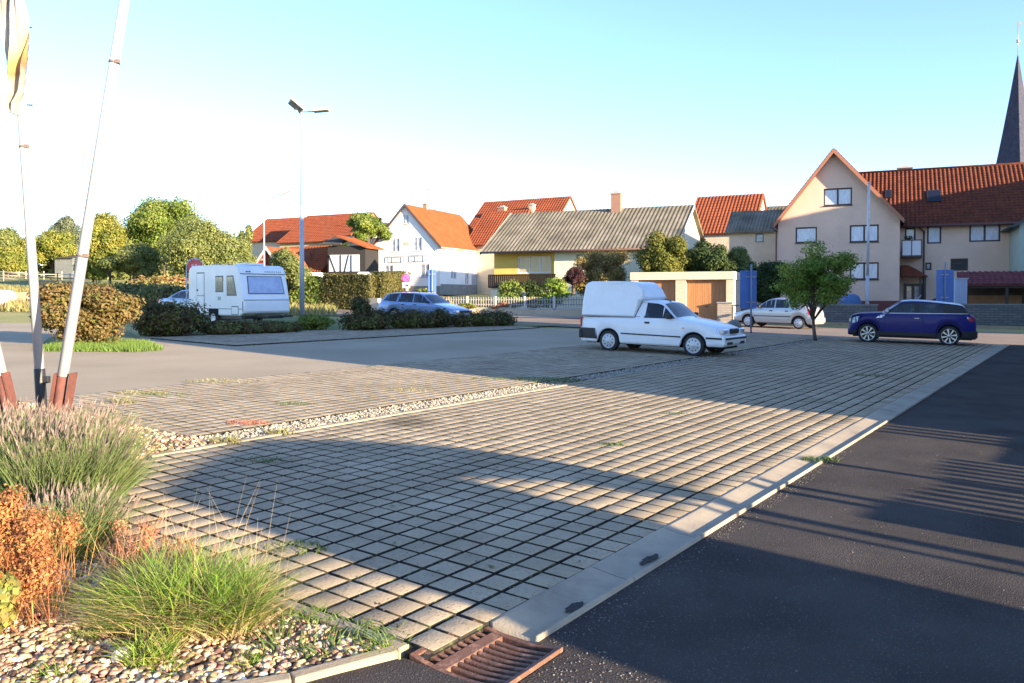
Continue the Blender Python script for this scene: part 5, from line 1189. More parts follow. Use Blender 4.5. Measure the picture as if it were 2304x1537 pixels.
def flag():
    D = pb1[1] * .985
    t = thing('flag', 'faded white yellow and orange flag hanging limp on the middle pole', 'flag', at3(40, 100, D))
    o = t.location.copy()
    rows = [(-60, 4, 66), (0, 8, 62), (40, 12, 66), (75, 20, 68), (110, 24, 70), (150, 24, 70), (190, 26, 70), (215, 32, 68), (240, 30, 54), (262, 44, 50)]
    nx = 24; V = []; nf = 0
    rr = []
    for (a, b) in zip(rows[:-1], rows[1:]):
        for i in range(4): k = i / 4; rr.append([a[j] + (b[j] - a[j]) * k for j in range(3)])
    rr.append(list(rows[-1]))
    for j, (py, x0, x1) in enumerate(rr):
        for i in range(nx + 1):
            q = i / nx; px = x0 + 5 + (x1 - x0) * q; p = at3(px, py, D)
            p.y += -.10 - .07 * math.sin(q * 10 + py * .022) - .04 * math.sin(q * 21 + 1 + py * .03)
            V.append(p - o)
    Fc = [(j * (nx + 1) + i, j * (nx + 1) + i + 1, (j + 1) * (nx + 1) + i + 1, (j + 1) * (nx + 1) + i) for j in range(len(rr) - 1) for i in range(nx)]
    m = bpy.data.materials.new('flag_cloth'); m.use_nodes = True; nt = m.node_tree; L = nt.links; b = nt.nodes['Principled BSDF']; b.inputs['Roughness'].default_value = .9
    tc = nd(nt, 'ShaderNodeTexCoord'); sx = nd(nt, 'ShaderNodeSeparateXYZ'); L.new(tc.outputs['Object'], sx.inputs[0])
    nz = nd(nt, 'ShaderNodeTexNoise'); nz.inputs['Scale'].default_value = 1.3; nz.inputs['Detail'].default_value = 2; L.new(tc.outputs['Object'], nz.inputs['Vector'])
    ad = nd(nt, 'ShaderNodeMath', operation='MULTIPLY_ADD'); ad.inputs[1].default_value = .9; L.new(nz.outputs['Fac'], ad.inputs[0]); L.new(sx.outputs[2], ad.inputs[2])
    ad2 = nd(nt, 'ShaderNodeMath', operation='MULTIPLY_ADD'); ad2.inputs[1].default_value = -1.6; L.new(sx.outputs[0], ad2.inputs[0]); L.new(ad.outputs[0], ad2.inputs[2])
    mr = nd(nt, 'ShaderNodeMapRange'); mr.inputs['From Min'].default_value = -.6; mr.inputs['From Max'].default_value = 1.5; L.new(ad2.outputs[0], mr.inputs['Value'])
    cr = nd(nt, 'ShaderNodeValToRGB'); L.new(mr.outputs[0], cr.inputs['Fac']); e = cr.color_ramp.elements; e[0].position = 0; e[0].color = (.46, .42, .35, 1); e[1].position = 1; e[1].color = (.20, .26, .42, 1)
    for p, c in ((.22, (.45, .40, .32, 1)), (.28, (.40, .21, .10, 1)), (.36, (.45, .33, .12, 1)), (.44, (.46, .40, .27, 1)), (.60, (.44, .41, .36, 1)), (.72, (.30, .27, .22, 1)), (.80, (.21, .25, .38, 1))): x = e.new(p); x.color = c
    tr = nd(nt, 'ShaderNodeBsdfTranslucent'); mx = nd(nt, 'ShaderNodeMixShader'); mx.inputs[0].default_value = .35; L.new(cr.outputs[0], b.inputs['Base Color']); L.new(cr.outputs[0], tr.inputs['Color']); L.new(b.outputs[0], mx.inputs[1]); L.new(tr.outputs[0], mx.inputs[2]); L.new(mx.outputs[0], nt.nodes['Material Output'].inputs[0])
    npmesh('cloth', V, Fc, m, t, smooth=True)
    mb = MB()
    for py in (60, 236): p = at3(66, py, D) - o; mb.tube(p, p + Vector((.02, .06, .01)), .008)
    mb.build('clip', M_black, t)
flag()
# twin floodlight mast
lx, ly = G(680, 712); lx, ly = lx * .93, ly * .93
t = thing('street_lamp', 'tall lamp mast with two flat floodlight heads', 'street lamp', (lx, ly, gz(lx, ly)))
ht = hz(252, ly) - gz(lx, ly)
mb = MB(); mb.tube((0, 0, -.1), (0, 0, ht * .55), .125, .095, 14); mb.tube((0, 0, ht * .55), (0, 0, ht), .07, .05, 14); mb.build('pole', mat('lamp_pole', (.36, .39, .44), .5, metal=.1), t)
pxm = 1 / F * ly
mb = MB(); mb.tube((-.12, 0, ht), (1.15, 0, ht + .03), .03); mb.tube((-.12, 0, ht), (-.35, -.1, ht + .1), .03); mb.build('bracket', M_galv, t)
def head(c, rx, rz, ry):
    mb = MB(); M = Matrix.Translation(Vector(c)) @ Matrix.Rotation(rz, 4, 'Z') @ Matrix.Rotation(ry, 4, 'Y') @ Matrix.Rotation(rx, 4, 'X')
    mb.box(-.40, -.26, -.07, .40, .26, .07, M); o = mb.build('lamp_head', mat('lamp_housing', (.6, .6, .58), .45), t, bevel=.03)
    mb = MB(); mb.box(-.34, -.21, -.082, .34, .21, -.070, M); mb.build('lamp_glass', mat('lamp_lens', (.14, .14, .13), .15, c2=(.3, .28, .24), scale=6), o)
head((-.20, -.15, ht + .28), R(-25), R(20), R(38)); head((.98, 0, ht + .10), R(0), R(0), R(-5))
# curved street lamp further back
lx, ly = at(595, 60); z0 = gz(lx, ly); t = thing('street_lamp', 'slim white street lamp with curved arm behind the caravan', 'street lamp', (lx, ly, z0))
def lp(px, py): p = at3(px, py, ly); return (p.x - lx, 0, p.z - z0)
mb = MB(); mb.tube((0, 0, -.1), lp(595, 490), .07, .05); mb.path([lp(595, 490), lp(597, 470), lp(603, 455), lp(614, 445), lp(630, 438)], .045); mb.build('pole', mat('lamp_pole', (.4, .4, .4)), t)
mb = MB(); a = Vector(lp(630, 439)); b = Vector(lp(656, 428)); d = (b - a).normalized(); n = Vector((-d.z, 0, d.x)) * .07
P = [a - n + Vector((0, -.14, 0)), b - n * .6 + Vector((0, -.1, 0)), b + n * .3 + Vector((0, -.1, 0)), a + n + Vector((0, -.14, 0))]; P += [p + Vector((0, .26, 0)) for p in P]
v = [mb.bm.verts.new(p) for p in P]
for f in ((0, 1, 2, 3), (7, 6, 5, 4), (0, 1, 5, 4), (1, 2, 6, 5), (2, 3, 7, 6), (3, 0, 4, 7)): mb.bm.faces.new([v[k] for k in f])
mb.build('lamp_head', mat('lamp_grey', (.3, .3, .3), .5), t, bevel=.02)
# white flagpole in the yard of the tan house
x, y = at(1951, 47.5); z0 = gz(x, y); t = thing('white_mast', 'plain white mast in front of the tan gable', 'mast', (x, y, z0)); mb = MB(); T = at3(1953, 412, y) - Vector((x, y, z0)); mb.tube((0, 0, -.1), T * .33, .10, .10, 14); mb.tube(T * .33, T, .085, .07, 14); mb.build('pole', M_polew, t)
mb = MB(); mb.tube(T, T + Vector((0, 0, .08)), .09, .05, 14); mb.build('cap', M_polew, t)
# signs
def sign_post(t, x, zt, r=.03, m=None): mb = MB(); mb.tube((x, 0, -.1), (x, 0, zt), r, None, 10); mb.build('post', m or M_galv, t)
def blue_panel(label, px0, px1, py0, py1, pxp, pyt, pyb, D):
    x, y = at(pxp, D); z0 = gz(x, y); t = thing('blue_sign_panel', label, 'sign', (x, y, z0), 0, 'blue rectangular panels by the road')
    a = at3(px0, py1, D); b = at3(px1, py0, D); mb = MB(); mb.box(a.x - x, .05, a.z - z0, b.x - x, .10, b.z - z0); mb.build('panel', mat('blue_panel_paint', (.07, .16, .42), .45, c2=(.055, .13, .37), scale=1.5), t, bevel=.01)
    sign_post(t, 0, hz(pyt, D) - z0, .035, mat('blue_grey_post', (.16, .2, .3), .5))
    mb = MB(); zz = (a.z + b.z) / 2 - z0
    for q in (a.z - z0 + .25, b.z - z0 - .25): mb.box(-.2, .02, q - .02, .2, .052, q + .02)
    mb.build('bracket', M_galv, t)
blue_panel('blue panel on a tall post beside the garage', 1666, 1703, 609, 694, 1690, 594, 748, 32.0)
blue_panel('blue panel on a post in front of the white house', 963, 981, 607, 668, 972, 595, 700, 46)
blue_panel('wide blue panel on a post behind the dark blue hatchback', 2108, 2147, 607, 680, 2126, 590, 735, 42)
# pale panel beside it (a white container edge)
x, y = at(2149, 44); t = thing('pale_container', 'pale blue grey ribbed container end beside the wide blue panel', 'container', (x, y, gz(x, y))); a = at3(2149, 690, 44); b = at3(2176, 628, 44)
mb = MB(); w_ = b.x - a.x; h_ = b.z - gz(x, y)
mb.box(0, 0, 0, w_, 1.2, h_)
for k in range(4): mb.box(w_ * (.08 + k * .24), -.03, .05, w_ * (.20 + k * .24), 0, h_ - .05)
mb.build('body', mat('pale_container_paint', (.40, .47, .60), .5), t); mb = MB(); mb.box(-.04, -.06, h_, w_ + .04, 1.25, h_ + .06); mb.build('lid', mat('grey_paint', (.4, .42, .46), .5), t)
# blue tarpaulin heap behind the wall
x, y = at(1910, 48.5); z0 = hz(690, 48.5); t = bush('blue_tarpaulin', 'blue tarpaulin covered heap behind the stone wall', (x, y), (.01, .01, .01), mat('unused_leaf', (.1, .1, .1)), 4, .01, 3, 1, 'tarpaulin')
for c in list(t.children): bpy.data.objects.remove(c)
mb = MB(); prof = [(-.95, 0), (-.85, .55), (-.5, .95), (.1, 1.15), (.7, 1.05), (1.0, .6), (1.05, 0)]
mb.prism(prof, lambda a, b, c: (a * .62, c, b + hz(692, 48.5) - gz(x, y) - .3), -.5, .6); mb.build('cover', mat('blue_tarp', (.07, .17, .36), .5, c2=(.05, .12, .28), scale=3), t, bevel=.15, seg=3, smooth=True)
# round no-stopping sign + plate + yield sign
D = 43.5; x, y = at(914, D); z0 = gz(x, y); t = thing('no_stopping_sign', 'round blue and red no stopping sign with a small white plate under it', 'traffic sign', (x, y, z0)); sign_post(t, 0, hz(590, D) - z0, .035)
zc = hz(626, D) - z0; r_ = 10.2 / F * D
def disc(r0, r1, y0, m, name, par, zc_=None, n=28): mb = MB(); mb.lathe([(r0, y0), (r1, y0)] if r0 else [(r1, y0), (0, y0)], n, 'Y', (0, 0, zc_ if zc_ is not None else zc)); return mb.build(name, m, par)
M_sred = mat('sign_red', (.62, .03, .05), .4); M_sblue = mat('sign_blue', (.30, .10, .45), .4); M_swht = mat('sign_white', (.75, .75, .75), .4)
mb = MB(); mb.lathe([(0, -.05), (r_, -.05), (r_, -.035), (0, -.035)], 28, 'Y', (0, 0, zc)); fc = mb.build('sign_face', M_swht, t)
disc(0, r_ * .82, -.053, M_sblue, 'blue_field', fc); disc(r_ * .78, r_ * .97, -.056, M_sred, 'red_ring', fc)
mb = MB(); M = Matrix.Translation((0, 0, zc)) @ Matrix.Rotation(R(45), 4, 'Y'); mb.box(-r_ * .8, -.060, -r_ * .07, r_ * .8, -.057, r_ * .07, M); mb.build('red_bar', M_sred, fc)
a = hz(636, D) - z0; b = hz(648, D) - z0
mb = MB(); mb.box(-.21, -.05, b, .21, -.035, a); pl = mb.build('supplementary_plate', M_swht, t, bevel=.01)
mb = MB(); m_ = (a + b) / 2; mb.prism([(-.08, m_ - .05), (.15, m_ - .05), (.15, m_ + .0), (.09, m_ + .06), (-.0, m_ + .06), (-.05, m_ + .0)], lambda p, q, c: (p, c, q), -.054, -.051); mb.build('vehicle_symbol', M_black, pl)
D = 45.5; x, y = at(917, D); z0 = gz(x, y); t = thing('yield_sign', 'inverted triangular sign with red rim above the no stopping sign', 'traffic sign', (x, y, z0)); sign_post(t, 0, hz(590, D) - z0, .035)
def tri(k): c = (hz(590, D) + hz(617, D)) / 2 - z0 + .12; w_ = 12.5 / F * D * k; return [(-w_, c + w_ * .55), (w_, c + w_ * .55), (0, c - w_ * 1.15)]
mb = MB(); mb.prism(tri(1), lambda p, q, c: (p, c, q), -.05, -.035); fc = mb.build('red_rim', mat('sign_red_faded', (.62, .22, .2), .5), t); mb = MB(); mb.prism(tri(.72), lambda p, q, c: (p, c, q), -.055, -.0505); mb.build('white_field', M_swht, fc)
# round red sign left of the caravan
D = 36.5; x, y = at(439, D); z0 = gz(x, y); t = thing('round_red_sign', 'large round red sign with pale rim standing behind the caravan', 'sign', (x, y, z0)); zc = hz(601, D) - z0; r_ = 19.5 / F * D
mb = MB(); q = r_ * .98; mb.path([(-q, 0, -.1), (-q, 0, zc)] + [(-q * math.cos(a), 0, zc + q * math.sin(a)) for a in [PI * i / 14 for i in range(1, 15)]] + [(q, 0, -.1)], .028, 8); mb.build('hoop_frame', M_polew, t)
mb = MB(); mb.lathe([(0, -.03), (r_ * .86, -.03), (r_ * .86, 0), (0, 0)], 28, 'Y', (0, 0, zc)); fc = mb.build('sign_face', mat('faded_red', (.62, .12, .10), .5, c2=(.55, .09, .08), scale=3), t)
mb = MB(); mb.box(-.13, -.04, zc - .10, -.05, -.031, zc + .12); mb.box(.03, -.04, zc - .10, .11, -.031, zc + .12); mb.box(-.05, -.04, zc - .02, .03, -.031, zc + .04); mb.build('emblem', mat('pale_red', (.72, .42, .38), .5), fc)
# picket fence on low wall
def seg_thing(name, label, cat, a, b, group=None):
    a = Vector(a); b = Vector(b); L_ = (b - a).length; t = thing(name, label, cat, (a.x, a.y, gz(a.x, a.y)), math.atan2(b.y - a.y, b.x - a.x), group); return t, L_, gz(b.x, b.y) - gz(a.x, a.y)
A_, B_ = at(985, 49.5), at(1318, 47.5)
t, L_, dz = seg_thing('garden_wall', 'low cream retaining wall along the road under the picket fence', 'wall', A_, B_); zt = hz(700, 49) - gz(*A_); zt = max(.35, zt)
mb = MB(); P = [(0, -.12, -.3), (L_, -.12, -.3 + dz), (L_, .12, -.3 + dz), (0, .12, -.3), (0, -.12, zt), (L_, -.12, zt + dz * .3), (L_, .12, zt + dz * .3), (0, .12, zt)]; v = [mb.bm.verts.new(p) for p in P]
for f in ((3, 2, 1, 0), (4, 5, 6, 7), (0, 1, 5, 4), (1, 2, 6, 5), (2, 3, 7, 6), (3, 0, 4, 7)): mb.bm.faces.new([v[k] for k in f])
mb.build('wall_body', mat('retaining_wall', (.55, .43, .30), .9, c2=(.45, .35, .25), scale=1.5, bump=.005), t); mb = MB(); mb.box(-.05, -.16, zt + .003, L_ + .05, .16, zt + .06); mb.build('coping', M_capc, t)
t2, L2, dz = seg_thing('picket_fence', 'grey picket fence standing on the low cream wall', 'fence', (A_[0], A_[1]), (B_[0], B_[1])); hf = hz(668, 48.5) - gz(*A_)
mb = MB(); n = 58
for i in range(n): x_ = L2 * (i + .5) / n; mb.box(x_ - .028, -.03, zt + .12, x_ + .028, -.01, hf - .02 * (i % 2)); 
mb.build('pickets', mat('fence_grey', (.33, .31, .28), .8, c2=(.25, .23, .21), scale=4), t2); mb = MB(); mb.box(0, -.008, zt + .22, L2, .03, zt + .28); mb.box(0, -.008, hf - .2, L2, .03, hf - .14); mb.build('rail', mat('fence_grey', (.3, .3, .3)), t2)
for i in range(6): x_ = .1 + (L2 - .2) * i / 5; mb = MB(); mb.box(x_ - .05, -.05, zt + .06, x_ + .05, .05, hf + .04); mb.build('post', mat('fence_post_pale', (.55, .52, .46), .8), t2)
# hedge base wall at left
A2, B2 = at(737, 56), at(850, 53)
t, L_, dz = seg_thing('low_wall', 'low pale wall under the trimmed hedge', 'wall', A2, B2); mb = MB(); mb.box(0, 0, -.3, L_, .3, hz(671, 55) - gz(*A2)); mb.build('wall_body', mat('pale_wall', (.6, .5, .36), .9, c2=(.5, .41, .3), scale=2), t)
# stone wall at right
M_stw = brick_mat('grey_stone_wall', (.17, .17, .165), (.12, .12, .12), (.08, .08, .08), .42, .13, .015)
for lab, p0, p1, D0, D1_, pyt in (('grey stone wall with flat coping left of the dark blue hatchback', 1655, 1972, 43.5, 43.0, 685), ('longer grey stone wall behind the dark blue hatchback', 2030, 2400, 43.5, 41, 684)):
    a = at(p0, D0); b = at(p1, D1_); t, L_, dz = seg_thing('stone_wall', lab, 'wall', a, b); h0 = hz(pyt, D0) - gz(*a)
    mb = MB(); mb.box(0, -.15, -.4, L_, .15, h0 - .06); mb.build('wall_body', M_stw, t); mb = MB(); mb.box(-.03, -.2, h0 - .058, L_ + .03, .2, h0 + .02); mb.build('coping', mat('stone_coping', (.2, .2, .19), .9), t)
sheet('yard', [at(1655, 43.9), at(1972, 43.4), at(2030, 43.9), at(2400, 41.4), (60, 60), (14, 62)], M_drive, .05)
strip('kerb', [at(1640, 42.3), at(1975, 41.8), at(2420, 39.2)], .15, .10, M_kerb, seg=2)
sheet('verge', [at(1660, 43.2), at(1975, 42.8), at(2420, 40.8), at(2420, 39.4), at(1975, 42), at(1660, 42.4)], M_verge, .06)
sheet('pavement', [at(985, 49.1), at(1318, 47.2), at(1420, 42), at(1640, 40.6), at(1640, 39.7), at(1420, 40.9), at(1300, 44.5), at(985, 47.4)], mat('pavement_grey', (.30, .27, .24), .9, c2=(.24, .22, .2), scale=1), .03)
# steel barrier between garage and hatch
x, y = at(1648, 38.7); t = thing('steel_barrier', 'low brown steel rail barrier in front of the silver hatchback bonnet', 'barrier', (x, y, gz(x, y)), R(-12)); mb = MB(); zt = hz(687, 38.7) - gz(x, y); mb.path([(0, 0, -.05), (0, 0, zt), (1.35, 0, zt), (1.35, 0, -.05)], .03); mb.build('rail', M_rust, t)
# concrete ball / bollard near the van nose
x, y = G(1650, 752); t = thing('boulder', 'rounded grey boulder at the far edge of the paving beyond the van nose', 'boulder', (x, y, gz(x, y)))
bm = bmesh.new(); bmesh.ops.create_icosphere(bm, subdivisions=3, radius=.36)
for v in bm.verts: v.co *= 1 + .12 * math.sin(v.co.x * 9 + 1) * math.cos(v.co.y * 7); v.co.z *= .9; v.co.z += .22
me = bpy.data.meshes.new('rock'); bm.to_mesh(me); bm.free(); me.materials.append(mat('grey_rock', (.12, .12, .115), .9, c2=(.2, .2, .19), scale=6, bump=.02)); [setattr(p, 'use_smooth', True) for p in me.polygons]; o = bpy.data.objects.new('rock', me); col.objects.link(o); o.parent = t
# rail fence at the paddock
def rail_fence(label, pts, D, h, rails=3):
    P = [at(p, d) for p, d in pts]; o = P[0]; z0 = gz(*o); t = thing('paddock_fence', label, 'fence', (o[0], o[1], z0)); M_ = mat('weathered_wood', (.42, .38, .30), .9)
    for a, b in zip(P[:-1], P[1:]):
        L_ = math.dist(a, b); n = max(1, round(L_ / 3)); 
        for i in range(n + 1):
            k = i / n; x = a[0] + (b[0] - a[0]) * k; y = a[1] + (b[1] - a[1]) * k; z = gz(x, y) - z0; mb = MB(); mb.tube((x - o[0], y - o[1], z - .2), (x - o[0], y - o[1], z + h), .07, None, 6); mb.build('post', M_, t)
        mb = MB()
        for r_ in range(rails): zz = h * (.3 + .3 * r_); mb.tube((a[0] - o[0], a[1] - o[1], gz(*a) - z0 + zz), (b[0] - o[0], b[1] - o[1], gz(*b) - z0 + zz), .05, None, 5)
        mb.build('rails', M_, t)
rail_fence('pale wooden rail fence round the paddock at the far left', [(-60, 96), (80, 92), (130, 90), (217, 86)], 100, 1.3)
rail_fence('low wooden fence farther back on the paddock', [(-60, 112), (140, 110)], 100, 1.1, 2)
# field shelter
g = House('field_shelter', 'small grey wooden shelter at the edge of the paddock trees', 124, 118, -10, 'shed', z0=gz(*at(124, 118))); W2 = g.f(163, 600)[0]; z1 = g.f(140, 580)[1]
mb = MB(); mb.box(0, 0, 0, W2, 3, z1); mb.build('wall', mat('grey_boards', (.16, .17, .17), .9, c2=(.11, .12, .12), scale=2), g.root); roof_slab('roof', g.root, (-.3, -.4, z1), (W2 + .6, 0, 0), (0, 4, .8), mat('dark_roof_felt', (.04, .035, .03), .9), .4, .03, 4, .02)
# stacked timber / round white object at far left
x, y = at(40, 52); t = thing('timber_stack', 'stack of sawn timber beside the driveway at the far left', 'timber stack', (x, y, gz(x, y)), R(-8))
for i in range(6):
    mb = MB(); mb.box(-.6 + .03 * (i % 2), -.5, .02 + i * .13, .75, .5, .13 + i * .13); mb.build('board', mat('sawn_wood', (.55, .36, .22), .8, c2=(.42, .27, .16), scale=4), t)
x, y = at(2, 50); t = thing('water_tank', 'round white tank lying at the left picture edge', 'tank', (x, y, gz(x, y))); mb = MB(); mb.lathe([(0, -.5), (.35, -.5), (.5, -.4), (.5, .9), (.35, 1.0), (0, 1.0)], 24, 'Y', (0, 0, .5)); mb.lathe([(.12, -.51), (0, -.53)], 12, 'Y', (0, 0, .5)); mb.build('shell', M_polew, t)
mb = MB(); mb.box(-.4, -.3, -.05, -.25, .8, .2); mb.box(.25, -.3, -.05, .4, .8, .2); mb.build('cradle', M_rust, t)
# white van roofs behind the hedge
for (p0, p1, pt, D, lab) in ((660, 732, 613, 60, 'pale vehicle roof showing above the hedge behind the lamp mast'), (800, 836, 612, 62, 'white low container top showing above the trimmed hedge')):
    x, y = at(p0, D); z0 = gz(x, y); t = thing('parked_van', lab, 'van', (x, y, z0)) if p0 == 660 else thing('white_container', lab, 'container', (x, y, z0)); w_ = (p1 - p0) / F * D; h_ = hz(pt, D) - z0
    mb = MB(); mb.prism([(0, .3), (0, h_ * .6), (w_ * .12, h_ * .97), (w_ * .2, h_), (w_ * .85, h_), (w_, h_ * .7), (w_, .3)], lambda a, b, c: (a, c, b), 0, 1.8); mb.build('body', W_paint, t, bevel=.06)
    mb = MB(); mb.box(w_ * .2, -.02, h_ * .7, w_ * .8, 0, h_ * .9); mb.build('window', M_glass, t)
# ================================================================== VEGETATION
def leafm(name, c, c2, isl=.32, tr=.35, sc=.6, c3=None): return mat(name, c, .65, c2=c2, c3=c3, scale=sc, island=isl, transl=tr, contrast=(.4, .6), spec=.25)
L_mid = leafm('leaf_mid_green', (.12, .185, .035), (.22, .26, .055)); L_yel = leafm('leaf_yellow_green', (.17, .21, .04), (.28, .26, .05)); L_olive = leafm('leaf_olive', (.155, .19, .06), (.23, .25, .08)); L_dark = leafm('leaf_dark_green', (.04, .07, .02), (.08, .11, .03))
L_brown = leafm('leaf_orange_brown', (.165, .14, .045), (.13, .145, .04), c3=(.21, .13, .05), sc=3.2); L_br2 = leafm('leaf_copper', (.22, .16, .06), (.30, .23, .07), sc=1.); L_green = leafm('leaf_fresh_green', (.15, .24, .04), (.28, .33, .06)); L_hedge = leafm('hedge_leaf', (.10, .10, .03), (.17, .15, .05), sc=.5); L_low = leafm('low_hedge_leaf', (.07, .105, .028), (.16, .17, .05), c3=(.10, .06, .03), sc=1.5)
L_grey = leafm('leaf_grey_green', (.12, .15, .09), (.18, .2, .11))
def T(name, label, px, pybase, pytop, D, wpx, m, n, size, nb=26, seed=1, tf=.3, **kw):
    n = int(n * 2.1); size *= .68
    xy = at(px, D); z0 = hz(pybase, D) if pybase else gz(*xy); H_ = hz(pytop, D) - z0; rx = wpx / 2 / F * D; th = H_ * tf; rz = (H_ - th) / 1.85
    return tree(name, label, xy, th, (rx, rx, rz), m, n, size, nb, seed, z0=z0, **kw)
gt = 'trees behind the caravan and paddock'
T('broadleaf_tree', 'large round yellow green tree, the tallest behind the caravan', 370, 640, 432, 78, 215, L_mid, 26000, .30, 44, 1, .12, group=gt)
T('willow_tree', 'paler grey green bushy tree directly behind the caravan roof', 465, 640, 478, 66, 205, L_olive, 24000, .24, 40, 2, .05, group=gt)
T('broadleaf_tree', 'yellowing tree between the leaning flagpole and the tall round tree', 248, 640, 482, 74, 120, L_yel, 13000, .27, 26, 3, .1, group=gt)
T('broadleaf_tree', 'golden tree between the two front flagpoles', 120, 625, 508, 120, 125, L_yel, 11000, .42, 24, 4, .12, group=gt)
T('conifer_tree', 'dark blue green tree rising behind the golden tree', 160, 620, 480, 132, 85, L_grey, 6000, .4, 18, 5, .2, group=gt)
T('broadleaf_tree', 'green tree at the left picture edge above the golden shrubs', 22, 620, 505, 125, 95, L_olive, 7000, .42, 20, 6, .15, group=gt)
T('broadleaf_tree', 'golden low tree at the left picture edge', 15, 625, 540, 105, 110, L_yel, 8000, .36, 20, 7, .05, group=gt)
T('broadleaf_tree', 'olive shrubby tree below the yellowing tree', 300, 645, 545, 70, 130, L_olive, 12000, .26, 24, 8, .03, group=gt)
T('broadleaf_tree', 'green shrubby tree right of the field shelter', 210, 640, 560, 84, 90, L_mid, 8000, .3, 18, 9, .03, group=gt)
T('broadleaf_tree', 'right shoulder of the tree line ending at the red roofs', 548, 640, 495, 72, 60, L_olive, 8000, .25, 20, 10, .03, group=gt)
T('walnut_tree', 'round green tree between the red barn roofs and the white gable', 830, 560, 470, 84, 122, L_mid, 13000, .30, 28, 11, .02, br=(.2, .34))
T('fruit_tree', 'small dark green tree in front of the timber shed roof', 765, 580, 535, 80, 40, L_dark, 3000, .22, 12, 12, .1)
T('round_bush_tree', 'rounded olive tree right of the caravan', 645, 680, 553, 57, 105, L_olive, 13000, .20, 28, 13, .03)
T('ornamental_tree', 'brown green feathery tree in front of the grey roofed house', 1352, 690, 548, 52, 145, L_br2, 15000, .18, 32, 14, .05)
T('garden_tree', 'yellow green tree behind the garage roof', 1502, 650, 520, 49, 130, leafm('leaf_lit', (.11, .13, .025), (.19, .18, .035)), 14000, .2, 28, 15, .02, group='trees behind the garage')
T('garden_tree', 'dark green tree between the garage and the outbuilding', 1600, 650, 528, 48.5, 130, L_dark, 12000, .22, 26, 16, .02, group='trees behind the garage')
T('garden_tree', 'pale leaved small tree before the cream outbuilding', 1668, 640, 545, 50, 75, L_olive, 6000, .18, 20, 17, .02, group='trees behind the garage')
T('garden_tree', 'dark evergreen mass right of the garage', 1735, 695, 575, 48, 115, L_dark, 14000, .2, 30, 18, .02, group='trees behind the garage')
T('garden_tree', 'dark shrub in front of the cream house wall beside the garage', 1668, 690, 590, 50, 80, L_dark, 9000, .2, 22, 19, .02, group='trees behind the garage')
T('purple_shrub', 'dark purple leaved shrub below the balcony end', 1290, 660, 595, 51, 55, leafm('leaf_purple', (.05, .02, .025), (.09, .04, .035)), 3500, .16, 14, 20, .05)
# round street tree on the paving
t = tree('round_street_tree', 'small round headed green tree at the far end of the gravel strip', G(1835, 768), .98, (1.34, 1.34, 1.30), L_green, 19000, .085, 60, 21, trad=.07, lean=-.08, bottom=-.8, br=(.16, .34), fill=.95)
mb = MB(); rg2 = random.Random(3)
for i in range(9): a = rg2.uniform(0, 2 * PI); e = (math.cos(a) * .9, math.sin(a) * .9, rg2.uniform(1.6, 2.4)); mb.tube((-.05, 0, .75), e, .03, .008, 6)
mb.build('branch', mat('bark', (.1, .1, .1)), t)
# bushes
bush('bush', 'big orange brown and green bush behind the leaning flagpoles', (-11.5, 21.6), (1.5, 1.3, 1.8), L_brown, 26000, .085, 34, 31, br=(.28, .45))
for i, (px, D, rx, rz, lab, m) in enumerate(((1150, 49.8, 1.1, 2.0, 'green shrub at the left end of the brown balcony', L_mid), (1195, 49.6, 1.15, 1.9, 'dark green shrub in the middle below the brown balcony', L_dark), (1245, 49.4, 1.2, 2.15, 'leafy green shrub at the right end of the brown balcony', L_green), (1090, 50.2, .55, .75, 'small round yellow green bush inside the picket fence', L_yel), (950, 50, .65, 1.3, 'yellow green bush left of the small blue panel', L_yel), (1000, 51, .6, .9, 'dull brown bush beside the small blue panel', L_br2))):
    bush('garden_shrub', lab, at(px, D), (rx, rx, rz), m, 3500, .14, 14, 50 + i, group='shrubs in the front gardens', z0=gz(*at(px, D)) + .3)
bush('flower_bed', 'red and yellow flowering plants behind the silver hatchback', at(1728, 44.5), (.9, .4, .9), leafm('flower_mix', (.4, .12, .02), (.45, .35, .04), c3=(.1, .15, .03), sc=3), 1500, .12, 10, 61, 'flowers')
bush('flower_bed', 'pink and green flowering plants inside the picket fence', at(1125, 48.6), (.7, .3, .5), leafm('flower_pink', (.5, .2, .18), (.15, .2, .05), sc=4), 1200, .1, 10, 62, 'flowers', z0=gz(*at(1125, 48.6)) + .35)
bush('flower_bed', 'yellow flowering plants in the middle of the picket fence', at(1200, 48.4), (.5, .3, .9), leafm('flower_yellow', (.5, .4, .06), (.15, .2, .05), sc=4), 1000, .1, 10, 63, 'flowers', z0=gz(*at(1200, 48.4)) + .35)
bush('flower_bed', 'green low plants at the left end of the picket fence', at(1050, 48.8), (.8, .3, .45), L_yel, 1000, .1, 10, 64, 'flowers', z0=gz(*at(1050, 48.8)) + .35)
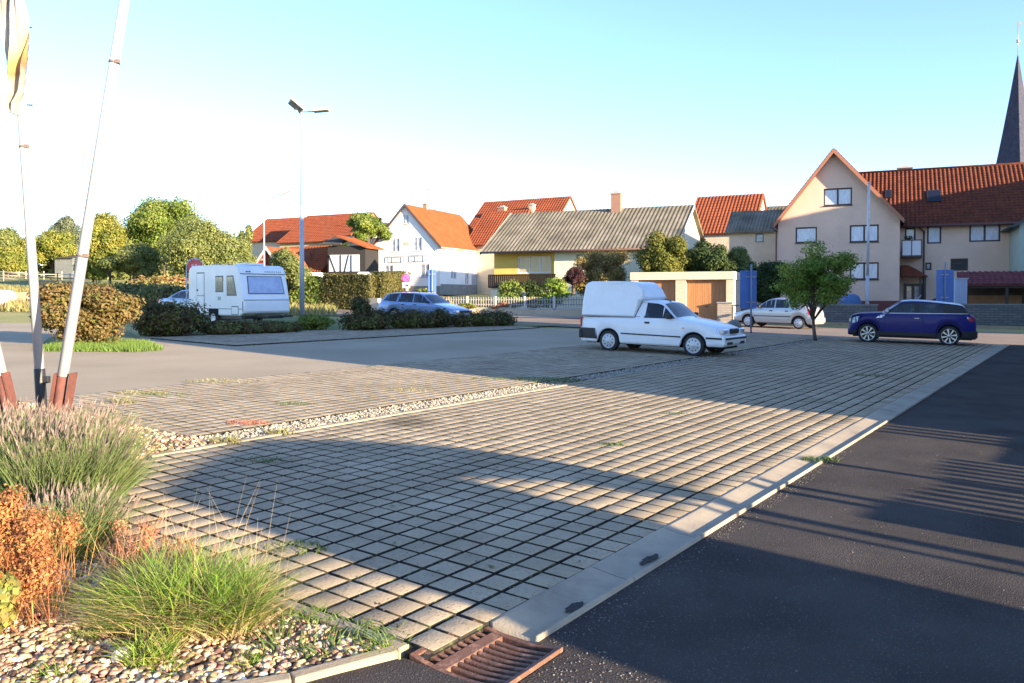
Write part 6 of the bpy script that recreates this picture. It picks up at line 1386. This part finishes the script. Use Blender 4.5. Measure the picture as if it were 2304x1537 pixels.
# trimmed hedges
def hedge(name, label, a, b, w, h, m, n, size, seed, cat='hedge', irregular=.1, lowh=None, group=None):
    a = Vector(a); b = Vector(b); L_ = (b - a).length; t = thing(name, label, cat, (a.x, a.y, gz(a.x, a.y)), math.atan2((b - a).y, (b - a).x), group)
    rg = np.random.default_rng(seed); dz = gz(b.x, b.y) - gz(a.x, a.y)
    A_f = np.array([L_ * h, L_ * w, w * h]); k = rg.choice(3, n, p=A_f / A_f.sum()); s = np.where(rg.random(n) < (.9 if True else .5), 0, 1); u = rg.random(n) * L_; v = rg.random(n); q = rg.random(n)
    hh = h * (1 + irregular * np.sin(u * 1.9 + seed) * .5 + irregular * .5 * np.sin(u * 5.3))
    P = np.zeros((n, 3)); Nn = np.zeros((n, 3))
    f0 = k == 0; P[f0] = np.stack([u, np.where(s == 0, -w / 2, w / 2), v * hh], 1)[f0]; Nn[f0, 1] = np.where(s == 0, -1, 1)[f0]
    f1 = k == 1; P[f1] = np.stack([u, (v - .5) * w, hh], 1)[f1]; Nn[f1, 2] = 1
    f2 = k == 2; P[f2] = np.stack([np.where(q < .5, 0, L_), (v - .5) * w, rg.random(n) * h], 1)[f2]; Nn[f2, 0] = np.where(q < .5, -1, 1)[f2]
    P += rg.normal(size=(n, 3)) * size * .45 * (1 + irregular * 6) * np.array([1, 1, .45]); P[:, 2] += dz * P[:, 0] / L_; P[:, 2] = np.maximum(P[:, 2], dz * P[:, 0] / L_)
    nn = Nn + rg.normal(size=(n, 3)) * .55; nn /= np.linalg.norm(nn, axis=1)[:, None]; tt = rg.normal(size=(n, 3)); tt -= (tt * nn).sum(1)[:, None] * nn; tt /= np.linalg.norm(tt, axis=1)[:, None]; bb = np.cross(nn, tt); sz = size * (.6 + .8 * rg.random(n))[:, None]
    V = np.stack([P - tt * sz * .5, P + bb * sz * .32, P + tt * sz * .5, P - bb * sz * .32], 1).reshape(-1, 3); npmesh('foliage', V, np.arange(4 * n).reshape(-1, 4), m, t)
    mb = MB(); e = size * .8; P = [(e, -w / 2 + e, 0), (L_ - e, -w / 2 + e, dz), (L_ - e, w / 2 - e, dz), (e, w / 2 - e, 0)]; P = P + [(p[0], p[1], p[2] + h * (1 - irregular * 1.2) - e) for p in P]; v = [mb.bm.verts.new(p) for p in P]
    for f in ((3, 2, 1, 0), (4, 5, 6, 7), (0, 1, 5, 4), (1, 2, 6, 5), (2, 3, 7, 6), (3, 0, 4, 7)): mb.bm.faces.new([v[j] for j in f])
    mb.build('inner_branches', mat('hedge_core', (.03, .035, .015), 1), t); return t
hA, hB, hC = at(740, 56.3), at(845, 54), at(906, 57.5)
hz0 = hz(617, 55) - gz(*hA)
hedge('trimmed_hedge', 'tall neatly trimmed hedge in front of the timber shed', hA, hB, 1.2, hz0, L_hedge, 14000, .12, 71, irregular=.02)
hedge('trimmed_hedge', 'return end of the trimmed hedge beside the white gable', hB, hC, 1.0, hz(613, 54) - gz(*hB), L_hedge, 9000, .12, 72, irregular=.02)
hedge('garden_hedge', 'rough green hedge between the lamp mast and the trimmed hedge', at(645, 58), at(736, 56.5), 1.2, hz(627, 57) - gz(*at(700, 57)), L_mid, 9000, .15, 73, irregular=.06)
# low shrubs before the caravan
gl = 'low ground hedge along the driveway'
def mound(label, pa, pb, w, h, m, n, size, seed):
    a = Vector(G(*pa)); b = Vector(G(*pb)); nn = Vector((.3, 1)).normalized() * (w * .5); a = a + nn; b = b + nn; L_ = (b - a).length
    t = thing('low_hedge', label, 'hedge', (a.x, a.y, gz(a.x, a.y)), math.atan2((b - a).y, (b - a).x), gl); rg_ = random.Random(seed); bl = []; dz = gz(b.x, b.y) - gz(a.x, a.y)
    for k in range(int(L_ * 8)):
        x = rg_.uniform(.15, L_ - .15); y = rg_.uniform(-.32, .32) * w; e = min(1, min(x, L_ - x) / .8 + .7); hh = h * rg_.uniform(.5, 1.0) * e; r = rg_.uniform(.38, .62); bl.append((x, y, dz * x / L_ + hh * .5, r, r * .8, hh * .52))
    leafcloud('foliage', bl, n, size, m, t, seed, shell=.45, zmin=0)
    mb = MB(); 
    mb.tube((.15, 0, .02), (L_ - .15, 0, dz + .02), .025, .02, 5)
    for q in bl[:12]: mb.tube((q[0], 0, dz * q[0] / L_ + .01), (q[0] + .1, q[1], q[2] + q[5] * .5), .02, .01, 5)
    mb.build('stem', mat('bark', (.1, .1, .1)), t)
mound('dense dark shrub hedge left of the caravan', (272, 758), (415, 757), 1.8, 1.15, L_low, 14000, .10, 80)
mound('very low shrub hedge at the caravan wheel', (418, 757), (560, 752), 1.4, .50, L_low, 9000, .10, 81)
mound('very low shrub hedge under the front window of the caravan', (560, 752), (650, 749), 1.3, .44, L_low, 6500, .10, 82)
mound('low hedge left of the estate car with a taller tuft', (748, 746), (850, 743), 1.5, .86, L_low, 9500, .10, 90)
mound('low hedge in front of the estate car wheels', (850, 743), (1000, 738), 1.5, .84, L_low, 12000, .10, 91)
mound('low hedge right of the estate car bonnet', (1000, 738), (1138, 734), 1.4, .76, L_low, 12000, .10, 92)
bush('bush', 'upright green shrub rising from the low hedge beside the lamp mast', (G(810, 744)[0], G(810, 744)[1] + .9), (.6, .5, 1.35), L_low, 2200, .13, 12, 95); bush('bush', 'yellow green low shrub under the lamp mast', (G(690, 745)[0], G(690, 745)[1] + .6), (.85, .6, .62), L_mid, 5000, .09, 18, 96)
hedge('field_hedge', 'rough green field hedge between the bush and the caravan', at(180, 52), at(420, 47), 3.0, 1.1, leafm('leaf_field', (.10, .13, .04), (.2, .2, .08), sc=.9), 12000, .22, 97, irregular=.3)
hedge('field_hedge', 'reddish brown scrub strip behind the saloon car', at(330, 62), at(430, 60), 3.0, 1.3, leafm('leaf_rust', (.36, .17, .08), (.28, .24, .08), sc=.4), 6000, .25, 98, irregular=.3)
for i, px in enumerate((246, 290, 342, 365, 398)):
    D = 56; x, y = at(px, D); t = thing('fence_post', 'thin pale wooden post in the field behind the hedge', 'post', (x, y, gz(x, y)), 0, 'wooden posts in the field'); mb = MB(); mb.tube((0, 0, -.1), (0, 0, 1.35), .06, .05, 6); mb.build('shaft', mat('weathered_wood', (.4, .4, .3)), t); 
hedge('far_hedgerow', 'far hedgerow closing the paddock at the left', at(-60, 128), at(420, 118), 4., 3.2, L_olive, 9000, .6, 99, irregular=.25)
# rough grass on the field
x = rg.uniform(-60, -10, 26000); y = rg.uniform(44, 75, 26000); k = (x > -.66 * y) & (x < -.22 * y)
P = np.stack([x[k], y[k], np.array([gz(a, b) for a, b in zip(x[k], y[k])])], 1); g = blades('field_grass', P, .45, .35, .10, leafm('field_grass_leaf', (.22, .22, .07), (.33, .27, .12), sc=.3), None, 12); tag(g, 'rough long grass on the field left of the houses', 'grass', kind='stuff')
# ---- near plants
def cluster(name, label, cat, xy, z=0.):
    return thing(name, label, cat, (xy[0], xy[1], gz(*xy) + z))
def disk(n, r, rg, sx=1., sy=1.): a = rg.random(n) * 2 * PI; q = r * np.sqrt(rg.random(n)); return np.stack([q * np.cos(a) * sx, q * np.sin(a) * sy, np.zeros(n)], 1)
M_lav = mat('lavender_leaf', (.16, .21, .07), .7, island=.35, transl=.25); M_lavd = mat('lavender_leaf_deep', (.09, .15, .04), .7, island=.35, transl=.25); M_lavs = mat('lavender_spike', (.26, .20, .155), .8, island=.35, transl=.15, c2=(.22, .165, .16), scale=8)
def lavender(label, xy, r, h, n, seed, wind=(.20, .04)):
    t = cluster('lavender_clump', label, 'lavender', xy); t['group'] = 'lavender clumps below the flagpoles'; rg = np.random.default_rng(seed)
    P = disk(n, r * .72, rg); blades('leaves', P, h * .78, .5, .011, M_lav, t, seed, curl=.25, wind=wind, hv=.3)
    P = disk(n // 2, r * .7, rg); blades('leaves', P, h * .5, .75, .012, M_lavd, t, seed + 1, curl=.3, wind=wind, hv=.3)
    # flower spikes on stems
    P = disk(n // 5, r * .75, rg); a = rg.random(len(P)) * 2 * PI; ln = .55 * (.2 + rg.random(len(P))); H = h * (.5 + .6 * rg.random(len(P)))
    d = np.stack([np.cos(a) * ln + wind[0] * 1.2, np.sin(a) * ln + wind[1], np.ones(len(P))], 1); d /= np.linalg.norm(d, axis=1)[:, None]
    top = P + d * H[:, None]; V = []; n_ = len(P)
    w = np.stack([-d[:, 1], d[:, 0], np.zeros(n_)], 1); w /= np.maximum(np.linalg.norm(w, axis=1), .01)[:, None]; w2 = np.cross(d, w)
    st = []; 
    for ww in (w, w2): st.append(np.stack([P + ww * .0015, P - ww * .0015, top - ww * .0012, top + ww * .0012], 1))
    V = np.concatenate(st).reshape(-1, 3); npmesh('stems', V, np.arange(len(V)).reshape(-1, 4), M_lavs, t)
    hs = .055 + .05 * rg.random(n_); sp = []
    for ww, fw in ((w, .0055), (w2, .0055)):
        b0 = top - d * hs[:, None]; m0 = top - d * (hs * .4)[:, None]
        sp.append(np.stack([b0, m0 + ww * fw, top + d * .01, m0 - ww * fw], 1))
    V = np.concatenate(sp).reshape(-1, 3); npmesh('flower_spikes', V, np.arange(len(V)).reshape(-1, 4), M_lavs, t)
lavender('large green lavender clump with grey mauve spikes leaning to the right', (-3.33, 5.9), .46, .66, 5200, 1)
lavender('lavender clump at the left picture edge in front of the poles', (-3.85, 6.2), .5, .68, 4600, 2)
lavender('lavender clump closest to the rusty pole brackets', (-3.95, 7.0), .5, .62, 3800, 3)
lavender('lower lavender clump behind the copper coloured shrub', (-2.80, 4.95), .32, .42, 2600, 4)
lavender('far lavender clump beside the pole with the flag', (-5.0, 7.8), .5, .5, 2500, 5)
# copper shrub (dried flower heads)
M_cop1 = mat('dry_copper', (.36, .135, .05), .8, island=.5, c2=(.24, .085, .04), c3=(.44, .20, .07), scale=7, transl=.3); M_ylw = mat('yellow_green_leaf', (.24, .19, .045), .6, island=.6, c2=(.12, .15, .03), scale=9, transl=.3)
t = cluster('copper_shrub', 'copper orange dried flower shrub at the lower left edge', 'shrub', (-2.48, 4.0))
bl = clumps(.31, .30, .44, 26, 5, .30, br=(.2, .34)); leafcloud('flower_heads', bl, 22000, .018, M_cop1, t, 5, shell=.5, aspect=.45)
P = disk(260, .28, np.random.default_rng(4)); blades('stems', P, .42, .4, .005, M_cop1, t, 6, curl=.15)
t = cluster('leafy_plant', 'yellow green round leaved plant with some red leaves in the lower left corner', 'plant', (-2.43, 3.60)); bl = clumps(.19, .17, .20, 14, 8, .20, br=(.25, .4)); leafcloud('leaves', bl, 3200, .034, M_ylw, t, 9, aspect=.9); leafcloud('red_leaves', bl[:4], 60, .045, mat('red_leaf', (.5, .06, .04), .6, island=.3), t, 10, aspect=.9)
# dried reddish stalks
M_dry = mat('dry_stalk', (.42, .20, .10), .85, island=.4, transl=.2); M_straw = mat('straw', (.48, .36, .20), .85, island=.3, transl=.2)
for i, (xy, r, h, n, lab) in enumerate((((-2.10, 4.38), .10, .30, 120, 'reddish brown dried plant left of the green grass'), ((-1.86, 4.5), .12, .28, 120, 'reddish brown dried plant behind the green grass clump'), ((-2.25, 4.75), .10, .30, 90, 'dried copper stalks between the lavender and the grass'))):
    t = cluster('dried_plant', lab, 'dry plant', xy); t['group'] = 'dried reddish plants in the gravel bed'; P = disk(n, r, np.random.default_rng(20 + i)); blades('stalks', P, h, .4, .005, M_dry, t, 20 + i, curl=.2)
    bl = [(random.Random(i * 9 + k).uniform(-r, r), random.Random(i * 7 + k).uniform(-r, r), h * random.Random(k + i).uniform(.45, .95), .05, .05, .07) for k in range(12)]; leafcloud('seed_heads', bl, 1100, .014, M_dry, t, 30 + i, shell=.9)
# grass clump
M_g1 = mat('clump_green', (.14, .26, .03), .6, island=.5, c2=(.24, .31, .05), scale=6, transl=.35); M_g2 = mat('clump_dry', (.40, .30, .15), .8, island=.35, transl=.25)
for i, (xy, r, h, n, lab) in enumerate((((-1.62, 3.92), .27, .32, 2600, 'thick green grass clump in the middle of the gravel bed'), ((-1.40, 3.90), .20, .27, 1900, 'green grass clump next to the paver kerb'), ((-1.85, 3.88), .17, .22, 1300, 'ragged grass clump beside the copper shrub'), ((-1.62, 3.55), .13, .12, 420, 'small low grass tuft behind the pale stone'))):
    t = cluster('grass_clump', lab, 'grass clump', xy); t['group'] = 'grass clumps in the gravel bed'; rg2 = np.random.default_rng(50 + i)
    blades('green_blades', disk(n, r * .7, rg2), h, .50, .0095, M_g1, t, 60 + i, curl=.95, hv=.65, seg=4); blades('dry_blades', disk(int(n * .5), r * .85, rg2), h * .85, .8, .006, M_g2, t, 70 + i, curl=.6, hv=.6, seg=4)
t = cluster('tall_grass_stalks', 'thin straw stalks with seed heads rising over the grass clumps', 'grass stalks', (-1.65, 4.2)); rg2 = np.random.default_rng(5); P = disk(60, .42, rg2); blades('stalks', P, .52, .35, .003, M_straw, t, 81, curl=.2, hv=.3)
P2 = disk(90, .5, rg2); blades('stalks', P2, .36, .5, .0035, M_straw, t, 82, curl=.3)
# fallen leaves on the paving
rg2 = np.random.default_rng(77); LP = np.concatenate([scatter([KL(-7.2, 2.9), KL(-2.5, 2.9), KL(-2.5, 14), KL(-7.2, 14)], 2.2, rg2, .028, .004), scatter([KL(-12, 5.2), KL(-8, 5.2), KL(-8, 16), KL(-12, 16)], 3.5, rg2, .028, .004), scatter([KL(-2.1, 6), KL(.5, 6), KL(.5, 14), KL(-2.1, 14)], .35, rg2, .006, .003)])
n_ = len(LP); a_ = rg2.random(n_) * 6.28; s_ = .014 + .018 * rg2.random(n_); c_, d_ = np.cos(a_) * s_, np.sin(a_) * s_; z_ = rg2.random((n_, 2)) * .012
V_ = np.stack([LP + np.stack([-c_, -d_, z_[:, 0]], 1), LP + np.stack([d_ * .5, -c_ * .5, 0 * c_], 1), LP + np.stack([c_, d_, z_[:, 1]], 1), LP + np.stack([-d_ * .5, c_ * .5, 0 * c_], 1)], 1).reshape(-1, 3)
tag(npmesh('fallen_leaves', V_, np.arange(4 * n_).reshape(-1, 4), mat('dead_leaf', (.16, .10, .04), .8, island=.6, c2=(.10, .12, .03), scale=.7)), 'scattered dead leaves lying on the paving and the asphalt', 'leaves', kind='stuff')
# stray tufts in the gravel
for i, p in enumerate(((380, 1515), (560, 1500), (120, 1525), (700, 1390), (640, 1400), (860, 1468), (200, 1440))):
    xy = G(*p); t = cluster('grass_tuft', 'small grass tuft growing between the pebbles', 'grass tuft', xy); t['group'] = 'small tufts between the pebbles'; blades('blades', disk(70, .07, np.random.default_rng(90 + i)), .08, .8, .006, M_g1, t, 90 + i, curl=.6)
t = cluster('pale_stone', 'pale angular stone lying on the pebbles in front of the grass', 'stone', G(278, 1492)); bm = bmesh.new(); bmesh.ops.create_icosphere(bm, subdivisions=2, radius=.05); rr = random.Random(4)
for v in bm.verts: v.co *= rr.uniform(.88, 1.14); v.co.z = v.co.z * .85 + .03
me = bpy.data.meshes.new('rock'); bm.to_mesh(me); bm.free(); me.materials.append(mat('pale_rock', (.62, .56, .44), .9, c2=(.5, .44, .34), scale=30, bump=.002)); o = bpy.data.objects.new('rock', me); col.objects.link(o); o.parent = t
# ================================================================== unseen shadow casters, outlines worked back from their shadows, to the right and behind
EL = R(11.0); TE = math.tan(EL); AZ = math.atan2(.641 * 0 + .767, .641)   # direction to the sun = (.767,-.641)
M_behind = mat('caster_render', (.5, .48, .44), .9, c2=(.42, .4, .37), scale=1)
def hcast(u, s, s0, z=0.):                    # height a wall at s0 needs to shade the point (u,s) at height z above the datum
    x, y = US(u, s); return z + (gz(x, y) if z == 0. else 0) + (s - s0) * TE
def caster(name, label, prof, s0, th, m, cat='building', roofm=None):
    o = US(prof[0][0], s0); z0 = gz(*o); t = thing(name, label, cat, (o[0], o[1], z0), math.atan2(.767, .641)); u0 = prof[0][0]
    mb = MB(); P = [(u - u0, z - z0) for u, z in prof]; mb.prism([(P[0][0], -1)] + P + [(P[-1][0], -1)], lambda a, b, c: (a, c, b), 0, -th) ; mb.build('wall', m, t)
    return t
# local y of caster thing = -s direction?  s axis = (-.767,.641) is +90deg from u axis, so depth goes away from the sun side
s0 = -1.0
A_prof = [(11.2, 6.2), (16, 9.8), (20.5, 12.6), (25.2, 12.2), (28.2, 9.6), (31.3, 7.2)]
caster('gabled_caster', 'large unseen building outside the picture, gable shaped to shade the car park', A_prof, s0, 10, M_behind)  # unseen building, profile fitted to the edges of the shade strip
s1 = -6.0
hB = 8.0 + (18 - s1) * TE
caster('long_caster', 'long flat topped unseen building on the right, shaped to cast shade', [(38.75, 7.7), (44.5, 8.3), (47, hB - 2.2), (50, hB), (66, hB), (78, hB)], s1, 10, M_behind)  # unseen building, heights set to shade the tan house and garage side
# unseen arch added behind the camera, outlined to shade a wedge of pavers
sh = -5.5
def P_(u, s): return (u, hcast(u, s, sh))
o = US(3.06, sh); z0 = gz(*o); t = thing('arched_caster', 'unseen rounded shadow caster added behind the camera', 'shadow caster', (o[0], o[1], z0), math.atan2(.767, .641))
poly = [(3.06, z0 - 1)] + [P_(*q) for q in ((3.07, 6.44), (3.63, 7.02), (4.18, 7.45), (4.83, 7.77), (5.46, 7.12), (6.0, 6.06), (6.2, 4.93), (6.17, 3.87), (6.06, 3.3), (5.98, 2.5))] + [(5.98, z0 - 1), (5.86, z0 - 1)] + [P_(*q) for q in ((5.86, 3.1), (5.75, 3.8), (5.60, 4.45), (5.07, 5.25))] + [(5.06, z0 - 1)]
mb = MB(); mb.prism([(u - 3.06, z - z0) for u, z in poly], lambda a, b, c: (a, c, b), 0, -.35); mb.build('wall', M_behind, t)
mb = MB(); mb.box(5.66 - 3.06, -.12, -1, 5.73 - 3.06, -.04, P_(5.7, 4.3)[1] - z0); mb.build('post', M_brownf, t)
# unseen slats and boards added so their shade stripes the new asphalt
sC = -3.2; o = US(6.5, sC); z0 = gz(*o); t = thing('slatted_caster', 'unseen slatted shadow caster added to the right of the picture', 'fence', (o[0], o[1], z0), math.atan2(.767, .641))
def H_(u, s): return hcast(u, s, sC) - z0
mb = MB(); u = 7.02
while u < 9.25:
    mb.box(u - 6.5, -.02, -.5, u - 6.5 + .105, .0, H_(u, 1.75 + .1 * math.sin(u * 3))); u += .19
u = 10.35
while u < 11.2: mb.box(u - 6.5, -.02, -.5, u - 6.5 + .12, .0, H_(u, 2.9)); u += .24
mb.build('slats', M_brownf, t)
mb = MB(); mb.box(8.05 - 6.5, -.12, -.5, 8.15 - 6.5, -.03, H_(8.1, 3.0)); mb.box(6.62 - 6.5, -.12, -.5, 6.72 - 6.5, -.03, H_(6.6, 3.1)); mb.box(6.85 - 6.5, -.12, -.5, 6.95 - 6.5, -.03, H_(6.6, 3.1)); mb.build('post', M_brownf, t)
mb = MB(); mb.box(9.3 - 6.5, -.06, -.5, 10.3 - 6.5, -.025, H_(9.8, 1.5)); mb.box(10.3 - 6.5, -.06, -.5, 11.25 - 6.5, -.025, H_(10.7, 1.6)); mb.box(6.3 - 6.5, -.06, -.5, 7.0 - 6.5, -.025, H_(6.6, 1.9)); mb.build('board', M_brownf, t)
# ================================================================== LIGHT, SKY, CAMERA
w = bpy.data.worlds.new('World'); sc.world = w; w.use_nodes = True; nt = w.node_tree; bg = nt.nodes['Background']
sky = nt.nodes.new('ShaderNodeTexSky'); sky.sky_type = 'NISHITA'; sky.sun_disc = False; sky.sun_elevation = EL
# direction to the sun in the ground plane: (.767,-.641); Nishita rotation 0 = +Y, clockwise towards +X
sky.sun_rotation = math.atan2(.767, -.641); sky.air_density = 1.0; sky.dust_density = .15; sky.ozone_density = 2.0; sky.altitude = 200
tn = nt.nodes.new('ShaderNodeMix'); tn.data_type = 'RGBA'; tn.blend_type = 'MULTIPLY'; tn.inputs['Factor'].default_value = 1; tn.inputs['B'].default_value = (.90, .95, 1.20, 1); nt.links.new(sky.outputs[0], tn.inputs['A']); nt.links.new(tn.outputs['Result'], bg.inputs[0]); bg.inputs[1].default_value = .110
sl_ = bpy.data.lights.new('sun', 'SUN'); sl_.energy = 5.; sl_.angle = R(.55); sl_.color = (1, .81, .56); so = bpy.data.objects.new('sun', sl_); col.objects.link(so)
sd = Vector((.767 * math.cos(EL), -.641 * math.cos(EL), math.sin(EL))); so.rotation_euler = sd.to_track_quat('Z', 'Y').to_euler(); so.location = sd * 50
cam = bpy.data.cameras.new('camera'); co = bpy.data.objects.new('camera', cam); col.objects.link(co); sc.camera = co
cam.sensor_width = 36; cam.lens = F / 2304 * 36; cam.clip_end = 6000; cam.shift_y = -(768.5 - CY) / 2304; co.location = (0, 0, HC); co.rotation_euler = (PI / 2 - PIT, 0, 0)
sc.view_settings.view_transform = 'Standard'; sc.view_settings.look = 'None'; sc.view_settings.exposure = 2.1; sc.view_settings.gamma = 1
sc.cycles.max_bounces = 6; sc.cycles.transparent_max_bounces = 6
